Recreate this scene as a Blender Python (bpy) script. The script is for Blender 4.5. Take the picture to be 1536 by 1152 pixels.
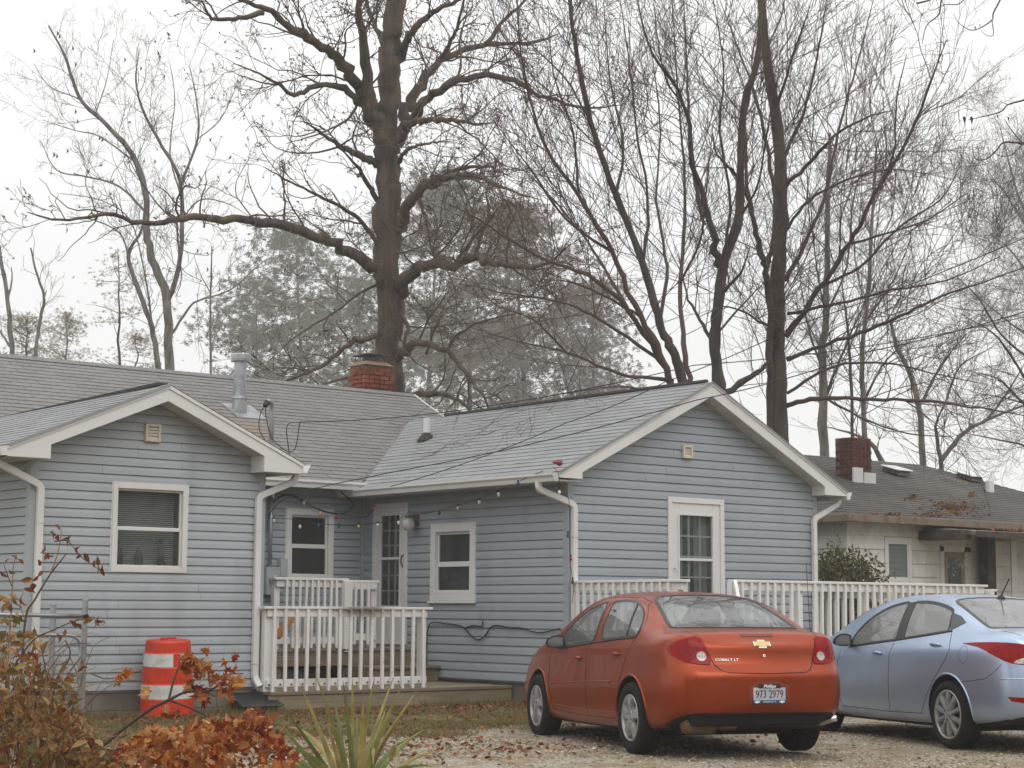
import bpy, bmesh, math, random
import numpy as np
from mathutils import Vector, Matrix, geometry
from mathutils.bvhtree import BVHTree

for o in list(bpy.data.objects): bpy.data.objects.remove(o)
SC = bpy.context.scene
COL = SC.collection
R = math.radians
rng = np.random.default_rng(7)
random.seed(7)

# ------------------------------------------------------------ camera, sky, sun, exposure
cam_data = bpy.data.cameras.new('camera')
cam = bpy.data.objects.new('camera', cam_data); COL.objects.link(cam)
YAW, PITCH, ROLL = 0.684468, 0.123383, 0.0057
fw = Vector((math.sin(YAW)*math.cos(PITCH), math.cos(YAW)*math.cos(PITCH), math.sin(PITCH)))
rt = Vector((math.cos(YAW), -math.sin(YAW), 0)); up = rt.cross(fw)
rt2 = rt*math.cos(ROLL)+up*math.sin(ROLL); up2 = -rt*math.sin(ROLL)+up*math.cos(ROLL)
CAM = Vector((0, 0, 1.3))
mw = Matrix((rt2, up2, -fw)).transposed().to_4x4(); mw.translation = CAM
cam.matrix_world = mw
cam_data.sensor_width = 36; cam_data.lens = 2714.97/1536*36
cam_data.clip_start = 0.1; cam_data.clip_end = 2000
SC.camera = cam
FPX = 2714.97
def at(px, py, depth):
    """point seen at photograph pixel px,py at this distance along the view axis"""
    return CAM + (rt2*((px-768)/FPX) + up2*((576-py)/FPX) + fw)*depth
def atY(px, py, Y):
    d = rt2*((px-768)/FPX) + up2*((576-py)/FPX) + fw
    return CAM + d*(Y/d.y)
def atZ(px, py, Z=0.0):
    d = rt2*((px-768)/FPX) + up2*((576-py)/FPX) + fw
    return CAM + d*((Z-CAM.z)/d.z)

world = bpy.data.worlds.new('World'); SC.world = world; world.use_nodes = True
wn, wl = world.node_tree.nodes, world.node_tree.links
wn.clear()
sky = wn.new('ShaderNodeTexSky'); sky.sky_type = 'NISHITA'; sky.sun_disc = False
SUN_EL, SUN_AZ = R(48), R(200)
sky.sun_elevation = SUN_EL; sky.sun_rotation = SUN_AZ
bgA = wn.new('ShaderNodeBackground'); bgA.inputs[1].default_value = 0.05
wl.new(sky.outputs[0], bgA.inputs[0])
# the overcast layer: an even pale cloud deck, a little brighter overhead
tc = wn.new('ShaderNodeTexCoord'); sx = wn.new('ShaderNodeSeparateXYZ'); wl.new(tc.outputs['Generated'], sx.inputs[0])
mr = wn.new('ShaderNodeMapRange'); wl.new(sx.outputs[2], mr.inputs[0])
mr.inputs[1].default_value = 0.18; mr.inputs[2].default_value = 1.0; mr.inputs[3].default_value = 0.87; mr.inputs[4].default_value = 1.42
nz = wn.new('ShaderNodeTexNoise'); nz.inputs['Scale'].default_value = 1.6; nz.inputs['Detail'].default_value = 2
wl.new(tc.outputs['Generated'], nz.inputs['Vector'])
mr2 = wn.new('ShaderNodeMapRange'); wl.new(nz.outputs[0], mr2.inputs[0]); mr2.inputs[3].default_value = 0.96; mr2.inputs[4].default_value = 1.04
mu = wn.new('ShaderNodeMath'); mu.operation = 'MULTIPLY'; wl.new(mr.outputs[0], mu.inputs[0]); wl.new(mr2.outputs[0], mu.inputs[1])
bgB = wn.new('ShaderNodeBackground'); bgB.inputs[0].default_value = (1.0, 1.0, 1.0, 1)
wl.new(mu.outputs[0], bgB.inputs[1])
mx = wn.new('ShaderNodeMixShader'); mx.inputs[0].default_value = 0.94
wl.new(bgA.outputs[0], mx.inputs[1]); wl.new(bgB.outputs[0], mx.inputs[2])
wo = wn.new('ShaderNodeOutputWorld'); wl.new(mx.outputs[0], wo.inputs[0])

sun_d = bpy.data.lights.new('sun', 'SUN'); sun_d.energy = 0.5; sun_d.angle = R(35); sun_d.color = (1, .97, .93)
sun = bpy.data.objects.new('sun', sun_d); COL.objects.link(sun)
# nishita rotation: clockwise from +Y seen from above
sd = Vector((math.sin(SUN_AZ)*math.cos(SUN_EL), math.cos(SUN_AZ)*math.cos(SUN_EL), math.sin(SUN_EL)))
sun.rotation_euler = sd.to_track_quat('Z', 'Y').to_euler()
SC.view_settings.view_transform = 'Standard'; SC.view_settings.look = 'None'
SC.view_settings.exposure = 0.30; SC.view_settings.gamma = 1; SC.view_settings.use_curve_mapping = False
SC.render.engine = 'CYCLES'
SC.cycles.max_bounces = 5; SC.cycles.diffuse_bounces = 2; SC.cycles.glossy_bounces = 3
SC.cycles.transmission_bounces = 4; SC.cycles.transparent_max_bounces = 8; SC.cycles.volume_bounces = 2
SC.cycles.use_denoising = True

# ------------------------------------------------------------ materials
MATS = {}
def lin(c):
    if isinstance(c, (int, float)): c = (c, c, c)
    return (*c, 1)
def mat(name, col, rough=.6, metal=0., noise=None, bump=None, island=0., coat=0., spec=.5, extra=None, coords='Object'):
    """noise: list of (scale, detail, colour2, lo, hi, stretch xyz); bump: (scale, strength, distance, stretch)"""
    if name in MATS: return MATS[name]
    m = bpy.data.materials.new(name); m.use_nodes = True
    n, l = m.node_tree.nodes, m.node_tree.links
    b = n['Principled BSDF']
    b.inputs['Roughness'].default_value = rough; b.inputs['Metallic'].default_value = metal
    b.inputs['Specular IOR Level'].default_value = spec
    if coat: b.inputs['Coat Weight'].default_value = coat; b.inputs['Coat Roughness'].default_value = .03
    t = n.new('ShaderNodeTexCoord')
    rgb = n.new('ShaderNodeRGB'); rgb.outputs[0].default_value = lin(col)
    cur = rgb.outputs[0]
    for it in (noise or []):
        sc, det, c2, lo, hi = it[:5]; st = it[5] if len(it) > 5 else (1, 1, 1)
        mp = n.new('ShaderNodeMapping'); mp.inputs['Scale'].default_value = st; l.new(t.outputs[coords], mp.inputs[0])
        x = n.new('ShaderNodeTexNoise'); x.inputs['Scale'].default_value = sc; x.inputs['Detail'].default_value = det
        l.new(mp.outputs[0], x.inputs['Vector'])
        r = n.new('ShaderNodeMapRange'); l.new(x.outputs[0], r.inputs[0])
        r.inputs[1].default_value = lo; r.inputs[2].default_value = hi
        k = n.new('ShaderNodeMix'); k.data_type = 'RGBA'; l.new(r.outputs[0], k.inputs[0])
        l.new(cur, k.inputs[6]); k.inputs[7].default_value = lin(c2); cur = k.outputs[2]
    if island:
        g = n.new('ShaderNodeNewGeometry'); oi = n.new('ShaderNodeObjectInfo')
        ad = n.new('ShaderNodeMath'); ad.operation = 'ADD'; l.new(g.outputs['Random Per Island'], ad.inputs[0]); l.new(oi.outputs['Random'], ad.inputs[1])
        fr = n.new('ShaderNodeMath'); fr.operation = 'FRACT'; l.new(ad.outputs[0], fr.inputs[0])
        r = n.new('ShaderNodeMapRange'); l.new(fr.outputs[0], r.inputs[0])
        r.inputs[3].default_value = 1-island; r.inputs[4].default_value = 1+island
        h = n.new('ShaderNodeHueSaturation'); l.new(r.outputs[0], h.inputs['Value']); l.new(cur, h.inputs['Color']); cur = h.outputs[0]
    l.new(cur, b.inputs['Base Color'])
    if bump:
        sc, stg, dist = bump[:3]; st = bump[3] if len(bump) > 3 else (1, 1, 1)
        mp = n.new('ShaderNodeMapping'); mp.inputs['Scale'].default_value = st; l.new(t.outputs[coords], mp.inputs[0])
        x = n.new('ShaderNodeTexNoise'); x.inputs['Scale'].default_value = sc; x.inputs['Detail'].default_value = 4
        l.new(mp.outputs[0], x.inputs['Vector'])
        bp = n.new('ShaderNodeBump'); bp.inputs['Strength'].default_value = stg; bp.inputs['Distance'].default_value = dist
        l.new(x.outputs[0], bp.inputs['Height']); l.new(bp.outputs[0], b.inputs['Normal'])
    if extra: extra(m, n, l, b)
    MATS[name] = m
    return m
def stain(center, radii, col, amount=.8):
    """a soft-edged stain of its own colour at one place on a surface"""
    def f(m, n, l, b):
        t = n.new('ShaderNodeTexCoord'); s = n.new('ShaderNodeVectorMath'); s.operation = 'SUBTRACT'; s.inputs[1].default_value = center; l.new(t.outputs['Object'], s.inputs[0])
        d = n.new('ShaderNodeVectorMath'); d.operation = 'DIVIDE'; d.inputs[1].default_value = radii; l.new(s.outputs[0], d.inputs[0])
        le = n.new('ShaderNodeVectorMath'); le.operation = 'LENGTH'; l.new(d.outputs[0], le.inputs[0])
        x = n.new('ShaderNodeTexNoise'); x.inputs['Scale'].default_value = 7; x.inputs['Detail'].default_value = 5; l.new(t.outputs['Object'], x.inputs['Vector'])
        a = n.new('ShaderNodeMath'); a.operation = 'MULTIPLY_ADD'; l.new(x.outputs[0], a.inputs[0]); a.inputs[1].default_value = 1.1; l.new(le.outputs['Value'], a.inputs[2])
        r = n.new('ShaderNodeMapRange'); l.new(a.outputs[0], r.inputs[0]); r.inputs[1].default_value = .75; r.inputs[2].default_value = 1.55; r.inputs[3].default_value = amount; r.inputs[4].default_value = 0
        k = n.new('ShaderNodeMix'); k.data_type = 'RGBA'; l.new(r.outputs[0], k.inputs[0]); src = b.inputs['Base Color'].links[0].from_socket
        l.new(src, k.inputs[6]); k.inputs[7].default_value = lin(col); l.new(k.outputs[2], b.inputs['Base Color'])
    return f
def ramp_mat(name, cols, rough=.7, trans=0., spec=.3):
    """a colour per leaf / pebble picked from a list"""
    m = bpy.data.materials.new(name); m.use_nodes = True
    n, l = m.node_tree.nodes, m.node_tree.links; b = n['Principled BSDF']
    b.inputs['Roughness'].default_value = rough; b.inputs['Specular IOR Level'].default_value = spec
    g = n.new('ShaderNodeNewGeometry'); r = n.new('ShaderNodeValToRGB'); r.color_ramp.interpolation = 'LINEAR'
    el = r.color_ramp.elements
    while len(el) > 1: el.remove(el[0])
    el[0].position = 0; el[0].color = lin(cols[0])
    for i, c in enumerate(cols[1:]): e = el.new((i+1)/(len(cols)-1)); e.color = lin(c)
    oi = n.new('ShaderNodeObjectInfo'); ad = n.new('ShaderNodeMath'); ad.operation = 'ADD'; l.new(g.outputs['Random Per Island'], ad.inputs[0]); l.new(oi.outputs['Random'], ad.inputs[1])
    fr = n.new('ShaderNodeMath'); fr.operation = 'FRACT'; l.new(ad.outputs[0], fr.inputs[0]); l.new(fr.outputs[0], r.inputs[0])
    t = n.new('ShaderNodeTexCoord'); x = n.new('ShaderNodeTexNoise'); x.inputs['Scale'].default_value = 9; x.inputs['Detail'].default_value = 3
    l.new(t.outputs['Object'], x.inputs['Vector'])
    h = n.new('ShaderNodeHueSaturation'); mr = n.new('ShaderNodeMapRange'); l.new(x.outputs[0], mr.inputs[0]); mr.inputs[1].default_value=.3; mr.inputs[2].default_value=.7; mr.inputs[3].default_value = .7; mr.inputs[4].default_value = 1.25
    l.new(mr.outputs[0], h.inputs['Value']); l.new(r.outputs[0], h.inputs['Color']); l.new(h.outputs[0], b.inputs['Base Color'])
    if trans:
        tr = n.new('ShaderNodeBsdfTranslucent'); l.new(h.outputs[0], tr.inputs[0]); ms = n.new('ShaderNodeMixShader'); ms.inputs[0].default_value = trans
        out = n['Material Output']; l.new(b.outputs[0], ms.inputs[1]); l.new(tr.outputs[0], ms.inputs[2]); l.new(ms.outputs[0], out.inputs[0])
    MATS[name] = m
    return m
def glass_mat(name, tint=(.8, .85, .85), see=.85, ior=1.5, rough=.01, dust_sheen=.25):
    """thin pane: mostly see-through, mirror reflection by fresnel"""
    m = bpy.data.materials.new(name); m.use_nodes = True
    n, l = m.node_tree.nodes, m.node_tree.links; n.clear()
    out = n.new('ShaderNodeOutputMaterial'); tr = n.new('ShaderNodeBsdfTransparent'); tr.inputs[0].default_value = lin(tint)
    df = n.new('ShaderNodeBsdfDiffuse'); df.inputs[0].default_value = lin((dust_sheen, dust_sheen*1.03, dust_sheen*1.03))  # pale diffuse share: dust, and on the cars painted sky reflection
    gl = n.new('ShaderNodeBsdfGlossy'); gl.inputs['Roughness'].default_value = rough
    fr = n.new('ShaderNodeFresnel'); fr.inputs[0].default_value = ior
    ge = n.new('ShaderNodeNewGeometry'); iv = n.new('ShaderNodeMath'); iv.operation = 'SUBTRACT'; iv.inputs[0].default_value = 1; l.new(ge.outputs['Backfacing'], iv.inputs[1])
    fm = n.new('ShaderNodeMath'); fm.operation = 'MULTIPLY'; l.new(fr.outputs[0], fm.inputs[0]); l.new(iv.outputs[0], fm.inputs[1])
    m1 = n.new('ShaderNodeMixShader'); m1.inputs[0].default_value = see; l.new(df.outputs[0], m1.inputs[1]); l.new(tr.outputs[0], m1.inputs[2])
    m2 = n.new('ShaderNodeMixShader'); l.new(fm.outputs[0], m2.inputs[0]); l.new(m1.outputs[0], m2.inputs[1]); l.new(gl.outputs[0], m2.inputs[2])
    l.new(m2.outputs[0], out.inputs[0]); MATS[name] = m
    return m

# ------------------------------------------------------------ object helpers
def tag(o, label=None, cat=None, group=None, kind=None):
    if label: o['label'] = label
    if cat: o['category'] = cat
    if group: o['group'] = group
    if kind: o['kind'] = kind
    return o
def thing(name, label, cat, loc=(0, 0, 0), group=None, rz=0):
    o = bpy.data.objects.new(name, None); COL.objects.link(o); o.location = loc; o.rotation_euler.z = rz
    o.empty_display_size = .3
    return tag(o, label, cat, group)
def link_mesh(name, me, parent=None, kind=None, label=None):
    o = bpy.data.objects.new(name, me); COL.objects.link(o)
    if parent is not None:
        o.parent = parent
        if parent.parent is None and parent.type == 'EMPTY' and not parent.get('local'):
            o.matrix_parent_inverse = Matrix.Translation(-Vector(parent.location))
    if kind: o['kind'] = kind
    if label: o['label'] = label
    return o
class MB:
    """collects simple shapes for ONE mesh object; xf maps its own frame into the place"""
    def __init__(s, xf=None): s.v = []; s.f = []; s.m = []; s.xf = xf; s.mi = 0
    def add(s, vs, fs, mi=None):
        b = len(s.v); s.v += [s.xf(*p) if s.xf else tuple(p) for p in vs]
        s.f += [tuple(b+i for i in f) for f in fs]; s.m += [s.mi if mi is None else mi]*len(fs)
        return s
    def box(s, x0, x1, y0, y1, z0, z1, mi=None):
        return s.add([(x0,y0,z0),(x1,y0,z0),(x1,y1,z0),(x0,y1,z0),(x0,y0,z1),(x1,y0,z1),(x1,y1,z1),(x0,y1,z1)],
                     [(0,3,2,1),(4,5,6,7),(0,1,5,4),(1,2,6,5),(2,3,7,6),(3,0,4,7)], mi)
    def hexa(s, p, mi=None):
        return s.add(p, [(0,3,2,1),(4,5,6,7),(0,1,5,4),(1,2,6,5),(2,3,7,6),(3,0,4,7)], mi)
    def prism(s, poly, off, mi=None):
        n = len(poly); q = [tuple(a+b for a, b in zip(p, off)) for p in poly]
        return s.add(list(poly)+q, [tuple(range(n-1, -1, -1)), tuple(range(n, 2*n))]+[(i, (i+1) % n, n+(i+1) % n, n+i) for i in range(n)], mi)
    def beam(s, a, b, w, h, upv=(0, 0, 1), mi=None):
        a, b, upv = Vector(a), Vector(b), Vector(upv); d = (b-a).normalized(); x = d.cross(upv).normalized(); y = x.cross(d)
        P = []
        for c in (a, b):
            for i, j in ((-1,-1),(1,-1),(1,1),(-1,1)): P.append(tuple(c+x*(i*w/2)+y*(j*h/2)))
        return s.add(P, [(0,3,2,1),(4,5,6,7),(0,1,5,4),(1,2,6,5),(2,3,7,6),(3,0,4,7)], mi)
    def tube(s, pts, r, n=8, cap=True, mi=None, sx=1.):
        pts = [Vector(p) for p in pts]; rs = r if hasattr(r, '__len__') else [r]*len(pts)
        V, F = [], []; u = None
        for i, p in enumerate(pts):
            d = (pts[min(i+1, len(pts)-1)]-pts[max(i-1, 0)]).normalized()
            if u is None:
                u = d.cross(Vector((0, 0, 1)))
                if u.length < .1: u = Vector((1, 0, 0))
                u.normalize()
            u = (u-d*u.dot(d)).normalized(); w = d.cross(u)
            for k in range(n):
                t = 2*math.pi*k/n; V.append(tuple(p+u*math.cos(t)*rs[i]*sx+w*math.sin(t)*rs[i]))
        for i in range(len(pts)-1):
            for k in range(n): a = i*n+k; b = i*n+(k+1) % n; F.append((a, b, b+n, a+n))
        if cap: F += [tuple(range(n-1, -1, -1)), tuple(range(len(V)-n, len(V)))]
        return s.add(V, F, mi)
    def lathe(s, prof, c=(0, 0, 0), n=20, axis='z', mi=None, cap=True):
        V, F = [], []
        for r, h in prof:
            for k in range(n):
                t = 2*math.pi*k/n; a, b = r*math.cos(t), r*math.sin(t)
                p = {'z': (a, b, h), 'x': (h, a, b), 'y': (b, h, a)}[axis]
                V.append((c[0]+p[0], c[1]+p[1], c[2]+p[2]))
        for i in range(len(prof)-1):
            for k in range(n): a = i*n+k; b = i*n+(k+1) % n; F.append((a, b, b+n, a+n))
        if cap: F += [tuple(range(n-1, -1, -1)), tuple(range(len(V)-n, len(V)))]
        return s.add(V, F, mi)
    def build(s, name, mats, parent=None, kind=None, label=None, smooth=False, bevel=0.):
        me = bpy.data.meshes.new(name); me.from_pydata(s.v, [], s.f)
        for m in (mats if isinstance(mats, (list, tuple)) else [mats]): me.materials.append(m)
        if any(s.m): me.polygons.foreach_set('material_index', s.m)
        if smooth: me.polygons.foreach_set('use_smooth', [True]*len(me.polygons))
        me.update()
        o = link_mesh(name, me, parent, kind, label)
        if bevel:
            bv = o.modifiers.new('b', 'BEVEL'); bv.width = bevel; bv.segments = 1; bv.limit_method = 'ANGLE'
        return o
def np_mesh(name, V, F, mats, parent=None, kind=None, label=None, mi=None, smooth=False):
    """V (n,3), F (m,k) arrays straight into one mesh"""
    me = bpy.data.meshes.new(name); V = np.asarray(V, np.float32); F = np.asarray(F, np.int32); k = F.shape[1]
    me.vertices.add(len(V)); me.vertices.foreach_set('co', V.ravel())
    me.loops.add(F.size); me.loops.foreach_set('vertex_index', F.ravel())
    me.polygons.add(len(F)); me.polygons.foreach_set('loop_start', np.arange(0, F.size, k, dtype=np.int32))
    me.polygons.foreach_set('loop_total', np.full(len(F), k, np.int32))
    for m in (mats if isinstance(mats, (list, tuple)) else [mats]): me.materials.append(m)
    if mi is not None: me.polygons.foreach_set('material_index', np.asarray(mi, np.int32))
    me.polygons.foreach_set('use_smooth', np.full(len(F), smooth, bool))
    me.update(calc_edges=True)
    return link_mesh(name, me, parent, kind, label)

white = mat('white_paint', (.72, .71, .69), .55, noise=[(3, 4, (.60, .58, .55), .55, .8), (30, 3, (.5, .48, .45), .68, .8)], bump=(60, .08, .002))
trim = mat('white_vinyl_trim', (.70, .69, .665), .45, noise=[(1.5, 3, (.60, .585, .56), .5, .8)])
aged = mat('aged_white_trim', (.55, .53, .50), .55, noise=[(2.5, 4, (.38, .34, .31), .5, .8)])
def siding_mat(name, c, c2):
    return mat(name, c, .5, noise=[(.8, 3, c2, .35, .75), (22, 5, tuple(x*.86 for x in c), .5, .85, (.3, .3, 3)), (2.2, 5, tuple(x*.84 for x in c2), .55, .8, (1, 1, .35))], bump=(90, .12, .002, (.1, .1, 1)), island=.025)
side_blue = siding_mat('blue_grey_siding', (.335, .372, .402), (.30, .332, .356))
side_pale = siding_mat('pale_blue_grey_siding', (.395, .423, .446), (.35, .375, .395))
dark_gap = mat('dark_gap', .02, .9)
grey_metal = mat('galvanised_metal', (.42, .43, .44), .42, metal=.75, noise=[(6, 3, (.28, .28, .28), .45, .75)])
grey_box = mat('grey_enclosure_paint', (.40, .41, .42), .5, noise=[(5, 3, (.3, .3, .3), .5, .8)])
black_plastic = mat('black_plastic', (.018, .018, .02), .45)
black_rubber = mat('black_cable', (.02, .02, .02), .6)
# ============================================================ THE BLUE HOUSE
YR, YL, XR, YM = 17.476, 18.85, 15.20, 22.07      # right gable wall, left gable wall, long side wall, back wall
XL0, XL1 = 8.53, 11.515                             # left wing corners
XR1 = 19.92
house = thing('house', 'pale blue one storey house with vinyl siding, two front gables and grey shingle roofs', 'house', (XR, YR, .05))

def wall_frame(kind, c):
    if kind == 'front': return lambda u, d, z: (u, c-d, z)       # faces -Y
    return lambda u, d, z: (c-d, u, z)                           # faces -X
jr = random.Random(5)
def siding_wall(kind, c, ulo, uhi, z0, z1, e, m, openings=(), name='wall', ul=None, uh=None):
    """backing sheet + one clapboard object per course and per piece between openings"""
    xf = wall_frame(kind, c)
    ul = ul or (lambda z: ulo); uh = uh or (lambda z: uhi)
    wb = MB(xf); n = 14
    zc = [z0-.02]+sorted({z for o in openings for z in o[2:4]}|{z1})
    # backing, cut round the openings, in level bands
    for a, b in zip(zc[:-1], zc[1:]):
        cuts = sorted([o[:2] for o in openings if o[2] < b-1e-4 and o[3] > a+1e-4])
        k = max(1, int((b-a)/.25)) if ul is not None else 1
        for i in range(k):
            za, zb = a+(b-a)*i/k, a+(b-a)*(i+1)/k
            l0, l1, h0, h1 = ul(za), ul(zb), uh(za), uh(zb)
            edges = [(l0, l1)]
            for q in cuts: edges += [(q[0], q[0]), (q[1], q[1])]
            edges += [(h0, h1)]
            for (a0, a1), (b0, b1) in zip(edges[::2], edges[1::2]):
                if min(b0-a0, b1-a1) <= -.001: continue
                wb.hexa([(a0, -.05, za), (b0, -.05, za), (b0, -.014, za), (a0, -.014, za), (a1, -.05, zb), (b1, -.05, zb), (b1, -.014, zb), (a1, -.014, zb)])
    wall = wb.build(name, m, house)
    prof = lambda t: .021-.005*t/.6 if t <= .6 else .016-.012*((t-.6)/.4)
    z = z0; i = 0
    while z < z1-.01:
        cuts = sorted([o for o in openings if o[2] < z+e-1e-4 and o[3] > z+1e-4])
        segs = []                                    # (ua, ub, za, zb)
        if not cuts: segs.append((None, None, z, z+e))
        else:
            e0 = None
            for o in cuts:
                segs.append((e0, o[0], z, z+e))
                if o[2] > z+.012: segs.append((o[0], o[1], z, o[2]))
                if o[3] < z+e-.012: segs.append((o[0], o[1], o[3], z+e))
                e0 = o[1]
            segs.append((e0, None, z, z+e))
        sp = []
        for q in segs:                                # butt joints in long courses
            a_, b_ = (ul(z) if q[0] is None else q[0]), (uh(z) if q[1] is None else q[1])
            if b_-a_ > 2.6 and jr.random() < .75:
                c_ = a_+(b_-a_)*jr.uniform(.25, .75); sp += [(q[0], c_-.0015, q[2], q[3]), (c_+.0015, q[1], q[2], q[3])]
            else: sp.append(q)
        for ua, ub, za, zb in sp:
            jj = jr.uniform(-.0012, .0012)
            zb = min(zb, z1); za = za+.007 if za == z else za
            zs = [za]+([z+.58*e] if za < z+.58*e < zb else [])+[zb]
            P = []
            for zz in zs:
                t = (zz-z)/e; a = ul(zz) if ua is None else ua; b = uh(zz) if ub is None else ub
                P.append((a, b, prof(t)+jj, zz))
            if P[0][1]-P[0][0] < .02: continue
            if P[-1][1] < P[-1][0]: P[-1] = (sum(P[-1][:2])/2,)*2+P[-1][2:]
            V = []; F = []
            for a, b, d, zz in P: V += [(a, -.013, zz), (b, -.013, zz), (b, d, zz), (a, d, zz)]
            for k in range(len(P)-1):
                q = 4*k; F += [(q+3, q+2, q+6, q+7), (q, q+3, q+7, q+4), (q+1, q+5, q+6, q+2)]
            F += [(0, 1, 2, 3), tuple(4*(len(P)-1)+j for j in (3, 2, 1, 0))]
            b_ = MB(xf).add(V, F)
            b_.build('siding_board', m, wall)
        z += e; i += 1
    return wall

pane_glass = glass_mat('window_glass', (.80, .83, .82), .9, 1.55)
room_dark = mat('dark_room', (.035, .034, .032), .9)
blind_m = mat('beige_blind_slats', (.70, .65, .60), .6)
curtain_m = mat('white_curtain', (.5, .5, .49), .8, noise=[(14, 2, (.3, .3, .3), .4, .6, (1, 1, .05))])
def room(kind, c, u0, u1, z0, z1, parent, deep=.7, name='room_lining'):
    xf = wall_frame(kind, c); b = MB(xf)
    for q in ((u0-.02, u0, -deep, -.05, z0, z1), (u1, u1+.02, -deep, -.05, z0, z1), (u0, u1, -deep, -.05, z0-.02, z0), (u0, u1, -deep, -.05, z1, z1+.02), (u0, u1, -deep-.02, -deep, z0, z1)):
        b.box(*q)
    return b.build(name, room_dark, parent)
def frame_rect(b, u0, u1, z0, z1, w, d0, d1, wb=None):
    wb = w if wb is None else wb
    b.box(u0, u0+w, d0, d1, z0, z1); b.box(u1-w, u1, d0, d1, z0, z1)
    b.box(u0+w, u1-w, d0, d1, z1-w, z1); b.box(u0+w, u1-w, d0, d1, z0, z0+wb)
def hung_window(kind, c, u0, u1, z0, z1, casing=.085, rail=None, sill=True, sash=.04, label=None, frame_m=None):
    xf = wall_frame(kind, c); fm = frame_m or trim
    w = MB(xf); frame_rect(w, u0, u1, z0, z1, casing, -.05, .03)
    w.box(u0-.014, u0, -.004, .022, z0, z1+.014); w.box(u1, u1+.014, -.004, .022, z0, z1+.014); w.box(u0, u1, -.004, .022, z1, z1+.014)
    win = w.build('window', fm, house, label=label, bevel=.004)
    if sill:
        MB(xf).box(u0-.03, u1+.03, -.004, .055, z0-.035, z0-.002).build('sill', fm, win, bevel=.004)
    a0, a1, b0, b1 = u0+casing, u1-casing, z0+casing, z1-casing
    zm = rail or (b0+b1)/2
    s = MB(xf); frame_rect(s, a0+.001, a1-.001, zm+.001, b1-.001, sash, -.045, -.012); s.build('upper_sash', fm, win, bevel=.003)
    s = MB(xf); frame_rect(s, a0+.001, a1-.001, b0+.001, zm, sash, -.03, .006); s.build('lower_sash', fm, win, bevel=.003)
    MB(xf).box(a0+sash, a1-sash, -.03, -.026, zm+sash, b1-sash).build('pane', pane_glass, win)
    MB(xf).box(a0+sash, a1-sash, -.014, -.010, b0+sash, zm-sash).build('pane', pane_glass, win)
    room(kind, c, a0-.01, a1+.01, b0-.01, b1+.01, win)
    return win, (a0, a1, b0, b1)

SZ = .352
# -- left gable wall
apexL, apexR = 10.02, 17.55
rakeL = lambda X: 3.70-.43*abs(X-apexL)
rakeR = lambda X: 4.25-.51*abs(X-apexR)
def glims(x0, x1, ap, top, s, zeave):
    lo = lambda z: x0 if z < zeave else min(ap, ap-(top-z)/s)
    hi = lambda z: x1 if z < zeave else max(ap, ap+(top-z)/s)
    return (lambda z: max(x0, lo(z)) if z < top else ap), (lambda z: min(x1, hi(z)) if z < top else ap)
a, b = glims(XL0+.075, XL1-.075, apexL, 3.72, .43, 3.02)
WL = (9.515, 10.475, 1.685, 2.70)
siding_wall('front', YL, XL0+.075, XL1-.075, SZ, 3.72, .1016, side_pale, [WL], 'wall', a, b)
siding_wall('side', XL0, YL+.075, YM+.4, SZ, 3.0, .1016, side_pale, [], 'wall')
# -- back wall and its window
WB = (13.86, 14.66, 1.66, 2.70)
siding_wall('front', YM, XL1+.02, XR-.03, SZ, 3.05, .1016, side_blue, [WB], 'wall')
# -- side wall of the right wing: window and storm door
WS = (19.375, 20.375, 1.40, 2.455)
DS = (20.93, 21.79, .78, 2.80)
siding_wall('side', XR, YR+.075, YM-.03, SZ, 2.98, .1143, side_blue, [WS, DS], 'wall')
# -- right gable wall
a, b = glims(XR+.075, XR1-.075, apexR, 4.25, .51, 3.02)
DR = (16.95, 18.02, .75, 2.80)
siding_wall('front', YR, XR+.075, XR1-.075, SZ, 4.24, .1143, side_blue, [DR], 'wall', a, b)
# hidden closing walls so that the wings are solid from the side
MB().box(XL1-.05, XL1-.005, YL+.06, YM, SZ, 3.0).build('wall', side_pale, house)
MB().box(XR1-.05, XR1-.005, YR+.06, YM+5, SZ, 3.0).build('wall', side_blue, house)
# corner trims
def corner(x, y, sx, sy, z1, m=side_pale):
    b = MB(); b.box(min(x, x+sx*.076), max(x, x+sx*.076), y-.018, y-.001, SZ-.01, z1)
    b.box(x-.018*1, x-.001, y-.018, y+.076, SZ-.01, z1) if sx > 0 else b.box(x+.001, x+.018, y-.018, y+.076, SZ-.01, z1)
    b.build('corner_trim', m, house)
corner(XL0, YL, 1, 1, 2.93); corner(XL1, YL, -1, 1, 2.93)
corner(XR, YR, 1, 1, 2.93, side_blue); corner(XR1, YR, -1, 1, 2.95, side_blue)
MB().box(XR-.06, XR-.001, YM-.06, YM-.001, SZ, 3.0).build('corner_trim', side_blue, house)
MB().box(XR-.01, XR+.04, YM-.3, YM+.3, SZ, 3.0).build('wall', side_blue, house)
MB().box(14.75, XR+.2, YM+.052, YM+.1, SZ-.05, 3.1).build('wall', side_blue, house)
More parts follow.
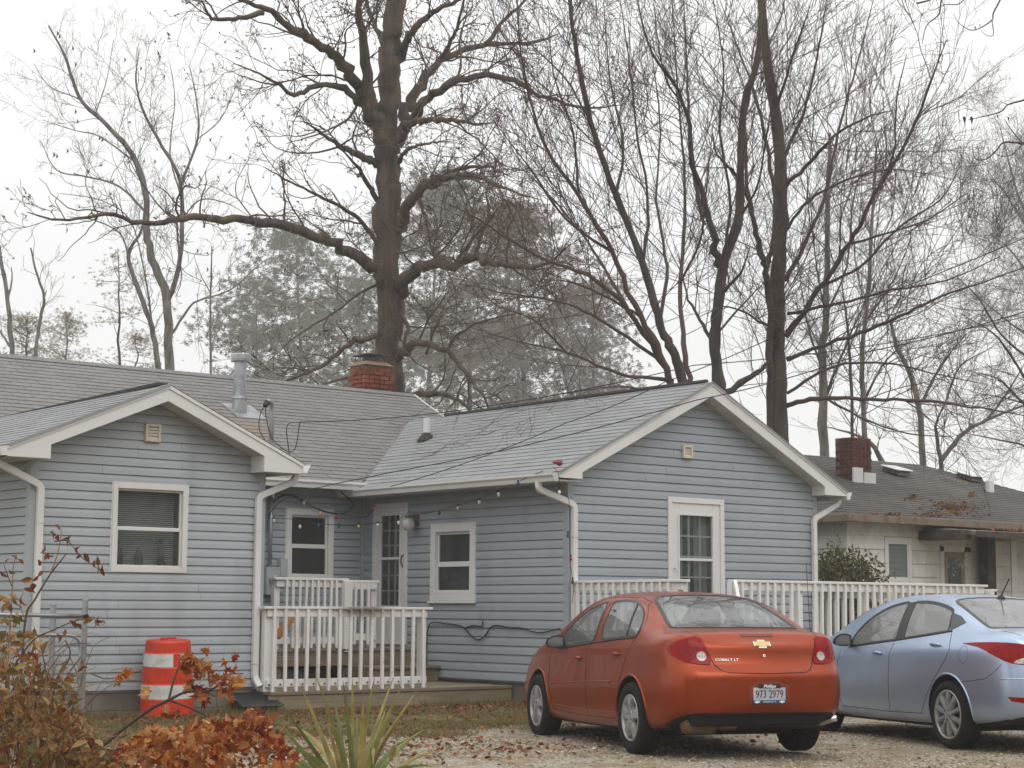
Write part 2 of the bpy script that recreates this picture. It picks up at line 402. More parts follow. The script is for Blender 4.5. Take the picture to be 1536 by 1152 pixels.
# foundation
conc = mat('stained_concrete', (.19, .165, .135), .9, noise=[(3, 5, (.26, .235, .20), .45, .7), (1.4, 4, (.09, .075, .06), .5, .75)], bump=(25, .5, .01))
mortar = mat('mortar', (.15, .13, .11), .95)
fnd = MB()
for q in ((XL0+.03, XL1-.03, YL+.02, YL+.2), (XL0+.03, XL0+.2, YL+.2, YM+.4), (XL1-.2, XL1-.03, YL+.2, YM), (XR+.03, XR1-.03, YR+.02, YR+.2), (XR+.03, XR+.2, YR+.2, YM), (XL1, XR+.03, YM+.02, YM+.2)):
    fnd.box(*q, -.3, SZ-.02)
fo = fnd.build('foundation', mortar, house)
x = XL0+.03; k = 0
for row in range(3):
    z0 = SZ-.03-.19*(row+1); x = XL0+.025-(.2 if row % 2 else 0)
    while x < XL1-.05:
        a_, b_ = max(x, XL0+.025), min(x+.39, XL1-.04)
        if b_-a_ > .05: MB().box(a_, b_, YL+.012, YL+.03, z0, z0+.183).build('block', conc, fo, bevel=.004)
        x += .4

# windows
win, (a0, a1, b0, b1) = hung_window('front', YL, *WL, casing=.062, rail=2.185, sill=False, sash=.022, label='white framed window with closed blinds and small plants behind the glass')
bl = MB(wall_frame('front', YL))
z = b0+.03
while z < b1-.01:
    bl.hexa([(a0+.02, -.150, z), (a1-.02, -.150, z), (a1-.02, -.168, z+.012), (a0+.02, -.168, z+.012), (a0+.02, -.150, z+.0035), (a1-.02, -.150, z+.0035), (a1-.02, -.168, z+.0155), (a0+.02, -.168, z+.0155)]); z += .0235
bl.build('blind', blind_m, win)
plantm = mat('window_plant_green', (.06, .085, .04), .7); vasem = mat('smoky_bottle', (.09, .10, .08), .2); potm = mat('red_pot', (.12, .03, .02), .6)
zs_ = b0+.012; fy = YL+.092
tag(MB().lathe([(.055, 0), (.06, .12), (.045, .19), (.02, .22), (.015, .28), (.02, .30)], (a0+.075, fy, zs_), 14).build('glass_bottle', vasem, smooth=True), 'smoky glass bottle standing leftmost inside the left gable window', 'bottle')
tag(MB().lathe([(.04, 0), (.05, .06), (.045, .13), (.02, .18), (.012, .21)], (a0+.34, fy, zs_), 14).build('glass_bottle', vasem, smooth=True), 'shorter rounded bottle in the middle of the left gable window', 'bottle')
pl_ = thing('potted_plant', 'potted plant with a thick stem and tufted top in the left gable window', 'plant', (a0+.63, fy, zs_))
MB().lathe([(.045, 0), (.055, .06), (.06, .065)], (a0+.63, fy, zs_), 12).build('pot', potm, pl_)
MB().tube([(a0+.63, fy, zs_+.06), (a0+.635, fy, zs_+.17), (a0+.625, fy, zs_+.26)], [.035, .04, .035], 8).build('stem', mat('pale_stem', (.16, .15, .08), .8), pl_, smooth=True)
rr_ = random.Random(4); fm_ = MB()
for _ in range(60):
    a_ = rr_.uniform(0, 6.28); e_ = rr_.uniform(.2, 1.5); L_ = rr_.uniform(.06, .12); d_ = Vector((math.cos(a_)*math.cos(e_), math.sin(a_)*math.cos(e_)*.5, math.sin(e_)-.35)); q_ = Vector((a0+.625, fy, zs_+.27)); fm_.add([tuple(q_+Vector((-.008, 0, 0))), tuple(q_+Vector((.008, 0, 0))), tuple(q_+d_*L_)], [(0, 1, 2)])
fm_.build('leaves', plantm, pl_, kind='stuff')
MB(wall_frame('front', YL)).box(a0-.01, a1+.01, -.17, -.046, b0-.02, b0+.010).build('inner_sill', trim, win)
hung_window('front', YM, *WB, casing=.085, rail=2.17, sash=.03)
hung_window('side', XR, *WS, casing=.11, rail=1.90, sash=.035, label='white double hung window with two dark panes')

# doors
door_white = mat('door_white', (.70, .69, .67), .4)
def glazed_door(kind, c, u0, u1, z0, z1, glass, cols, rows, storm, swing='r', label=None):
    xf = wall_frame(kind, c)
    w = MB(xf); cs = .075; frame_rect(w, u0, u1, z0, z1, cs, -.05, .032, .03)
    d = w.build('door', trim, house, label=label, bevel=.004)
    g0, g1, h0, h1 = glass
    s = MB(xf); A, B, Cc, D = u0+cs, u1-cs, z0+.03, z1-cs      # slab around the glass
    s.box(A, g0, -.03, .012, Cc, D); s.box(g1, B, -.03, .012, Cc, D); s.box(g0, g1, -.03, .012, Cc, h0); s.box(g0, g1, -.03, .012, h1, D)
    s.build('door_panel', door_white, d, bevel=.003)
    t = MB(xf); frame_rect(t, g0-.03, g1+.03, h0-.03, h1+.03, .03, .0125, .024); t.build('glass_bead', door_white, d, bevel=.003)
    if storm:
        zm = (h0+h1)/2+storm
        MB(xf).box(g0, g1, -.01, .018, zm-.018, zm+.018).build('rail', door_white, d)
    MB(xf).box(g0, g1, -.012, -.008, h0, h1).build('pane', pane_glass, d)
    # inner muntins
    m = MB(xf); q0 = g0+(g1-g0)*.02
    for i in range(1, cols): u = g0+(g1-g0)*i/cols; m.box(u-.011, u+.011, -.04, -.018, h0, h1)
    for j in range(1, rows): zz = h0+(h1-h0)*j/rows; m.box(g0, g1, -.041, -.019, zz-.011, zz+.011)
    if cols > 1: m.build('muntin', door_white, d)
    cu = MB(xf); n = 10; du = (g1-g0)/n                                # pale curtain a little way in
    for i in range(n):
        if i in (3, 4, 5): continue
        cu.add([(g0+i*du, -.10-.02*(i % 2), h0), (g0+(i+1)*du, -.10-.02*((i+1) % 2), h0), (g0+(i+1)*du, -.10-.02*((i+1) % 2), h1), (g0+i*du, -.10-.02*(i % 2), h1)], [(0, 1, 2, 3)])
    if kind == 'front': cu.build('curtain', curtain_m, d)
    room(kind, c, g0-.02, g1+.02, h0-.02, h1+.02, d)
    return d
dr = glazed_door('front', YR, *DR, (17.17, 17.80, 1.18, 2.56), 3, 5, .10, label='white glazed back door with a grid of small panes')
b = MB(wall_frame('front', YR)); b.tube([(17.07, .015, 1.84), (17.05, .05, 1.86), (17.08, .05, 1.80)], .008, 6); b.build('handle', trim, dr)
dsd = glazed_door('side', XR, *DS, (21.13, 21.60, 1.33, 2.62), 3, 6, .03, label='white storm door beside the corner porch')
b = MB(wall_frame('side', XR)); b.tube([(21.03, .015, 2.05), (21.02, .06, 2.02), (21.03, .06, 1.93), (21.045, .015, 1.88)], .010, 6); b.build('handle', black_plastic, dsd)
# vents on the gables
beige = mat('beige_vent_plastic', (.62, .55, .45), .5)
def vent(c, u0, u1, z0, z1):
    xf = wall_frame('front', c); v = MB(xf); frame_rect(v, u0, u1, z0, z1, .035, .012, .06); o = v.build('vent', beige, house, bevel=.006)
    n = 4; h = (z1-z0-.07)/n
    for i in range(n):
        zz = z0+.035+h*i; MB(xf).hexa([(u0+.036, .02, zz+.006), (u1-.036, .02, zz+.006), (u1-.036, .045, zz), (u0+.036, .045, zz), (u0+.036, .02, zz+h), (u1-.036, .02, zz+h), (u1-.036, .04, zz+h-.01), (u0+.036, .04, zz+h-.01)]).build('louvre', beige, o)
vent(YL, 9.885, 10.085, 3.19, 3.40); vent(YR, 17.215, 17.40, 3.33, 3.51)

# ------------------------------------------------------------ roofs
def shingle_mat(name, c, c2, extra=None):
    return mat(name, c, .92, noise=[(240, 2, tuple(x*.55 for x in c), .45, .7), (1.2, 4, c2, .4, .75), (.35, 3, tuple(x*.82 for x in c), .45, .7)], island=.065, bump=(300, .4, .003), extra=extra)
sh_main = shingle_mat('weathered_brown_grey_shingle', (.245, .237, .225), (.205, .197, .182), stain((14.05, 23.35, 4.0), (.45, .6, .5), (.27, .18, .11), .5))
sh_right = shingle_mat('light_grey_shingle', (.325, .33, .335), (.295, .298, .30))
sh_dark = mat('dark_ridge_cap', (.05, .043, .04), .9)
deckm = mat('roof_deck', (.08, .07, .06), .9)
SH_LIST = []
def slope_roof(O, a, b, lo, hi, blen, m, singles, parent=None, expo=.143, seed=1, mark=None):
    """O eave corner, a unit along the eave, b unit up the slope; lo(t), hi(t) limits along a at height t"""
    O, a, b = Vector(O), Vector(a).normalized(), Vector(b).normalized(); n = a.cross(b).normalized()
    if n.z < 0: n = -n
    def P(s, t, h): return tuple(O+a*s+b*t+n*h)
    k = 24; V = []; F = []
    d = MB()
    for i in range(k):
        t0, t1 = blen*i/k, blen*(i+1)/k
        d.add([P(lo(t0), t0, -.03), P(hi(t0), t0, -.03), P(hi(t0), t0, -.003), P(lo(t0), t0, -.003), P(lo(t1), t1, -.03), P(hi(t1), t1, -.03), P(hi(t1), t1, -.003), P(lo(t1), t1, -.003)], [(0,1,2,3),(2,3,7,6)[::-1],(0,3,7,4),(1,5,6,2),(0,4,5,1),(4,7,6,5)])
    roof = d.build('roof', m, parent or house)
    rr = random.Random(seed); items = []; row = 0; t = -.012
    while t < blen-.02:
        t1 = min(t+expo, blen); s_off = -(row*.1525 % .915)-.915*8+rr.uniform(-.01, .01)
        s = s_off
        L0, L1, H0, H1 = lo(max(t, 0)), lo(t1), hi(max(t, 0)), hi(t1)
        while s < max(H0, H1):
            e = s+.915
            if e > min(L0, L1)+.01:
                mb = MB()
                for q in range(3):
                    x0, x1 = s+q*.305+.004, s+(q+1)*.305-.004
                    y0a, y0b = max(x0, L0), max(x0, L1); y1a, y1b = min(x1, H0), min(x1, H1)
                    if y1a-y0a < .01 and y1b-y0b < .01: continue
                    y1a = max(y0a, y1a); y1b = max(y0b, y1b); lift = .009+rr.uniform(-.0015, .003)
                    mb.hexa([P(y0a, t, -.002), P(y1a, t, -.002), P(y1b, t1, -.004), P(y0b, t1, -.004), P(y0a, t, lift), P(y1a, t, lift), P(y1b, t1, .001), P(y0b, t1, .001)])
                if mb.v: items.append(mb)
            s += .915
        t = t1 if t+expo < blen else blen; row += 1
    items.sort(key=lambda q: (Vector(q.v[0])-CAM).length)
    for q in items[:singles]: q.build('shingle', m, roof)
    rest = MB()
    for q in items[singles:]: rest.add(q.v, q.f)
    if rest.v: rest.build('shingle_courses', m, roof, kind='stuff')
    return roof
# main roof (front slope, above the back wall and behind the left wing)
sm = .52; zE, yE = 3.085, 21.70
yRg, zRg = 25.35, 3.085+.52*3.65
bm_len = math.hypot(3.65, 3.65*sm); u = Vector((0, 3.65, 3.65*sm)).normalized()
X0m, X1m = 3.0, 18.45
val_t = lambda t: X1m-X0m
# the valley with the right wing: from (14.62,21.63) to (17.5,24.1)
def hi_main(t):
    Y = yE+u.y*t
    if Y < 24.13: return 14.60+.2+(Y-21.63)*(17.5-14.60)/(24.13-21.63)-X0m
    return X1m-X0m
main_roof = slope_roof((X0m, yE, zE), (1, 0, 0), u, lambda t: 0, hi_main, bm_len, sh_main, 300, seed=3)
MB().add([(X0m, yRg, zRg-.01), (X1m, yRg, zRg-.01), (X1m, yRg+3.65, zE), (X0m, yRg+3.65, zE)], [(0, 1, 2, 3)]).build('roof', sh_main, house)
cap = MB()
x = X0m
while x < X1m-.1:
    cap.hexa([(x, yRg-.13, zRg-.065+.012), (x+.3, yRg-.13, zRg-.065+.004), (x+.3, yRg, zRg+.006), (x, yRg, zRg+.014), (x, yRg-.13, zRg-.065+.02), (x+.3, yRg-.13, zRg-.065+.012), (x+.3, yRg, zRg+.014), (x, yRg, zRg+.024)]); x += .145
cap.build('ridge_cap', sh_main, main_roof, kind='stuff')
# right-hand gable end of the main roof
MB().prism([(X1m-.05, yE, zE-.02), (X1m-.05, yRg+3.6, zE-.02), (X1m-.05, yRg, zRg-.03)], (.04, 0, 0)).build('wall', side_blue, house)
MB().beam((X1m+.01, 24.0, zE+(24.0-yE)*sm-.06), (X1m+.01, yRg, zRg-.06), .03, .15).build('rake_board', trim, main_roof)

# right wing roof: ridge at apexR, from the fascia back to the main slope
YF = YR-.275; zRr = 4.375; eL = 14.80; eR = 20.30; zEr = 3.01
def wing(apX, ridge, e0, e1, z_e, yf, yb, m, singles, val=None, seed=5, vis=-1):
    w = apX-e0; h = ridge-z_e; L = math.hypot(w, h); b = Vector((w, 0, h))
    hiL = (lambda t: val(t/L)-yf) if val else (lambda t: yb-yf)
    rf = slope_roof((e0, yf, z_e), (0, 1, 0), b, lambda t: 0, hiL, L, m, singles, seed=seed)
    w2 = e1-apX
    MB().hexa([(apX, yf, ridge-.03), (apX, yb, ridge-.03), (e1, yb, z_e-.03), (e1, yf, z_e-.03), (apX, yf, ridge), (apX, yb, ridge), (e1, yb, z_e), (e1, yf, z_e)]).build('roof', m, house)
    return rf
# valley: at eave (t=0) Y=21.60, at the ridge (t=1) Y=24.15
right_roof = wing(apexR, zRr, eL, eR, zEr, YF-.02, 24.15, sh_right, 200, lambda f: 21.75+f*2.6, 5)
MB().tube([(apexR+.0, YF+.1, zRr+.012), (apexR, 19.5, zRr+.02), (apexR, 21.5, zRr+.012), (apexR, 23.2, zRr+.01)], .034, 6).build('ridge_cap', sh_dark, right_roof)
# left wing roof; its ridge drops a little towards the back
YFL = YL-.325; zRl = 3.84; eLl = 8.10; eRl = 11.86; zEl = 3.03
def left_slope():
    w = apexL-eLl; L = math.hypot(w, zRl-zEl)
    return slope_roof((eLl, YFL-.02, zEl), (0, 1, 0), (w, 0, zRl-zEl), lambda t: 0, lambda t: 5.2, L, sh_right, 120, seed=9)
left_roof = left_slope()
MB().hexa([(apexL, YFL, zRl-.03), (apexL, 22.5, zRl-.03), (eRl, 22.5, zEl-.03), (eRl, YFL, zEl-.03), (apexL, YFL-.02, zRl), (apexL, 22.5, zRl), (eRl, 22.5, zEl), (eRl, YFL-.02, zEl)]).build('roof', sh_main, house)
MB().beam((apexL, YFL+.15, zRl+.015), (apexL-.05, 23.3, zRl-.06), .13, .035).build('ridge_cap', sh_dark, left_roof)

# fascias (rake boards with the boxed eave returns), soffits
def gable_trim(apX, ridge, e0, e1, z_e, yf, ywall, z_bot, ret0, ret1, wall_slope, roofm, thick=.2):
    s = (ridge-z_e)/(apX-e0); t = thick
    # rake boards, one each side, with the return drawn into the same board
    for sgn, ee, rr_ in ((1, e0, ret0), (-1, e1, ret1)):
        sl = (ridge-z_e)/abs(apX-ee)
        zr = ridge-sl*abs(apX-rr_)
        poly = [(ee, yf, z_e-.01), (apX, yf, ridge-.01), (apX, yf, ridge-.01-t), (rr_, yf, zr-t), (rr_, yf, z_bot), (ee+.0*sgn, yf, z_bot)]
        if sgn < 0: poly = poly[::-1]
        MB().prism(poly, (0, .025, 0)).build('fascia_board', trim, house, bevel=.003)
        # drip trim, proud of the board, right under the shingles
        MB().hexa([(ee, yf-.014, z_e-.05), (apX, yf-.014, ridge-.05), (apX, yf-.001, ridge-.05), (ee, yf-.001, z_e-.05), (ee, yf-.014, z_e-.008), (apX, yf-.014, ridge-.008), (apX, yf-.001, ridge-.008), (ee, yf-.001, z_e-.008)]).build('drip_edge', trim, house)
        # sloping soffit under the rake
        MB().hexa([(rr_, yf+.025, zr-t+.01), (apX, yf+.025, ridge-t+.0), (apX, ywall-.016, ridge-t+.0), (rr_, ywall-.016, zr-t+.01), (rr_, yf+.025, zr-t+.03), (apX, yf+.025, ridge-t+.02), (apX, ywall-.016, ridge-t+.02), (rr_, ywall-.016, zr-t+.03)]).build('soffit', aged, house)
        # the boxed return: its inner end and its underside
        lo_, hi_ = sorted((rr_, ee))
        inn = rr_-.02 if sgn > 0 else rr_
        MB().box(inn, inn+.02, yf+.026, ywall-.018, z_bot+.001, zr-t+.01).build('eave_return', trim, house)
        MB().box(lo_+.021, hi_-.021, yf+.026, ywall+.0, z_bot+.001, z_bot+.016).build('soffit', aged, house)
gable_trim(apexR, zRr, eL, eR, zEr, YF, YR, 2.935, 15.205, 19.83, .5, sh_right, .19)
gable_trim(apexL, zRl, eLl, eRl, zEl, YFL, YL, 2.90, 8.60, 11.32, .43, sh_main, .185)

# long eaves: fascia + soffit + gutter
def gutter(p0, p1, out, w=.11, h=.11):
    """K-style trough along p0-p1, out = unit vector away from the wall"""
    p0, p1, o = Vector(p0), Vector(p1), Vector(out); g = MB()
    prof = [(0, 0), (.002, -h), (.07, -h), (.082, -h*.55), (w, -h*.3), (w, 0), (w-.012, 0), (w-.012, -.02), (w-.03, -h*.6), (.06, -h+.006), (.01, -h+.006), (.01, 0)]
    V = []; n = len(prof)
    for p in (p0, p1): V += [tuple(p+o*a+Vector((0, 0, c))) for a, c in prof]
    F = [(i, (i+1) % n, n+(i+1) % n, n+i) for i in range(n)]+[tuple(range(n))[::-1], tuple(range(n, 2*n))]
    g.add(V, F); return g.build('gutter', trim, house)
gutter((eL-.0, YF+.0, 3.0), (eL, 22.55, 3.0), (-1, 0, 0))
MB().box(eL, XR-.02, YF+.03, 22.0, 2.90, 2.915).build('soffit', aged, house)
MB().box(eL, eL+.02, YF+.03, 22.1, 2.89, 3.0).build('fascia_board', trim, house)
gutter((eR, YF, 3.0), (eR, YF+6, 3.0), (1, 0, 0))
gutter((XL1+.35, 21.68, 3.09), (14.95, 21.68, 3.09), (0, -1, 0))
MB().box(XL1, eL-.02, 21.70, YM, 3.0, 3.015).build('soffit', aged, house)
gutter((eLl, YFL, 3.02), (eLl, YFL+5, 3.02), (-1, 0, 0))
MB().box(eLl, XL0-.02, YFL+.03, 23.7, 2.895, 2.91).build('soffit', aged, house)
MB().box(eLl, eLl+.02, YFL+.03, 23.7, 2.90, 3.02).build('fascia_board', trim, house)
gutter((eRl, YFL, 3.02), (eRl, YFL+3.0, 3.02), (1, 0, 0))
# downspouts
def downspout(pts, w=.075, d=.06, label=None):
    b = MB(); b.tube(pts, w*.62, 4, sx=1.0)
    # a rectangular pipe: 4 sided tube turned by 45 degrees
    v = []; return b
def spout(pts, n0=(0, 1, 0), w=.078, d=.06):
    n0 = Vector(n0); b = MB(); V = []; P = [Vector(p) for p in pts]
    # rounded elbows
    Q = [P[0]]
    for i in range(1, len(P)-1):
        a, c = (P[i-1]-P[i]), (P[i+1]-P[i]); r = min(.06, a.length*.45, c.length*.45)
        a.normalize(); c.normalize()
        for t in (0, .33, .66, 1): Q.append((P[i]+a*r*(1-t))*(1-t)+(P[i]+c*r*t)*t if 0 < t < 1 else (P[i]+a*r if t == 0 else P[i]+c*r))
    Q.append(P[-1])
    for i, p in enumerate(Q):
        dr_ = (Q[min(i+1, len(Q)-1)]-Q[max(i-1, 0)]).normalized(); sxv = dr_.cross(n0).normalized(); nn = sxv.cross(dr_)
        for x_, y_ in ((-.5, -.4), (-.4, -.5), (.4, -.5), (.5, -.4), (.5, .4), (.4, .5), (-.4, .5), (-.5, .4)): V.append(tuple(p+sxv*x_*w+nn*y_*d))
    n = 8; F = []
    for i in range(len(Q)-1):
        for k in range(n): a = i*n+k; c = i*n+(k+1) % n; F.append((a, c, c+n, a+n))
    F += [tuple(range(n))[::-1], tuple(range(len(V)-n, len(V)))]
    b.add(V, F); return b.build('downspout', trim, house)
spout([(eRl+.06, YFL+.22, 2.93), (eRl+.02, YFL+.22, 2.82), (XL1-.10, YL-.055, 2.62), (XL1-.10, YL-.055, .46), (XL1-.07, YL-.12, .36)])
spout([(eLl-.05, YFL+.25, 2.93), (eLl-.03, YFL+.25, 2.86), (XL0+.09, YL-.055, 2.62), (XL0+.09, YL-.055, .40)])
spout([(eL-.05, YR+.06, 2.90), (eL-.05, YR+.05, 2.80), (XR+.06, YR-.055, 2.62), (XR+.06, YR-.055, .40)])
spout([(eR+.05, YF+.2, 2.90), (eR+.03, YF+.2, 2.84), (XR1-.09, YR-.055, 2.60), (XR1-.09, YR-.055, .40)])
for xx, yy, zz in ((XL1-.10, YL-.055, 2.2), (XL1-.10, YL-.055, .62), (XL0+.09, YL-.055, 2.2), (XR+.06, YR-.055, 2.2), (XR1-.09, YR-.055, 2.1)):
    MB().box(xx-.042, xx+.042, yy-.033, yy+.045, zz, zz+.012).build('strap', aged, house)

# chimney on the main ridge
brick_m = mat('red_brick', (.24, .062, .035), .9, noise=[(12, 4, (.13, .035, .025), .4, .7), (4, 3, (.34, .14, .08), .55, .8)], island=.22, bump=(60, .4, .005))
lichen = mat('chimney_crown', (.22, .16, .10), .9, noise=[(8, 4, (.34, .17, .05), .45, .7)])
def chimney(cx, cy, w, d, z0, z1, parent, flare=True, bm_=brick_m, cap_on=True):
    o = MB().box(cx-w/2+.01, cx+w/2-.01, cy-d/2+.01, cy+d/2-.01, z0, z1).build('chimney', mortar, parent)
    c = .072; n = int((z1-z0)/c); h = c-.012
    for r in range(n):
        out = .03 if flare and n-4 <= r < n-1 else (.015 if flare and r == n-5 else 0)
        x0, x1, y0, y1 = cx-w/2-out, cx+w/2+out, cy-d/2-out, cy+d/2+out; z = z0+r*c+.006
        for face in range(2):
            L = (x1-x0) if face == 0 else (y1-y0); s = -.1 if r % 2 else 0.
            while s < L-.01:
                a_, b_ = max(s, 0), min(s+.2, L)
                if b_-a_ > .03:
                    j = random.uniform(-.002, .002)
                    if face == 0: MB().box(x0+a_+.005, x0+b_-.005, y0+j, y0+.09, z, z+h).build('brick', bm_, o)
                    else: MB().box(x0+j, x0+.09, y0+a_+(.1 if s < .01 else .005), y0+b_-.005, z, z+h).build('brick', bm_, o) if b_-a_ > .11 else None
                s += .208
    return o
ch = chimney(17.83, 25.72, .58, .46, 4.7, 5.46, house)
MB().hexa([(17.52, 25.46, 5.455), (18.14, 25.46, 5.455), (18.14, 25.98, 5.455), (17.52, 25.98, 5.455), (17.62, 25.55, 5.53), (18.04, 25.55, 5.53), (18.04, 25.90, 5.53), (17.62, 25.90, 5.53)]).build('crown', lichen, ch)
dk = mat('dark_flue_metal', (.07, .08, .08), .6)
b = MB(); b.lathe([(.16, 5.52), (.16, 5.64)], (17.83, 25.73, 0), 16); b.box(17.59, 18.07, 25.49, 25.97, 5.64, 5.66); b.lathe([(.05, 5.66), (.01, 5.69)], (17.83, 25.73, 0), 8); b.build('flue_cap', dk, ch)
# metal vent pipe on the main slope
vz = lambda y: zE+(y-yE)*sm
vx, vy = 14.20, 24.0
g = MB(); g.lathe([(.115, vz(vy)-.1), (.115, vz(vy)+.18)], (vx, vy, 0), 16); g.lathe([(.135, vz(vy)+.18), (.13, vz(vy)+.22)], (vx, vy, 0), 16); g.lathe([(.095, vz(vy)+.22), (.095, vz(vy)+.78)], (vx, vy, 0), 16); g.lathe([(.15, vz(vy)+.76), (.155, vz(vy)+.80), (.155, vz(vy)+.86), (.14, vz(vy)+.88)], (vx, vy, 0), 18)
fl = g.build('flue_pipe', grey_metal, house, smooth=False)
MB().hexa([(vx-.2, vy-.28, vz(vy-.28)+.01), (vx+.32, vy-.28, vz(vy-.28)+.01), (vx+.32, vy+.2, vz(vy+.2)+.01), (vx-.2, vy+.2, vz(vy+.2)+.01), (vx-.2, vy-.28, vz(vy-.28)+.02), (vx+.32, vy-.28, vz(vy-.28)+.02), (vx+.32, vy+.2, vz(vy+.2)+.02), (vx-.2, vy+.2, vz(vy+.2)+.02)]).build('flashing', grey_metal, fl)
# white plumbing vent on the right wing slope
zr_ = lambda X: zEr+(X-eL)*(zRr-zEr)/(apexR-eL)
wx, wy = 16.55, 22.35
wv = MB().lathe([(.055, zr_(wx)-.1), (.055, zr_(wx)+.33)], (wx, wy, 0), 12).build('vent_pipe', trim, house, smooth=False)
MB().lathe([(.16, zr_(wx)-.03), (.075, zr_(wx)+.08), (.06, zr_(wx)+.10)], (wx, wy, 0), 12).build('boot', sh_dark, wv)
# ============================================================ GROUND
def sstep(x): x = np.clip(x, 0, 1); return x*x*(3-2*x)
def gz(X, Y):
    X = np.asarray(X, float); Y = np.asarray(Y, float)
    return .03+.045*sstep((Y-15.8)/2.4)+.012*np.sin(X*1.3+.4)*np.cos(Y*1.1)+.006*np.sin(X*4.1)*np.sin(Y*3.7)
def ground_mesh():
    xs = np.concatenate([np.array([-400, -150, -60, -25, -10]), np.arange(0, 32, .25), np.array([34, 40, 60, 120, 400])])
    ys = np.concatenate([np.array([-300, -100, -40, -15]), np.arange(-4, 30, .25), np.array([32, 40, 60, 110, 250, 600])])
    Xg, Yg = np.meshgrid(xs, ys, indexing='ij'); Z = gz(Xg, Yg)
    far = (np.abs(Xg) > 45) | (np.abs(Yg) > 45); Z = np.where(far, 0, Z)
    V = np.stack([Xg, Yg, Z], -1).reshape(-1, 3); n = len(ys)
    i, j = np.meshgrid(np.arange(len(xs)-1), np.arange(n-1), indexing='ij'); a = (i*n+j).ravel()
    return V, np.stack([a, a+n, a+n+1, a+1], 1)
def ground_extra(m, n, l, b):
    pass
def make_ground_mat():
    m = bpy.data.materials.new('gravel_and_turf_ground'); m.use_nodes = True
    n, l = m.node_tree.nodes, m.node_tree.links; b = n['Principled BSDF']; b.inputs['Roughness'].default_value = .95; b.inputs['Specular IOR Level'].default_value = .2
    t = n.new('ShaderNodeTexCoord')
    def noise(sc, det=4): x = n.new('ShaderNodeTexNoise'); x.inputs['Scale'].default_value = sc; x.inputs['Detail'].default_value = det; l.new(t.outputs['Object'], x.inputs['Vector']); return x.outputs[0]
    def rng_(s, a, b_, c=0, d=1): r = n.new('ShaderNodeMapRange'); l.new(s, r.inputs[0]); r.inputs[1].default_value = a; r.inputs[2].default_value = b_; r.inputs[3].default_value = c; r.inputs[4].default_value = d; return r.outputs[0]
    def mix(f, a, b_):
        k = n.new('ShaderNodeMix'); k.data_type = 'RGBA'
        if isinstance(f, float): k.inputs[0].default_value = f
        else: l.new(f, k.inputs[0])
        for i, q in ((6, a), (7, b_)):
            if isinstance(q, tuple): k.inputs[i].default_value = lin(q)
            else: l.new(q, k.inputs[i])
        return k.outputs[2]
    def math_(op, a, b_):
        k = n.new('ShaderNodeMath'); k.operation = op
        for i, q in enumerate((a, b_)):
            if isinstance(q, (int, float)): k.inputs[i].default_value = q
            else: l.new(q, k.inputs[i])
        return k.outputs[0]
    vo = n.new('ShaderNodeTexVoronoi'); vo.inputs['Scale'].default_value = 38; l.new(t.outputs['Object'], vo.inputs['Vector'])
    hs = n.new('ShaderNodeSeparateColor'); l.new(vo.outputs['Color'], hs.inputs[0])
    stone = mix(rng_(hs.outputs[0], 0, 1), (.20, .165, .125), (.46, .42, .36))
    dirt = mix(rng_(noise(6), .35, .65), (.19, .145, .095), (.32, .255, .17))
    grav = mix(rng_(noise(2.2, 5), .42, .6), dirt, stone)
    sep = n.new('ShaderNodeSeparateXYZ'); l.new(t.outputs['Object'], sep.inputs[0])
    wob = math_('MULTIPLY', math_('SUBTRACT', noise(.9, 3), .5), 1.6)
    yy = math_('ADD', sep.outputs[1], wob)
    turf = mix(rng_(noise(9, 5), .35, .65), (.085, .078, .032), (.17, .14, .065))
    f = rng_(yy, 14.7, 15.5)
    c = mix(f, grav, turf)
    l.new(c, b.inputs['Base Color'])
    bp = n.new('ShaderNodeBump'); bp.inputs['Strength'].default_value = .8; bp.inputs['Distance'].default_value = .015
    l.new(vo.outputs['Distance'], bp.inputs['Height']); l.new(bp.outputs[0], b.inputs['Normal'])
    return m
gV, gF = ground_mesh()
np_mesh('ground', gV, gF, make_ground_mat(), kind='structure', smooth=True)

def scatter(name, base, pts, scale, mats, label=None, tilt=.3, kind='stuff', parent=None, flat=1.):
    """copies of one small shape (V,F) at many points, joined into one mesh"""
    V0, F0 = np.asarray(base[0], float), np.asarray(base[1], int); N = len(pts)
    a = rng.uniform(0, 2*np.pi, N); tx = rng.normal(0, tilt, N); ty = rng.normal(0, tilt, N)
    sc = np.asarray(scale).reshape(-1, 1, 1) if hasattr(scale, '__len__') else np.full((N, 1, 1), scale)
    ca, sa = np.cos(a), np.sin(a); Z = np.zeros(N); O = np.ones(N)
    Rz = np.stack([np.stack([ca, -sa, Z], -1), np.stack([sa, ca, Z], -1), np.stack([Z, Z, O], -1)], 1)
    Rx = np.stack([np.stack([O, Z, Z], -1), np.stack([Z, np.cos(tx), -np.sin(tx)], -1), np.stack([Z, np.sin(tx), np.cos(tx)], -1)], 1)
    Ry = np.stack([np.stack([np.cos(ty), Z, np.sin(ty)], -1), np.stack([Z, O, Z], -1), np.stack([-np.sin(ty), Z, np.cos(ty)], -1)], 1)
    M = Rx @ Ry @ Rz
    V = np.einsum('nij,vj->nvi', M, V0)*sc+np.asarray(pts)[:, None, :]
    F = (F0[None]+(np.arange(N)*len(V0))[:, None, None]).reshape(-1, F0.shape[1])
    o = np_mesh(name, V.reshape(-1, 3), F, mats, parent=parent, kind=kind, label=label)
    return o
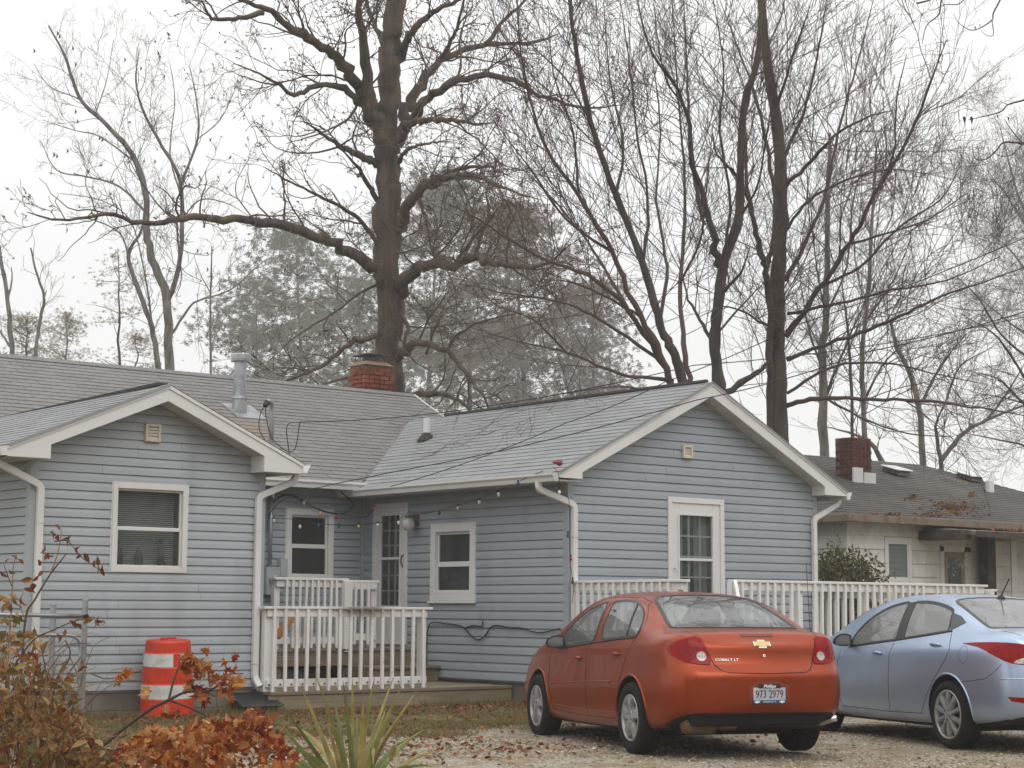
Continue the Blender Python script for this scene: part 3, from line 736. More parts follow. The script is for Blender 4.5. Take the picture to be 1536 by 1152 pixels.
# pebbles: lumpy octahedra
peb = (np.array([(1, 0, 0), (.1, .8, 0), (-.9, .15, .05), (0, -.75, .1), (.1, .1, .55), (0, 0, -.4)]), np.array([(0, 1, 4), (1, 2, 4), (2, 3, 4), (3, 0, 4), (1, 0, 5), (2, 1, 5), (3, 2, 5), (0, 3, 5)]))
def view_pts(N, y0, y1, x0=-40, x1=1576, power=1.):
    px_ = rng.uniform(x0, x1, N); py_ = y0+(y1-y0)*rng.uniform(0, 1, N)**power
    d = np.array(rt2)[None]*((px_-768)/FPX)[:, None]+np.array(up2)[None]*((576-py_)/FPX)[:, None]+np.array(fw)[None]
    P = np.array(CAM)[None]+d*((0.0-CAM.z)/d[:, 2])[:, None]
    P[:, 2] = gz(P[:, 0], P[:, 1]); return P
pebble_m = ramp_mat('limestone_pebbles', [(.14, .105, .07), (.25, .20, .135), (.36, .305, .22), (.46, .40, .30), (.30, .245, .17), (.16, .12, .085), (.60, .55, .45)], .85)
def area_pts(N, x0, x1, y0, y1):
    P = np.stack([rng.uniform(x0, x1, N), rng.uniform(y0, y1, N), np.zeros(N)], 1); P[:, 2] = gz(P[:, 0], P[:, 1]); return P
P = area_pts(90000, 6.5, 21, 8.5, 18.0)
den = np.sin(P[:, 0]*1.1+np.sin(P[:, 1]*1.7))*np.cos(P[:, 1]*1.3+P[:, 0]*.4)
edge = 15.1+.45*np.sin(P[:, 0]*2.1)
keep = (den+rng.normal(0, .5, len(P)) > -.35) & ((P[:, 1] < edge) | (rng.random(len(P)) < .05)) & ((P[:, 0]+P[:, 1]*.35 < 16.2) | (rng.random(len(P)) < .35))
P = P[keep]
scatter('gravel', peb, P, rng.uniform(.006, .018, len(P))*(1+.6*(rng.random(len(P)) > .93)), pebble_m)
P = area_pts(2600, 6.5, 21, 8.5, 15.5); scatter('stones', peb, P, rng.uniform(.018, .032, len(P)), pebble_m)
# fallen leaves on the ground
def leaf_poly(kind='maple'):
    if kind == 'maple':
        o = [(0, -.5), (.12, -.28), (.5, -.35), (.42, -.1), (.62, .12), (.32, .16), (.34, .45), (.12, .3), (0, .62), (-.12, .3), (-.34, .45), (-.32, .16), (-.62, .12), (-.42, -.1), (-.5, -.35), (-.12, -.28)]
        c = [(0, 0, .0)]
        V = [(x, y, .14*(abs(x)**1.2)+.1*math.sin(3*y+x)) for x, y in o]+c
        F = [(i, (i+1) % 16, 16) for i in range(16)]
    else:
        o = [(0, -.5), (.2, -.2), (.24, .1), (.12, .35), (0, .55), (-.12, .35), (-.24, .1), (-.2, -.2)]
        V = [(x, y, .25*abs(x)-.3*y*y) for x, y in o]+[(0, -.2, -.03), (0, .2, -.04)]
        F = [(0, 1, 8), (1, 2, 9), (1, 9, 8), (2, 3, 9), (3, 4, 9), (4, 5, 9), (5, 6, 9), (6, 7, 8), (6, 8, 9), (7, 0, 8)]
    return np.array(V), np.array(F)
maple = leaf_poly(); oval = leaf_poly('oval')
litter_m = ramp_mat('fallen_leaf_litter', [(.13, .04, .018), (.20, .06, .022), (.30, .12, .04), (.15, .07, .035), (.32, .18, .09), (.09, .035, .02)], .8, .15)
P1 = area_pts(5200, 9.2, 16.0, 16.6, 18.5); P2 = area_pts(900, 7.5, 15, 12, 17.5); P3 = area_pts(900, 14.5, 21, 14.5, 19.5); P4 = area_pts(1500, 7.0, 11.2, 12.5, 18.7)
b1 = P1[(rng.random(len(P1)) < np.clip(1.1-(18.5-P1[:, 1])*.75, .05, 1))]
PP = np.concatenate([b1, P2, P3, P4]); PP[:, 2] += .012
scatter('fallen_leaves', maple, PP, rng.uniform(.022, .075, len(PP))*rng.uniform(.6, 1, len(PP)), litter_m, tilt=.45)
# thin turf
def grass(name, P, h0, h1, m):
    N = len(P); a = rng.uniform(0, 2*np.pi, N); h = rng.uniform(h0, h1, N); w = rng.uniform(.002, .0045, N)
    lx, ly = rng.normal(0, .45, N)*h, rng.normal(0, .45, N)*h
    A = P+np.stack([np.cos(a)*w, np.sin(a)*w, np.zeros(N)], 1); B = P-np.stack([np.cos(a)*w, np.sin(a)*w, np.zeros(N)], 1); T = P+np.stack([lx, ly, h], 1)
    V = np.stack([A, B, T], 1).reshape(-1, 3); F = np.arange(3*N).reshape(-1, 3)
    return np_mesh(name, V, F, m, kind='stuff')
grass_m = ramp_mat('autumn_turf', [(.10, .09, .03), (.18, .145, .05), (.24, .19, .08), (.14, .12, .04), (.30, .23, .12), (.17, .10, .05)], .8, .2)
P = area_pts(110000, 8.0, 16.5, 14.6, 18.7); dd = np.sin(P[:, 0]*1.9)*np.sin(P[:, 1]*2.3+P[:, 0]); P = P[(dd+rng.normal(0, .5, len(P)) > .12) & (P[:, 1] > 15.0+.45*np.sin(P[:, 0]*2.1))]
grass('grass', P, .015, .055, grass_m)

# ============================================================ DECKS AND RAILINGS
oldwood = mat('weathered_deck_wood', (.27, .215, .145), .85, noise=[(3, 5, (.16, .12, .08), .4, .7, (.25, 1, 1)), (40, 3, (.10, .08, .055), .5, .8, (.05, 1, 1)), (1.5, 3, (.22, .19, .10), .5, .8)], bump=(50, .4, .004, (.05, 1, 1)), island=.12)
wpaint = mat('peeling_white_railing_paint', (.74, .72, .69), .6, noise=[(1.7, 5, (.46, .39, .32), .60, .78), (18, 4, (.42, .36, .28), .68, .76)], bump=(40, .15, .003), island=.04, extra=stain((12.85, 18.68, 1.27), (.62, .5, .13), (.17, .12, .085), .85))
bolt_m = mat('rusty_bolt', (.11, .075, .055), .7)
def railing_parts(p, a, b, z0, z1, nbal, posts, outside, lower=None, cap_w=.14, bolts=False, ext=.0, toprail=True):
    """a,b: (x,y) ends; posts: fractions 0..1 where posts stand; outside: side (+1/-1) the balusters stand on"""
    A, B = Vector((*a, 0)), Vector((*b, 0)); d = (B-A).normalized(); nrm = Vector((d.y, -d.x, 0))*outside; L = (B-A).length
    def Q(s, o, z): v = A+d*s+nrm*o; return (v.x, v.y, z)
    def bx(s0, s1, o0, o1, za, zb, skew=0):
        if skew: q = random.gauss(0, .006); return MB().hexa([Q(s0-q, o0, za), Q(s1-q, o0, za), Q(s1-q, o1, za-skew), Q(s0-q, o1, za-skew), Q(s0+q, o0, zb), Q(s1+q, o0, zb), Q(s1+q, o1, zb), Q(s0+q, o1, zb)])
        return MB().hexa([Q(s0, o0, za), Q(s1, o0, za), Q(s1, o1, za-skew), Q(s0, o1, za-skew), Q(s0, o0, zb), Q(s1, o0, zb), Q(s1, o1, zb), Q(s0, o1, zb)])
    bx(-.04-ext, L+.04+ext, -cap_w/2-.02, cap_w/2-.02, z1-.032, z1).build('top_rail', wpaint, p, bevel=.004)
    bx(0, L, -.02, .018, z1-.125, z1-.034).build('upper_rail', wpaint, p, bevel=.003)
    lz = lower if lower else z0+.10
    bx(0, L, -.02, .018, lz-.045, lz+.045).build('lower_rail', wpaint, p, bevel=.003)
    for i in range(nbal):
        s = L*(i+.5)/nbal
        if any(abs(s-f*L) < .05 for f in posts): continue
        jt = random.uniform(-.004, .004)
        bx(s-.019+jt, s+.019+jt, .0185, .055, lz-.075, z1-.036, .03).build('baluster', wpaint, p, bevel=.003)
        if bolts: MB().tube([Q(s-.05, .018, lz-.015), Q(s-.05, .034, lz-.015)], .011, 6).build('bolt', bolt_m, p)
    for f in posts: bx(f*L-.045, f*L+.045, -.105, -.0205, z0, z1-.034).build('post', wpaint, p, bevel=.004)
GZ = .06
deck = thing('wooden_deck', 'low weathered plank deck with steps and a raised porch in the blue house corner', 'deck', (13.3, 18.6, GZ))
# low deck: boards run left-right, top z .30
y = 18.56; k = 0
while y < 22.0:
    y1_ = min(y+.135, 22.03)
    x1_ = XR-.02
    x0_ = XL1+.03 if y > 18.8 else XL1-.02
    MB().box(x0_, x1_, y, y1_, .262+random.uniform(-.002, .002), .30+random.uniform(-.003, .002)).build('deck_board', oldwood, deck, bevel=.004)
    y += .143
MB().box(XL1-.03, 13.6, 18.575, 18.615, .07, .258).build('rim_board', oldwood, deck, bevel=.003)
MB().box(13.605, XR-.02, 18.575, 18.615, .075, .258).build('rim_board', oldwood, deck, bevel=.003)
MB().box(13.9, XR-.02, 18.545, 18.573, .07, .12).build('rim_board', oldwood, deck, bevel=.003)
# raised porch
PX0, PX1, PY0, PZ = 12.88, XR-.03, 20.72, .745
x = PX0
while x < PX1-.02:
    MB().box(x, min(x+.135, PX1), PY0-.02, 22.03, PZ-.036, PZ).build('deck_board', oldwood, deck, bevel=.004); x += .142
MB().box(PX0, PX1, PY0, PY0+.038, PZ-.23, PZ-.037).build('rim_board', oldwood, deck, bevel=.003)
MB().box(PX0, PX0+.038, PY0+.04, 22.03, PZ-.23, PZ-.037).build('rim_board', oldwood, deck, bevel=.003)
for xx in (PX0+.05, 14.0): MB().box(xx, xx+.09, PY0+.05, PY0+.14, .301, PZ-.24).build('post', oldwood, deck, bevel=.003)
# step to the low deck along the side wall
MB().box(14.0, XR-.03, 20.10, 20.37, .48, .517).build('tread', oldwood, deck, bevel=.004)
MB().box(14.0, XR-.03, 20.38, 20.65, .48, .517).build('tread', oldwood, deck, bevel=.004)
MB().box(14.02, XR-.04, 20.14, 20.175, .301, .478).build('riser', oldwood, deck, bevel=.003)
MB().box(14.0, 14.04, 20.18, 20.70, .301, .478).build('stringer', oldwood, deck, bevel=.003)
rail1 = thing('railing', 'lower white wooden railing along the front edge of the low plank deck', 'railing', (12.7, 18.68, .3))
railing_parts(rail1, (11.50, 18.68), (13.86, 18.68), .30, 1.31, 15, (.012, .988), 1, lower=.40, bolts=True, ext=.03)
MB().box(11.56, 11.66, 18.70, 18.80, .30, 1.27).build('post', wpaint, rail1, bevel=.004)
rail2 = thing('railing', 'upper white railing around the raised corner porch beneath the back window', 'railing', (13.6, 20.78, .75))
railing_parts(rail2, (12.93, 20.80), (14.03, 20.80), .745, 1.695, 11, (.03,), 1, lower=.86)
MB().box(13.97, 14.10, 20.70, 20.83, .70, 1.66).build('post', wpaint, rail2, bevel=.004)
railing_parts(rail2, (14.13, 20.80), (14.56, 20.80), .745, 1.675, 4, (.95,), 1, lower=.90, cap_w=.09)
tanwood = mat('tan_lumber', (.42, .20, .07), .7, noise=[(20, 3, (.3, .14, .05), .4, .7, (1, 1, .2))])
tag(MB().beam((11.95, 19.2, .92), (12.28, 19.25, 1.26), .035, .16, (0, -1, 0)).build('lumber_offcut', tanwood), 'orange tan lumber offcut leaning behind the left end of the lower railing', 'lumber')
tub_m = mat('blue_grey_tub', (.10, .13, .16), .5)
def tote(x0, x1, y0, y1, z0, z1, m, label):
    b = MB(); t = .03; b.hexa([(x0+t, y0+t, z0), (x1-t, y0+t, z0), (x1-t, y1-t, z0), (x0+t, y1-t, z0), (x0, y0, z1), (x1, y0, z1), (x1, y1, z1), (x0, y1, z1)])
    b.box(x0-.015, x1+.015, y0-.015, y1+.015, z1, z1+.02); b.box(x0+.03, x1-.03, y0+.03, y1-.03, z1+.02, z1+.03)
    return tag(b.build('storage_tub', m, bevel=.005), label, 'tub')
tote(13.05, 13.5, 20.85, 21.3, .302, .46, tub_m, 'dark blue storage tub with a lid under the raised porch')
tote(13.55, 13.92, 20.9, 21.3, .302, .44, mat('green_tub', (.05, .08, .03), .5), 'dark green lidded tub under the porch, right of the blue tub')

# right deck with its railings
rdeck = thing('wooden_deck', 'raised white railed deck running along the right gable of the house', 'deck', (18, 15.3, 0))
x = 15.2; RZ = .70
while x < 21.0:
    MB().box(x, x+.135, 15.08, YR-.03 if x < XR1 else 18.6, RZ-.036, RZ).build('deck_board', oldwood, rdeck, bevel=.004) if x > 15.21 else None
    x += .142
MB().box(15.66, 20.9, 15.04, 15.078, RZ-.25, RZ-.0).build('rim_board', wpaint, rdeck, bevel=.003)
for xx in (15.8, 17.5, 19.3, 20.8): MB().box(xx, xx+.09, 15.12, 15.21, 0, RZ-.04).build('post', oldwood, rdeck)
rail3 = thing('railing', 'white railing running out from the corner downspout behind the orange red car', 'railing', (15.25, 16.4, .7))
railing_parts(rail3, (15.25, 17.38), (15.25, 15.46), RZ-.5, 1.655, 14, (.97,), 1)
rail4 = thing('railing', 'long white railing between the two parked cars and the white bungalow', 'railing', (18, 15.1, .7))
railing_parts(rail4, (15.74, 15.06), (20.55, 15.06), RZ-.02, 1.655, 34, (.0, .24, .5, .76, .995), 1)
MB().beam((15.70, 15.04, 1.60), (15.42, 14.70, 1.32), .04, .12).build('stair_rail', wpaint, rail4, bevel=.003)
rail5 = thing('railing', 'far white railing at the back right edge of the deck beside the holly bush', 'railing', (21, 17, .7))
railing_parts(rail5, (20.95, 15.2), (20.95, 18.6), RZ-.02, 1.60, 22, (.0, .5, 1.), 1)

# ============================================================ METER, MAST, CABLES, LIGHTS
YW = YM-.024
met = thing('electric_meter', 'grey electric meter box with round glass dial on the back wall', 'meter', (13.6, YW, 1.65))
MB().box(13.475, 13.70, YW-.12, YW, 1.47, 1.86).build('enclosure', grey_box, met, bevel=.006)
m_ = MB(); m_.lathe([(.088, -.0), (.088, -.03), (.075, -.035), (.072, -.08), (.05, -.095), (.0, -.10)], (13.60, YW-.12, 1.68), 20, 'y'); m_.build('dial', mat('meter_glass', (.32, .33, .33), .15), met, smooth=False)
MB().box(13.72, 13.84, YW-.09, YW, 1.72, 1.98).build('junction_box', grey_box, met, bevel=.005)
MB().lathe([(.03, 0), (.03, -.04), (.015, -.05)], (13.735, YW-.05, 1.52), 10, 'y').build('knob', grey_box, met)
mast = thing('service_mast', 'grey electrical conduit rising from the meter through the eave to a curved weatherhead', 'conduit', (13.56, YW-.07, 1.86))
MB().tube([(13.56, YW-.06, 1.86), (13.56, YW-.06, 2.9)], .028, 10).build('lower_conduit', grey_metal, mast, smooth=True)
MX, MY = 13.545, 22.05
MB().tube([(MX, MY-.05, 2.85), (MX, MY-.05, 4.05), (MX, MY-.06, 4.13), (MX-.03, MY-.08, 4.19), (MX-.08, MY-.1, 4.20), (MX-.13, MY-.12, 4.17)], [.036]*5+[.045], 10).build('upper_conduit', grey_metal, mast, smooth=True)
MB().tube([(MX-.12, MY-.12, 4.18), (MX-.17, MY-.14, 4.12)], [.05, .035], 8).build('weatherhead', black_rubber, mast)
MB().lathe([(.05, 3.55), (.05, 3.60)], (MX, MY-.05, 0), 10).build('clamp', grey_metal, mast)
def catenary(a, b, sag, n=14):
    a, b = Vector(a), Vector(b); return [a.lerp(b, i/n)-Vector((0, 0, sag*4*(i/n)*(1-i/n))) for i in range(n+1)]
def cable(name, label, paths, r=.008, cat='cable', group=None, m=None):
    b = MB()
    for p in paths: b.tube(p, r, 5)
    return tag(b.build(name, m or black_rubber, smooth=True), label, cat, group)
# service drop: from the weatherhead, a loop, then over the roof to the upper right
mh = Vector((MX-.16, MY-.14, 4.12)); hook = Vector((MX+.05, MY-.10, 3.60))
def smooth(pts, n=6):
    P = [Vector(p) for p in pts]; P = [P[0]*2-P[1]]+P+[P[-1]*2-P[-2]]; o = []
    for i in range(1, len(P)-2):
        for k in range(n):
            t = k/n; a, b_, c, d = P[i-1:i+3]
            o.append(.5*((2*b_)+(c-a)*t+(2*a-5*b_+4*c-d)*t*t+(3*b_-a-3*c+d)*t**3))
    o.append(P[-2]); return o
svc0 = atY(450, 633, 21.6)
cable('service_drop_cable', 'black service cable looping at the weatherhead and crossing above the shingle roof', [
    smooth([mh, mh+Vector((-.14, -.1, -.12)), mh+Vector((-.12, -.1, -.42)), hook+Vector((.05, -.25, -.25)), atY(430, 640, 21.3), svc0]),
    smooth([mh, mh+Vector((-.05, -.12, -.2)), mh+Vector((.02, -.2, -.5)), hook+Vector((.1, -.3, -.12)), svc0]),
    catenary(svc0, atY(670, 618, 20.5), .03), catenary(atY(670, 618, 20.5), atY(1040, 548, 18.0), .05), catenary(atY(1040, 548, 18.0), atY(1560, 470, 15.0), .1)], .007)
cable('utility_cable', 'thin black cable crossing low over the right shingle slope to the gable peak', [
    smooth([atY(400, 800, 21.95), atY(405, 770, 21.9), atY(428, 748, 21.7), atY(470, 733, 21.0), atY(600, 706, 19.6)]),
    catenary(atY(600, 706, 19.6), atY(1045, 600, 16.6), .06), catenary(atY(1045, 600, 16.6), atY(1300, 528, 14.5), .05), catenary(atY(1300, 528, 14.5), atY(1620, 440, 12.5), .05)], .007)
cable('utility_cable', 'thin black cable rising steeply across the right shingle slope above the eave', [
    catenary(atY(585, 730, 19.9), atY(850, 634, 17.0), .05), catenary(atY(850, 634, 17.0), atY(1000, 572, 15.6), .03), catenary(atY(1000, 572, 15.6), atY(1200, 486, 14), .03), catenary(atY(1200, 486, 14), atY(1620, 320, 11.5), .05)], .006)
cable('utility_cable', 'black cable drooping on the back wall above the window', [
    smooth([atY(402, 765, 21.98), atY(416, 748, 21.98), atY(436, 742, 21.98), atY(462, 758, 21.98), atY(492, 769, 21.98), atY(515, 770, 21.98), atY(530, 757, 21.9), atY(512, 738, 21.7)])], .009)
cable('extension_cord', 'black cord hanging in loops low on the side wall left of the orange red car', [
    smooth([(XR-.035, 20.42, .36), (XR-.035, 20.43, .75), (XR-.05, 20.38, 1.0), (XR-.05, 20.28, 1.10), (XR-.035, 20.0, 1.09), (XR-.035, 19.62, 1.05), (XR-.035, 19.42, .93), (XR-.035, 19.27, .88), (XR-.035, 19.12, .94), (XR-.035, 18.95, 1.07), (XR-.035, 18.6, 1.05), (XR-.035, 18.4, 1.05), (XR-.035, 18.1, 1.0), (XR-.035, 17.9, 1.0), (XR-.035, 17.6, 1.05)]),
    smooth([(XR-.035, 19.55, 1.04), (XR-.035, 19.35, 1.07), (XR-.035, 19.2, 1.06), (XR-.035, 19.17, 1.13)])], .009)
# string lights: cord + bulbs
bulb_cols = {'white': (.75, .74, .7), 'red': (.30, .02, .03), 'blue': (.03, .08, .22), 'green': (.02, .10, .06), 'orange': (.75, .38, .22), 'amber': (.6, .42, .18)}
for k_, c_ in bulb_cols.items(): mat('bulb_'+k_, c_, .25)
def string_lights(label, pts, bulbs):
    t = thing('string_lights', label, 'string lights', pts[0])
    MB().tube(smooth(pts, 5), .0045, 4).build('cord', black_rubber, t)
    for p, c in bulbs:
        p = Vector(p); MB().lathe([(.012, 0), (.012, -.03)], p, 8).build('socket', black_rubber, t)
        b = MB().lathe([(.011, -.03), (.02, -.045), (.02, -.06), (.012, -.078), (.003, -.086)], p, 10).build('bulb', MATS['bulb_'+c], t, smooth=True)
W = 21.9
string_lights('coloured bulb string looping from the back wall past the storm door', [atY(404, 778, W), atY(430, 778, W), atY(455, 782, 21.7), atY(480, 786, 21.6), atY(506, 787, 21.6), atY(538, 787, 21.5), atY(568, 784, 21.2), atY(598, 779, 20.6), atY(615, 766, 20.2)],
    [(atY(411, 775, W), 'white'), (atY(450, 784, 21.7), 'white'), (atY(478, 783, 21.6), 'blue'), (atY(508, 784, 21.6), 'green'), (atY(538, 784, 21.5), 'amber'), (atY(567, 782, 21.2), 'white'), (atY(598, 778, 20.6), 'white')])
string_lights('bulb string hanging across the back wall above the window', [atY(408, 738, W), atY(440, 745, W), atY(456, 752, W), atY(480, 764, 21.8), atY(505, 770, 21.7), atY(545, 776, 21.5), atY(560, 764, 21.2)],
    [(atY(410, 738, W), 'white'), (atY(456, 748, W), 'white'), (atY(480, 764, 21.8), 'orange'), (atY(505, 770, 21.7), 'red'), (atY(561, 757, 21.2), 'red')])
string_lights('bulb string sagging below the long eave over the side window', [atY(625, 772, 20.4), atY(658, 766, 19.9), atY(687, 758, 19.4), atY(719, 748, 18.9), atY(748, 736, 18.4), atY(778, 722, 17.9), atY(815, 706, 17.35)],
    [(atY(659, 764, 19.9), 'green'), (atY(687, 756, 19.4), 'orange'), (atY(719, 747, 18.9), 'white'), (atY(748, 735, 18.4), 'white'), (atY(777, 720, 17.9), 'blue')])
string_lights('bulb string running down the corner downspout between the two walls', [atY(830, 700, 17.12), atY(838, 712, 17.15), atY(840, 740, 17.3), atY(853, 748, 17.3), atY(854, 800, 17.36), atY(855, 840, 17.36), atY(860, 880, 17.3), atY(858, 905, 17.3)],
    [(atY(839, 732, 17.2), 'white'), (atY(852, 797, 17.35), 'green'), (atY(856, 832, 17.35), 'red'), (atY(859, 866, 17.3), 'green')])
tag(MB().lathe([(.008, .07), (.035, .06), (.042, .03), (.025, -.015), (.014, -.06), (.003, -.09)], atY(836, 694, 17.1), 8, 'x').build('ornament', mat('red_ornament', (.22, .01, .03), .3)), 'dark red ornament lying on the gutter at the gable corner', 'ornament')
# porch light
lt = thing('porch_light', 'round white globe lamp beside the storm door', 'lamp', (XR, 20.65, 2.5))
gl = onw = Vector((XR-.16, 20.72, 2.47))
MB().lathe([(.001, -.10), (.06, -.085), (.09, -.04), (.095, 0), (.085, .045), (.05, .08), (.035, .09)], gl, 16).build('globe', mat('opal_globe', (.52, .50, .45), .3), lt, smooth=True)
b = MB(); b.lathe([(.05, .085), (.05, .12)], gl, 12); b.box(XR-.16, XR-.02, gl.y-.015, gl.y+.015, gl.z+.10, gl.z+.13); b.box(XR-.035, XR-.02, gl.y-.06, gl.y+.06, gl.z-.02, gl.z+.15); b.build('bracket', mat('grey_bracket', (.12, .12, .12), .5), lt)

# ============================================================ BARREL, BLACK TRAY, FENCE
orange = mat('orange_plastic', (.62, .040, .008), .45, noise=[(5, 4, (.46, .028, .008), .45, .75)])
retro = mat('white_reflective_band', (.66, .66, .63), .4, noise=[(8, 4, (.45, .42, .38), .5, .75)])
bc = Vector((10.10, 18.50, float(gz(10.1, 18.5))-.01))
bar = thing('traffic_barrel', 'orange traffic barrel with white bands in front of the left wall', 'traffic barrel', bc)
bar['local'] = 1; bar.scale = (1.16, 1.16, .93); bar.rotation_euler = (R(1.5), R(-2.5), R(20))
prof = [(.30, 0), (.30, .035), (.262, .05), (.258, .22), (.252, .235), (.250, .40), (.243, .415), (.240, .60), (.233, .615), (.230, .77), (.222, .785), (.216, .90), (.205, .925), (.0, .94)]
MB().lathe(prof, n=28, cap=False).build('drum', orange, bar, smooth=False)
def band(z0, z1, r0, r1, gaps, m, name='band'):
    b = MB(); n = 40
    for k in range(n):
        t0, t1 = 360*k/n, 360*(k+1)/n
        if any(g0 <= (t0+t1)/2 <= g1 for g0, g1 in gaps): continue
        P = [(r*math.cos(R(t)), r*math.sin(R(t)), z) for z, r in ((z0, r0), (z1, r1)) for t in (t0, t1)]
        b.add(P, [(0, 1, 3, 2)])
    return b.build(name, m, bar)
band(.235, .40, .2565, .2545, [], retro)
band(.615, .77, .238, .235, [(232, 254)], retro)
hb = MB(); hb.box(-.03, .03, -.012, .012, .94, .955); hb.box(-.10, .10, -.02, .02, .936, .955); hb.build('handle', orange, bar, bevel=.004)
blk = mat('black_sheet_plastic', (.02, .021, .023), .35)
spl = MB(); spl.hexa([(11.12, 18.45, .075), (11.45, 18.45, .075), (11.50, 18.82, .10), (11.12, 18.82, .10), (11.02, 18.42, .16), (11.62, 18.42, .16), (11.56, 18.83, .30), (11.08, 18.83, .30)])
tag(spl.build('splash_tray', blk, bevel=.01), 'black plastic splash tray under the right downspout of the left gable', 'tray')
fence = thing('chain_link_gate', 'galvanised chain link gate and posts half hidden by the brown shrub', 'gate', (8.9, 18.3, 0))
def fp(px_, py_, Y=18.25): return atY(px_, py_, Y)
p1 = fp(128, 898); p2 = fp(80, 905)
for p, n_ in ((p1, 'post'), (p2, 'post')):
    b = MB(); b.tube([(p.x, p.y, 0), (p.x, p.y, p.z-.03)], .033, 10); b.lathe([(.036, p.z-.03), (.036, p.z-.012), (.02, p.z)], (p.x, p.y, 0), 10); b.build(n_, grey_metal, fence, smooth=False)
t0, t1 = fp(-60, 921, 18.21), fp(126, 924, 18.21)
MB().tube([t0, t1], .022, 8).build('top_rail', grey_metal, fence, smooth=True)
gpts = [fp(118, 1090, 18.2), fp(119, 1000, 18.2), fp(120, 968, 18.2), fp(115, 958, 18.2), fp(104, 953, 18.2), fp(60, 952, 18.2), fp(-40, 950, 18.2)]
MB().tube(smooth(gpts, 4), .017, 8).build('gate_frame', grey_metal, fence, smooth=True)
wm = MB(); gx0, gx1 = 7.4, p1.x-.05; zt, zb = t0.z-.02, .08; c_ = .055
k = int((gx1-gx0)/c_)
for i in range(-22, k):
    for sgn in (1, -1):
        x0_ = gx0+i*c_; pts = []
        n_ = int((zt-zb)/c_)
        a_ = (x0_ if sgn > 0 else x0_+n_*c_, zb); e_ = (x0_+n_*c_ if sgn > 0 else x0_, zt)
        # clip to the panel
        def clipx(P, Q, X): t = (X-P[0])/(Q[0]-P[0]); return (X, P[1]+(Q[1]-P[1])*t)
        P_, Q_ = a_, e_
        lo_, hi_ = min(P_[0], Q_[0]), max(P_[0], Q_[0])
        if hi_ < gx0 or lo_ > gx1: continue
        if P_[0] < gx0: P_ = clipx(a_, e_, gx0)
        if Q_[0] < gx0: Q_ = clipx(a_, e_, gx0)
        if P_[0] > gx1: P_ = clipx(a_, e_, gx1)
        if Q_[0] > gx1: Q_ = clipx(a_, e_, gx1)
        wm.tube([(P_[0], 18.24+.004*sgn, P_[1]), (Q_[0], 18.24+.004*sgn, Q_[1])], .0018, 3, cap=False)
wm.build('mesh_wire', grey_metal, fence, kind='stuff')
MB().beam(fp(126, 984), fp(137, 985), .02, .02).build('latch', grey_metal, fence)

# ============================================================ THE WHITE BUNGALOW NEXT DOOR
nb_w = mat('dingy_white_shake_siding', (.74, .715, .68), .7, noise=[(2, 4, (.50, .47, .43), .45, .75), (30, 4, (.55, .52, .48), .5, .8, (1, 1, .1))], island=.04)
nb_r = shingle_mat('dark_grey_old_shingle', (.10, .095, .088), (.135, .12, .10))
nb_e = mat('rusty_gutter', (.20, .165, .12), .8, noise=[(7, 4, (.16, .11, .07), .45, .65), (30, 3, (.36, .2, .08), .6, .75)])
nbh = thing('house', 'white bungalow with a dark hipped shingle roof and a small lean-to canopy', 'house', (23.3, 19.77, 0))
NY, NX = 19.77, 23.30
def nwall(kind, c, u0, u1, z0, z1, e, openings=()):
    xf = wall_frame(kind, c); w = MB(xf)
    w.box(u0, u1, -.06, -.001, z0, z1); o = w.build('wall', nb_w, nbh)
    z = z0
    while z < z1-.02:
        u = u0
        cuts = sorted([q for q in openings if q[2] < z+e and q[3] > z])
        segs = []; a = u0
        for q in cuts: segs.append((a, q[0])); a = q[1]
        segs.append((a, u1))
        for s0, s1 in segs:
            s = s0
            while s < s1-.02:
                s2 = min(s+1.2, s1)
                MB(xf).hexa([(s+.003, 0, z), (s2-.003, 0, z), (s2-.003, .026, z), (s+.003, .026, z), (s+.003, 0, min(z+e, z1)-.004), (s2-.003, 0, min(z+e, z1)-.004), (s2-.003, .006, min(z+e, z1)-.004), (s+.003, .006, min(z+e, z1)-.004)]).build('siding_board', nb_w, o); s = s2
        z += e
def nwin(u0, u1, z0, z1, cas=.07, m_=trim, blind=True, name='window'):
    xf = wall_frame('front', NY); w = MB(xf); frame_rect(w, u0, u1, z0, z1, cas, .0, .035); o = w.build(name, m_, nbh, bevel=.004)
    a0, a1, b0, b1 = u0+cas, u1-cas, z0+cas, z1-cas; s = MB(xf); frame_rect(s, a0, a1, b0, b1, .035, .0, .022); s.build('sash', m_, o)
    MB(xf).box(a0+.035, a1-.035, .012, .015, b0+.035, b1-.035).build('pane', pane_glass, o)
    if blind: MB(xf).box(a0+.03, a1-.03, .003, .006, b0+.03, b1-.03).build('blind', mat('pale_blind', (.45, .45, .42), .7, noise=[(60, 1, (.3, .3, .28), .45, .55, (.01, .01, 1))]), o)
    else: MB(xf).box(a0+.03, a1-.03, .003, .006, b0+.03, b1-.03).build('lining', room_dark, o)
    return o
nop = [(24.27-.02, 24.95+.02, 1.75, 2.52), (25.78, 26.55, .3, 2.42)]
nwall('front', NY, NX, 32.5, .3, 2.80, .225, nop)
nwall('side', NX, NY, 27.5, .3, 2.80, .225)
nwin(24.25, 24.95, 1.76, 2.53)
o_ = nwin(25.85, 26.42, .5, 2.32, .06, mat('tan_door_frame', (.32, .24, .13), .6), False, 'door')
MB(wall_frame('front', NY)).box(25.74, 25.845, .0, .03, .3, 2.42).build('door_casing', trim, nbh); MB(wall_frame('front', NY)).box(26.425, 26.60, .0, .03, .3, 2.42).build('door_casing', trim, nbh)
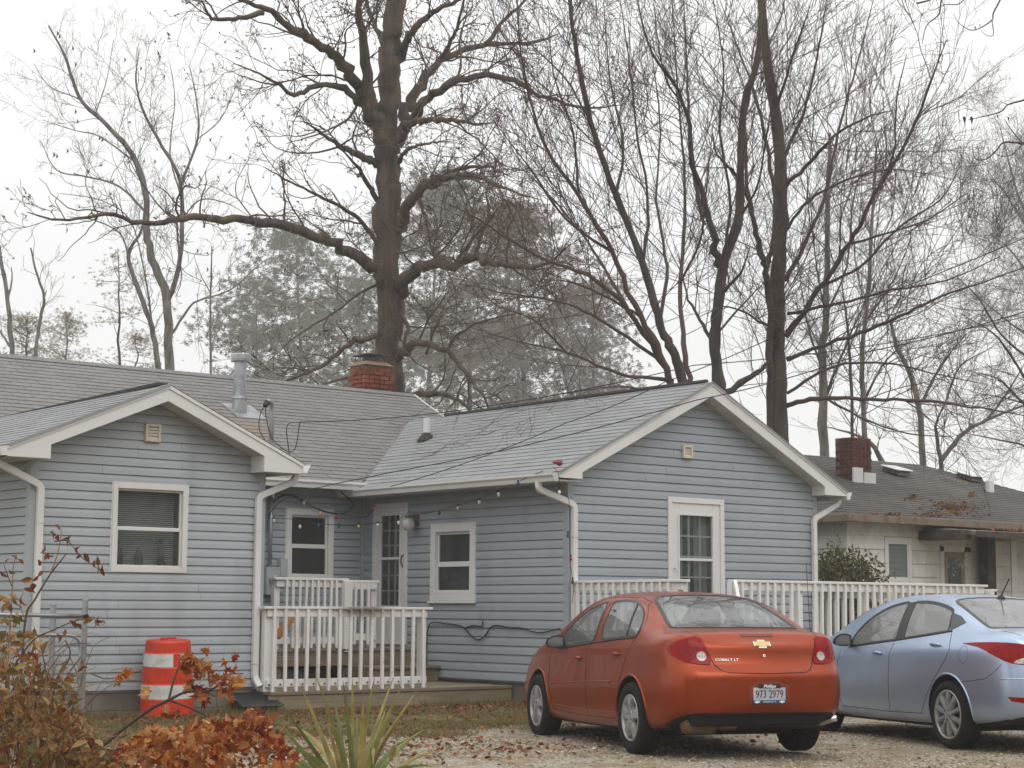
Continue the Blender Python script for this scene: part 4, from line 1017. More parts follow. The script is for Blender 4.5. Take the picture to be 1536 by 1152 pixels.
MB(wall_frame('front', NY)).box(25.74, 26.60, .0, .03, 2.33, 2.44).build('door_casing', trim, nbh)
nwin(28.25, 29.0, 1.2, 2.45, .06, mat('yellowed_trim', (.45, .40, .28), .6), True)
# corner board and dark canopy posts
MB().box(NX-.02, NX+.10, NY-.03, NY-.002, .3, 2.8).build('corner_board', nb_w, nbh)
dkw = mat('dark_rotten_wood', (.055, .042, .033), .85, noise=[(6, 4, (.10, .08, .06), .5, .7)])
MB().box(26.72, 26.95, NY-.30, NY-.12, .3, 2.72).build('canopy_post', dkw, nbh); MB().box(27.92, 28.12, NY-1.0, NY-.85, .3, 2.6).build('canopy_post', dkw, nbh)
MB().hexa([(25.3, NY-1.1, 2.56), (28.9, NY-1.1, 2.56), (28.9, NY-.05, 2.66), (25.3, NY-.05, 2.66), (25.3, NY-1.1, 2.63), (28.9, NY-1.1, 2.63), (28.9, NY-.05, 2.74), (25.3, NY-.05, 2.74)]).build('canopy', mat('canopy_sheet', (.26, .245, .22), .8, noise=[(3, 4, (.12, .09, .07), .4, .7)]), nbh)
MB().box(25.15, 25.45, NY-.9, NY-.03, 2.50, 2.66).build('canopy_bracket', dkw, nbh); MB().box(25.3, 28.9, NY-1.12, NY-1.101, 2.54, 2.64).build('canopy_edge', dkw, nbh)
# white panel section right of the post
MB(wall_frame('front', NY-.12)).box(27.0, 27.78, -.1, .0, .3, 2.55).build('wall', nb_w, nbh)
for i in range(10): MB(wall_frame('front', NY-.12)).hexa([(27.0, 0, .3+i*.225), (27.6, 0, .3+i*.225), (27.6, .03, .3+i*.225), (27.0, .03, .3+i*.225), (27.0, 0, .52+i*.225), (27.6, 0, .52+i*.225), (27.6, .006, .52+i*.225), (27.0, .006, .52+i*.225)]).build('siding_board', nb_w, nbh)
MB(wall_frame('front', NY-.12)).box(27.62, 27.78, 0, .03, .3, 2.55).build('corner_board', trim, nbh)
# hip roof: eave rectangle and ridge
ex0, ex1, ey0, ey1, ez = NX-.32, 32.8, NY-.32, 28.0, 2.86
rz_ = 4.30; ry = 23.6; rx0, rx1 = 26.3, 30.2
def nslope(P0, P1, P2, P3, seed, singles):
    P0, P1, P2, P3 = map(Vector, (P0, P1, P2, P3)); a = (P1-P0).normalized(); w = (P1-P0).length
    q = (P3-P0); b = (q-a*q.dot(a)); L = b.length; b.normalize(); l1 = q.dot(a); r1 = (P2-P0).dot(a)
    return slope_roof(P0, a, b, lambda t: l1*t/L, lambda t: w+(r1-w)*t/L, L, nb_r, singles, parent=nbh, seed=seed)
nr = nslope((ex0, ey0, ez), (ex1, ey0, ez), (rx1, ry, rz_), (rx0, ry, rz_), 21, 0)
nslope((ex0, ey1, ez), (ex0, ey0, ez), (rx0, ry-.02, rz_), (rx0, ry+.02, rz_), 22, 0)
MB().add([(ex1, ey0, ez), (ex1, ey1, ez), (rx1, ry, rz_)], [(0, 1, 2)]).build('roof', nb_r, nbh)
MB().add([(ex0, ey1, ez), (ex1, ey1, ez), (rx1, ry, rz_), (rx0, ry, rz_)], [(0, 1, 2, 3)]).build('roof', nb_r, nbh)
gb = MB(); gb.box(ex0-.0, ex1, ey0-.09, ey0-.003, ez-.12, ez+.0); gb.build('gutter', nb_e, nbh, bevel=.006)
MB().box(ex0-.09, ex0-.003, ey0-.09, ey1, ez-.12, ez).build('gutter', nb_e, nbh, bevel=.006)
MB().box(ex0, ex1, ey0, NY, ez-.07, ez-.05).build('soffit', nb_e, nbh)
MB().box(ex0, NX, NY+.001, ey1, ez-.07, ez-.05).build('soffit', nb_e, nbh)
cpt = atY(1280, 690, 21.9)
nc = chimney(cpt.x, 21.9, .55, .42, 3.3, 4.46, nbh, flare=False, bm_=mat('dark_red_brick', (.12, .028, .018), .9, noise=[(12, 4, (.06, .02, .015), .4, .7)], island=.2))
MB().box(cpt.x-.30, cpt.x-.04, 21.64, 21.68, 3.5, 3.90).build('flashing', trim, nc); MB().box(cpt.x-.02, cpt.x+.31, 21.63, 21.67, 3.5, 3.82).build('flashing', trim, nc)
nzr = lambda Y: ez+(Y-ey0)*(rz_-ez)/(ry-ey0)
def roof_vent(px_, py_, w):
    Y = 22.3
    for _ in range(8):
        p = atY(px_, py_, Y); Y += (p.z-nzr(Y)-.0)/(-(0-(rz_-ez)/(ry-ey0)))*.6 if False else 0
        break
    # walk along the ray until it meets the slope
    lo_, hi_ = ey0, ry
    for _ in range(40):
        m_ = (lo_+hi_)/2; p = atY(px_, py_, m_)
        if p.z > nzr(m_): lo_ = m_
        else: hi_ = m_
    return atY(px_, py_, lo_)
for px_, py_ in ((1345, 712), (1455, 721)):
    q = roof_vent(px_, py_, .4); b = MB(); b.hexa([(q.x-.2, q.y-.2, q.z-.03), (q.x+.2, q.y-.2, q.z-.03), (q.x+.2, q.y+.2, q.z+.1), (q.x-.2, q.y+.2, q.z+.1), (q.x-.18, q.y-.16, q.z+.06), (q.x+.18, q.y-.16, q.z+.06), (q.x+.18, q.y+.16, q.z+.17), (q.x-.18, q.y+.16, q.z+.17)])
    v_ = b.build('roof_vent', nb_r, nbh); MB().hexa([(q.x-.24, q.y-.22, q.z+.055), (q.x+.24, q.y-.22, q.z+.055), (q.x+.24, q.y+.2, q.z+.175), (q.x-.24, q.y+.2, q.z+.175), (q.x-.24, q.y-.22, q.z+.08), (q.x+.24, q.y-.22, q.z+.08), (q.x+.24, q.y+.2, q.z+.20), (q.x-.24, q.y+.2, q.z+.20)]).build('vent_cap', trim, v_, bevel=.01)
q = roof_vent(1485, 738, .2); MB().box(q.x-.09, q.x+.09, q.y-.05, q.y+.05, q.z-.08, q.z+.24).build('vent_pipe', trim, nbh, bevel=.02)
# leaf drifts on that roof
pts = []
for cx_, cy_, sx_, sy_, n_ in ((1430, 762, 34, 7, 420), (1370, 748, 10, 3, 60), (1460, 744, 8, 3, 40), (1400, 774, 90, 3, 160), (1300, 774, 40, 2, 60), (1460, 800, 22, 2, 0)):
    for _ in range(n_):
        q = roof_vent(random.gauss(cx_, sx_*.6), min(778, random.gauss(cy_, sy_*.7)), 0); q.z += .02; pts.append(tuple(q))
scatter('fallen_leaves', maple, np.array(pts), rng.uniform(.022, .05, len(pts)), litter_m, tilt=.5)
pts = np.stack([rng.normal(27.1, .5, 260), rng.uniform(NY-1.0, NY-.2, 260), np.zeros(260)], 1); pts[:, 2] = 2.65+(pts[:, 1]-NY+1.1)*.105+.02
scatter('fallen_leaves', maple, pts, rng.uniform(.03, .06, len(pts)), litter_m, tilt=.5)
# ============================================================ CARS
def crv(keys):
    """smooth curve through (y, value) keys"""
    ks = np.array([k[0] for k in keys], float); vs = np.array([k[1] for k in keys], float)
    def f(y):
        y = min(max(y, ks[0]), ks[-1]); i = int(min(max(np.searchsorted(ks, y)-1, 0), len(ks)-2))
        def sl(j):
            if j == 0: return (vs[1]-vs[0])/(ks[1]-ks[0])
            if j == len(ks)-1: return (vs[-1]-vs[-2])/(ks[-1]-ks[-2])
            a, b = (vs[j]-vs[j-1])/(ks[j]-ks[j-1]), (vs[j+1]-vs[j])/(ks[j+1]-ks[j])
            return 0 if a*b <= 0 else 2*a*b/(a+b)
        h = ks[i+1]-ks[i]; t = (y-ks[i])/h; m0, m1 = sl(i)*h, sl(i+1)*h
        return vs[i]*(2*t**3-3*t*t+1)+m0*(t**3-2*t*t+t)+vs[i+1]*(-2*t**3+3*t*t)+m1*(t**3-t*t)
    return f
def lattice_body(S, paint, under, root):
    """S: dict of curves. returns evaluated body mesh object (arches cut) + BVH"""
    ys = S['stations']; side_t = S['levels']; NT = 4
    rings = []
    for y in ys:
        zb, ws = S['zb'](y), S['ws'](y); wm, zm = S['wm'](y), S['zm'](y); wc, zc = S['wc'](y), S['zc'](y)
        wb, zbt = S['wb'](y), S['zbelt'](y); wr, zr, zt = S['wr'](y), S['zr'](y), S['zt'](y)
        col = [(ws, zb), (ws+(wm-ws)*.75, zb+(zm-zb)*.35), (wm, zm), (wc+.004+.012*S.get('ledge', lambda y: 0)(y), ((zc+zm)/2+.04)*(1-S.get('ledge', lambda y: 0)(y))+(zc-.05)*S.get('ledge', lambda y: 0)(y)), (wc, zc), (wb, zbt), ((wb*.55+wr*.45)+.012, zbt+(zr-zbt)*.5), (wr+.012, zr-.25*(zr-zbt)*.35), (wr, zr)]
        top = [(wr*.80, zr+(zt-zr)*.55), (wr*.5, zr+(zt-zr)*.86), (0, zt)]
        half = col+top
        bot = [(ws*.80, zb), (ws*.5, zb), (0, zb)]
        R_ = [(x, z) for x, z in half]; Lh = [(-x, z) for x, z in reversed(half[:-1])]; B = [(-x, z) for x, z in bot[:-1]]+[(0, zb)]+[(x, z) for x, z in reversed(bot[:-1])]
        ring = R_+Lh+B
        rp = S['prof']
        rings.append([(x, y+rp(y, x, z), z) for x, z in ring])
    n = len(rings[0]); V = [p for r in rings for p in r]; F = []
    for i in range(len(rings)-1):
        for k in range(n): a = i*n+k; b = i*n+(k+1) % n; F.append((a, b, b+n, a+n))
    nc = 9; nt = 3
    # caps: grid columns over the width (x from + to -), rows bottom->top
    def cap(i, rev, bulge):
        base = i*n; ring = rings[i]
        # index map: right column k=0..8 ; top k=9,10,11(centre),12,13 ; left column 14..22 ; bottom 23..27
        rows = []
        W = 7
        for r in range(nc):
            a = base+r; b = base+22-r
            if r == nc-1: rows.append([base+8, base+9, base+10, base+11, base+12, base+13, base+14]); continue
            if r == 0: rows.append([base+0, base+27, base+26, base+25, base+24, base+23, base+22]); continue
            pa, pb = Vector(V[a]), Vector(V[b]); row = [a]
            for c in range(1, W-1):
                f = [1, .80, .5, 0, -.5, -.80, -1][c]
                p = Vector((pa.x*f, pa.y+bulge*(1-f*f)*(.35 if r in (7,) else 1), pa.z)); V.append(tuple(p)); row.append(len(V)-1)
            row.append(b); rows.append(row)
        # bulge top and bottom rows too: leave
        for r in range(nc-1):
            for c in range(W-1):
                q = (rows[r][c], rows[r][c+1], rows[r+1][c+1], rows[r+1][c]); F.append(q if not rev else q[::-1])
    cap(0, False, S['bulge_r']); cap(len(rings)-1, True, S['bulge_f'])
    me = bpy.data.meshes.new('body'); me.from_pydata(V, [], F); me.update()
    bmm = bmesh.new(); bmm.from_mesh(me); bmesh.ops.recalc_face_normals(bmm, faces=bmm.faces); bmm.to_mesh(me); bmm.free()
    o = bpy.data.objects.new('body', me); COL.objects.link(o)
    ss = o.modifiers.new('s', 'SUBSURF'); ss.levels = 3; ss.render_levels = 3
    me.materials.append(paint); me.materials.append(under)
    cutters = []
    for yw in (0, S['wb_len']):
        for sg in (1, -1):
            c = MB(); c.lathe([(S['arch'], 0), (S['arch'], .5)], (sg*.58 if sg > 0 else -.58-.5, yw, S['tyre']+.012), 48, 'x')
            co = c.build('cutter', [under, under]); cutters.append(co)
            bo = o.modifiers.new('b', 'BOOLEAN'); bo.operation = 'DIFFERENCE'; bo.solver = 'EXACT'; bo.object = co
            try: bo.material_mode = 'TRANSFER'
            except Exception: pass
    bpy.context.view_layer.update(); dg = bpy.context.evaluated_depsgraph_get()
    ev = bpy.data.meshes.new_from_object(o.evaluated_get(dg)); 
    o.modifiers.clear(); o.data = ev; ev.name = 'body'
    for c in cutters: bpy.data.objects.remove(c)
    for p in ev.polygons:
        p.use_smooth = True
        if p.center.z < S['zb'](p.center.y)+.02 and p.normal.z < -.8: p.material_index = 1
    bmm = bmesh.new(); bmm.from_mesh(ev); tree = BVHTree.FromBMesh(bmm); bmm.free()
    # hollow the cabin and cut the window openings through the skin
    cutters = []
    cv = MB(); rg = []
    for y in S['cab']:
        zt_, zr_c = S['zt'](y)-.05, S['zr'](y)-.04; wr_c = S['wr'](y)-.06; wbl = S['wb'](y)-.05; zbl = min(S['zbelt'](y), zr_c-.01)
        fz = .45 if .42 < y < 2.1 else .74
        rg.append([(.52, y, fz), (wbl, y, zbl-.05), (wr_c, y, zr_c), (wr_c*.5, y, zt_-.01), (-wr_c*.5, y, zt_-.01), (-wr_c, y, zr_c), (-wbl, y, zbl-.05), (-.52, y, fz)])
    n8 = 8; Vc = [p for r in rg for p in r]; Fc = []
    for i in range(len(rg)-1):
        for k in range(n8): a = i*n8+k; b = i*n8+(k+1) % n8; Fc.append((a, b, b+n8, a+n8))
    Fc += [tuple(range(n8))[::-1], tuple(range(len(Vc)-n8, len(Vc)))]
    cv.add(Vc, Fc); cutters.append(cv.build('cutter', [under, INT]))
    for poly in S['win_side']:
        P = chaikin(poly, 2)
        for sg in (1, -1):
            m_ = MB(); pp = [(sg*.42, y, z) for y, z in P]; m_.prism(pp if sg < 0 else pp[::-1], (sg*.6, 0, 0)); cutters.append(m_.build('cutter', [under, INT]))
    for poly, dy in S['win_end']:
        P = chaikin(poly, 2); pp = []
        for x_, b_ in P:
            if dy > 0: h = tree.ray_cast(Vector((x_, b_-2.4, 3.6)), Vector((0, 1, -1)).normalized())[0]
            else: h = tree.ray_cast(Vector((x_, b_+2.4, 3.6)), Vector((0, -1, -1)).normalized())[0]
            pp.append(tuple(h+Vector((0, -dy*.25, .25)))); 
        m_ = MB(); m_.prism(pp, (0, dy*.42, -.42)); cutters.append(m_.build('cutter', [under, INT]))
    def vol(me_):
        b_ = bmesh.new(); b_.from_mesh(me_); v_ = abs(b_.calc_volume()); b_.free(); return v_
    o.data.materials.append(INT)
    v0 = vol(o.data)
    for c in cutters:
        bm2 = bmesh.new(); bm2.from_mesh(c.data); bmesh.ops.recalc_face_normals(bm2, faces=bm2.faces)
        if bm2.calc_volume(signed=True) < 0: bmesh.ops.reverse_faces(bm2, faces=bm2.faces)
        bm2.to_mesh(c.data); bm2.free()
        for p in c.data.polygons: p.material_index = 1
        for solver in ('EXACT', 'FAST'):
            bo = o.modifiers.new('b', 'BOOLEAN'); bo.operation = 'DIFFERENCE'; bo.solver = solver; bo.object = c
            if solver == 'EXACT': bo.material_mode = 'TRANSFER'; bo.use_self = False
            bpy.context.view_layer.update(); dg = bpy.context.evaluated_depsgraph_get()
            ev = bpy.data.meshes.new_from_object(o.evaluated_get(dg)); v1 = vol(ev); o.modifiers.clear()
            if .35*v0 < v1 <= v0*1.001 and len(ev.polygons) > 2000: o.data = ev; v0 = v1; break
            print('boolean retry', solver, v0, v1, len(ev.polygons))
    o.data.name = 'body'
    for p in o.data.polygons: p.use_smooth = True
    for c in cutters: bpy.data.objects.remove(c)
    e = o.modifiers.new('wn', 'EDGE_SPLIT'); e.split_angle = R(32)
    o.parent = root
    return o, tree
def cast(tree, view, a, b, side=1):
    """view 'side': (a,b)=(y,z), looking from +side x; 'rear': (x,z); 'top': (x,y)"""
    if view == 'side': O, D = Vector((side*3, a, b)), Vector((-side, 0, 0))
    elif view == 'rear': O, D = Vector((a, -4, b)), Vector((0, 1, 0))
    elif view == 'glass': O, D = Vector((a, b-2.4, 3.6)), Vector((0, 1, -1)).normalized()
    elif view == 'shield': O, D = Vector((a, b+2.4, 3.6)), Vector((0, -1, -1)).normalized()
    else: O, D = Vector((a, b, 4)), Vector((0, 0, -1))
    h = tree.ray_cast(O, D)
    return (h[0], h[1]) if h[0] is not None else (None, None)
def chaikin(P, n=2, keep=()):
    P = [Vector((*p[:2],)) for p in P]; sharp = set(keep)
    for it in range(n):
        Q = []; ns = set()
        for i, p in enumerate(P):
            if i in sharp: ns.add(len(Q)); Q.append(p); continue
            a, b = P[i-1], P[(i+1) % len(P)]; Q += [p.lerp(a, .25), p.lerp(b, .25)]
        P = Q; sharp = ns
    return [(p.x, p.y) for p in P]
def patch(name, tree, view, poly, mats, root, off=.004, side=1, step=.06, thick=.006, kind=None, label=None, smooth_n=2, keep=(), smooth_it=True):
    P = chaikin(poly, smooth_n, keep) if smooth_it else [tuple(p) for p in poly]
    # resample the edge
    E = []
    for i, p in enumerate(P):
        q = P[(i+1) % len(P)]; L = math.dist(p, q); k = max(1, int(L/step))
        for j in range(k): E.append((p[0]+(q[0]-p[0])*j/k, p[1]+(q[1]-p[1])*j/k))
    n = len(E); xs = [p[0] for p in E]; ys = [p[1] for p in E]; pts = [Vector(e) for e in E]
    def inside(x, y):
        c = False; j = n-1
        for i in range(n):
            if (ys[i] > y) != (ys[j] > y) and x < (xs[j]-xs[i])*(y-ys[i])/(ys[j]-ys[i])+xs[i]: c = not c
            j = i
        return c
    x = min(xs)+step/2
    while x < max(xs):
        y = min(ys)+step/2
        while y < max(ys):
            if inside(x, y) and min((Vector((x, y))-e).length for e in pts[:n]) > step*.35: pts.append(Vector((x, y)))
            y += step
        x += step
    r = geometry.delaunay_2d_cdt(pts, [(i, (i+1) % n) for i in range(n)], [], 1, 1e-6)
    pv, pf = r[0], r[2]
    V, N = [], []; last = (Vector((0, 0, 0)), Vector((0, 0, 1)))
    for p in pv:
        h, nn = cast(tree, view, p.x, p.y, side)
        if h is None: h, nn = last
        last = (h, nn); V.append(h); N.append(nn)
    T = [tuple(v+m*off) for v, m in zip(V, N)]; Bk = [tuple(v+m*(off-thick)) for v, m in zip(V, N)]
    F = []
    for f in pf:
        a, b, c = (Vector(T[i]) for i in f[:3])
        nn = (b-a).cross(c-a)
        F.append(tuple(f) if nn.dot(N[f[0]]) > 0 else tuple(reversed(f)))
    m = MB(); m.add(T, F)
    orig = {}
    for i, l_ in enumerate(r[3]):
        for q in l_:
            if q < n: orig[q] = i
    ring = [orig.get(i) for i in range(n)]; ring = [q for q in ring if q is not None]
    m.add([T[i] for i in ring]+[Bk[i] for i in ring], [(i, (i+1) % len(ring), len(ring)+(i+1) % len(ring), len(ring)+i) for i in range(len(ring))])
    o = m.build(name, mats, root, kind=kind, label=label)
    me = o.data
    for p in me.polygons: p.use_smooth = p.index < len(F)
    # shared vertices only in the face part, so the rim stays crisp
    return o
def line_on(name, tree, view, pts, r, m, root, side=1, off=-.001, dense=.04, n=5):
    b = MB(); P = []
    for i in range(len(pts)-1):
        k = max(1, int(math.dist(pts[i], pts[i+1])/dense))
        for j in range(k): P.append((pts[i][0]+(pts[i+1][0]-pts[i][0])*j/k, pts[i][1]+(pts[i+1][1]-pts[i][1])*j/k))
    P.append(pts[-1]); Q = []
    for p in P:
        h, nn = cast(tree, view, p[0], p[1], side)
        if h is not None: Q.append(h+nn*off)
    if len(Q) > 1: b.tube(Q, r, n)
    return b.build(name, m, root, smooth=True)

rubber = mat('tyre_rubber', (.012, .012, .012), .9, spec=.25, noise=[(30, 3, (.045, .038, .03), .58, .85)], bump=(60, .3, .004))
rim_m = mat('silver_hubcap', (.42, .42, .42), .38, metal=.55, noise=[(9, 3, (.25, .24, .22), .5, .75)])
rim_dark = mat('wheel_dark', (.02, .02, .02), .6)
under_m = mat('underbody_black', (.012, .012, .012), .9)
red_lens = mat('red_lamp_lens', (.27, .001, .003), .14, spec=.2, noise=[(26, 2, (.15, .001, .003), .5, .7)])
clear_lens = mat('clear_lamp_lens', (.55, .52, .48), .15, coat=.5, noise=[(60, 1, (.3, .3, .3), .45, .6)])
chrome = mat('chrome', (.8, .8, .8), .12, metal=1.)
seam_m = mat('panel_gap', (.008, .006, .006), .8)
def car_glass(name, base, ior, see=.35):
    m = glass_mat(name, (.55, .60, .60), see, ior, .015)
    return m
def wheel(root, x, y, r, w, side, style, rim_r):
    """side +1: outer face towards +x"""
    g = MB(); s = side
    prof = [(rim_r-.005, -w*.42), (rim_r+.02, -w*.5), (r-.035, -w*.5), (r-.01, -w*.42), (r, -w*.30), (r, w*.30), (r-.01, w*.42), (r-.035, w*.5), (rim_r+.02, w*.5), (rim_r-.003, w*.42)]
    g.lathe(prof, (x, y, r), 40, 'x', cap=False); 
    t = g.build('tyre', rubber, root, smooth=True)
    wh = MB(); wh.lathe([(rim_r, s*w*.05), (rim_r, s*w*.46), (rim_r-.012, s*w*.48), (rim_r-.022, s*w*.40), (rim_r-.03, s*w*.1)], (x, y, r), 40, 'x', cap=False)
    rim = wh.build('rim', rim_m, t, smooth=True)
    MB().lathe([(rim_r-.004, s*w*.10), (0.001, s*w*.12)], (x, y, r), 32, 'x', cap=False).build('brake_disc', rim_dark, t)
    n = 5 if style == 5 else 10
    for k in range(n):
        a = 2*math.pi*k/n+.3; b = MB()
        ca, sa = math.cos(a), math.sin(a)
        def Q(rad, lat, dep): return (x+s*dep, y+ca*rad-sa*lat, r+sa*rad+ca*lat)
        if style == 5: w0, w1, w2 = .030, .034, .058
        else: w0, w1, w2 = .013, .014, .024
        d0, d1 = w*.47, w*.43
        b.add([Q(.05, -w0, d0), Q(.05, w0, d0), Q(rim_r*.6, w1, d0+.004), Q(rim_r*.6, -w1, d0+.004), Q(rim_r-.012, w2, d1), Q(rim_r-.012, -w2, d1),
               Q(.05, -w0-.008, d0-.03), Q(.05, w0+.008, d0-.03), Q(rim_r*.6, w1+.008, d0-.03), Q(rim_r*.6, -w1-.008, d0-.03), Q(rim_r-.012, w2+.008, d1-.03), Q(rim_r-.012, -w2-.008, d1-.03)],
              [(0, 1, 2, 3), (3, 2, 4, 5), (0, 3, 9, 6), (3, 5, 11, 9), (1, 7, 8, 2), (2, 8, 10, 4), (0, 6, 7, 1)])
        b.build('spoke', rim_m, t)
    h = MB(); h.lathe([(.078 if style == 5 else .055, s*w*.38), (.07 if style == 5 else .05, s*w*.485), (.03, s*w*.50), (.001, s*w*.50)], (x, y, r), 24, 'x', cap=False); h.build('hub', rim_m, t, smooth=False)
    for k in range(5):
        a = 2*math.pi*k/5+.9; MB().lathe([(.009, s*w*.49), (.009, s*w*.505)], (x, y+.045*math.cos(a), r+.045*math.sin(a)), 6, 'x').build('lug_nut', rim_dark, t)
    return t
def arch_lip(tree, S, yw, side, m, root, r_=.011, grow=.0, a0=-12, a1=192):
    Q = []
    for k in range(41):
        a = R(a0+(a1-a0)*k/40); rr = S['arch']+.010+grow
        h, nn = cast(tree, 'side', yw+rr*math.cos(a), S['tyre']+.012+rr*math.sin(a), side)
        if h is not None and abs(h.x) > .6: Q.append(h-nn*.002)
    b = MB(); b.tube(Q, r_, 8); return b.build('wheel_arch_lip', m, root, smooth=True)
def text_mesh(name, body, size, mtx, m, root, depth=.002, shear=0, sx=1., bold=0.):
    cu = bpy.data.curves.new(name, 'FONT'); cu.body = body; cu.size = size; cu.align_x = 'CENTER'; cu.align_y = 'CENTER'; cu.extrude = depth; cu.shear = shear; cu.offset = bold
    o = bpy.data.objects.new(name, cu); COL.objects.link(o); bpy.context.view_layer.update()
    me = bpy.data.meshes.new_from_object(o.evaluated_get(bpy.context.evaluated_depsgraph_get())); bpy.data.objects.remove(o); bpy.data.curves.remove(cu)
    me.transform(mtx @ Matrix.Diagonal((sx, 1, 1, 1))); me.materials.clear(); me.materials.append(m); me.name = name
    return link_mesh(name, me, root)
def paint_mat(name, col, flake, rough=.36, metal=.8, coat=.6):
    return mat(name, col, rough, metal=metal, coat=coat, extra=stain((0, 1.3, .10), (2.5, 9, .24), (.16, .13, .10), .55), noise=[(3, 3, flake, .35, .75), (0.9, 4, tuple(c*.8 for c in col), .5, .85), (420, 1, tuple(min(1, c*1.25) for c in col), .55, .8)])

INT = mat('car_interior', (.055, .05, .045), .8)
# ---------------- the orange-red saloon (rear axle at the origin, nose towards +y)
red = paint_mat('metallic_orange_red_paint', (.31, .040, .003), (.26, .030, .003), .30, .6, .25)
tint = glass_mat('red_car_glass', (.66, .72, .71), .74, 1.75, .01, .42)  # strong pale share paints sky reflection into the glass, along with dust
C1 = thing('parked_car', 'orange red four door sedan parked with its rear towards us', 'car', (11.842, 11.547, .035), rz=-R(21.7)); C1['local'] = 1; C1.rotation_euler.x = -.011
def tighten(poly, idx, d=.03):
    o = []
    for i, p in enumerate(poly):
        if i in idx:
            a, b, v = Vector(poly[i-1]), Vector(poly[(i+1) % len(poly)]), Vector(p)
            o += [tuple(v+(a-v).normalized()*d), tuple(p), tuple(v+(b-v).normalized()*d)]
        else: o.append(tuple(p))
    return o
W1F = [(1.105, .975), (1.845, .925), (2.05, .925), (2.09, 1.0), (2.03, 1.10), (1.84, 1.205), (1.62, 1.28), (1.40, 1.32), (1.195, 1.34)]
W1R = [(.055, 1.035), (.30, 1.02), (.65, 1.005), (.955, .99), (1.03, 1.34), (.77, 1.35), (.55, 1.345), (.367, 1.32), (.174, 1.255), (.075, 1.18), (.035, 1.10)]
G1 = [(-.60, -.46), (-.3, -.50), (0, -.51), (.3, -.50), (.60, -.46), (.585, -.30), (.52, .2), (.455, .60), (.2, .68), (0, .695), (-.2, .68), (-.455, .60), (-.52, .2), (-.585, -.30)]
F1 = [(-.63, 2.64), (0, 2.74), (.63, 2.64), (.585, 2.1), (.51, 1.60), (0, 1.53), (-.51, 1.60), (-.585, 2.1)]
W1F = tighten(W1F, (0, 2, 8)); W1R = tighten(W1R, (0, 4, 5)); G1 = tighten(G1, (0, 4), .05)
zt1 = crv([(-.98, 1.0), (-.88, 1.055), (-.70, 1.085), (-.40, 1.10), (-.2, 1.17), (.05, 1.28), (.32, 1.378), (.7, 1.438), (1.1, 1.455), (1.55, 1.435), (1.95, 1.345), (2.3, 1.20), (2.62, 1.035), (2.9, .965), (3.3, .87), (3.5, .76), (3.6, .62)])
zr1 = crv([(-.98, .985), (-.88, 1.035), (-.70, 1.06), (-.44, 1.07), (-.25, 1.125), (.02, 1.24), (.32, 1.335), (.7, 1.388), (1.1, 1.398), (1.55, 1.37), (1.95, 1.275), (2.3, 1.13), (2.62, .985), (2.9, .93), (3.3, .83), (3.5, .73), (3.6, .60)])
S1 = dict(stations=[-.985, -.965, -.90, -.76, -.58, -.40, -.22, 0., .25, .55, .9, 1.25, 1.6, 1.95, 2.28, 2.62, 2.95, 3.25, 3.45, 3.55, 3.60], levels=9,
    zb=crv([(-.98, .39), (-.85, .36), (-.65, .30), (-.5, .23), (0, .20), (1.3, .185), (2.6, .19), (3.3, .22), (3.6, .25)]),
    ws=crv([(-.98, .52), (-.95, .62), (-.88, .70), (-.7, .775), (-.3, .80), (.5, .80), (2.6, .80), (3.3, .74), (3.55, .55), (3.6, .45)]),
    wm=crv([(-.98, .56), (-.96, .66), (-.88, .76), (-.7, .83), (-.4, .858), (.1, .865), (1.3, .862), (2.62, .86), (3.1, .83), (3.4, .74), (3.55, .60), (3.6, .50)]),
    zm=crv([(-.98, .60), (-.5, .60), (1.3, .58), (3.6, .48)]),
    wc=crv([(-.98, .54), (-.96, .64), (-.88, .735), (-.7, .795), (-.4, .825), (.2, .838), (1.3, .838), (2.6, .82), (3.2, .77), (3.5, .62), (3.6, .48)]),
    zc=crv([(-.98, .785), (-.8, .80), (-.45, .885), (.5, .885), (2.6, .82), (3.3, .68), (3.6, .56)]),
    wb=crv([(-.98, .52), (-.96, .62), (-.88, .70), (-.7, .752), (-.4, .775), (.1, .785), (1.3, .79), (2.4, .785), (2.9, .75), (3.4, .62), (3.6, .45)]),
    zbelt=crv([(-.98, .935), (-.8, .985), (-.4, .995), (.2, .985), (1.3, .955), (2.4, .915), (2.9, .88), (3.3, .79), (3.6, .58)]),
    wr=crv([(-.98, .50), (-.96, .59), (-.88, .655), (-.7, .69), (-.4, .69), (-.1, .665), (.3, .615), (.8, .59), (1.3, .585), (1.8, .60), (2.3, .64), (2.62, .68), (2.9, .68), (3.4, .56), (3.6, .42)]),
    zr=zr1, zt=zt1, wb_len=2.62, ledge=lambda y: min(1, max(0, 1-(y+.90)/.5)), cab=[-.36, -.1, .2, .41, .5, .8, 1.1, 1.6, 2.0, 2.35, 2.6],
    win_side=[W1F, W1R], win_end=[(G1, 1), (F1, -1)], arch=.352, tyre=.315, bulge_r=-.055, bulge_f=.10,
    prof=lambda y, x, z: (max(0, 1-(y+.985)/.25)*(.085*min(1, max(0, (z-.735)/.045))+.05*max(0, (z-.8))/.3-.10*0+.05*max(0, (.45-z))/.2+.10*max(0, (z-.93))/.1*.3)))
body1, T1 = lattice_body(S1, red, under_m, C1)
def do_wheels(C, S, T, style, rim_r, track, m, w=.205):
    for yw in (0, S['wb_len']):
        for sd in (1, -1):
            wheel(C, sd*(track/2+.02), yw, S['tyre'], w, sd, style, rim_r)
            arch_lip(T, S, yw, sd, m, C)
do_wheels(C1, S1, T1, 5, .205, 1.49, red)
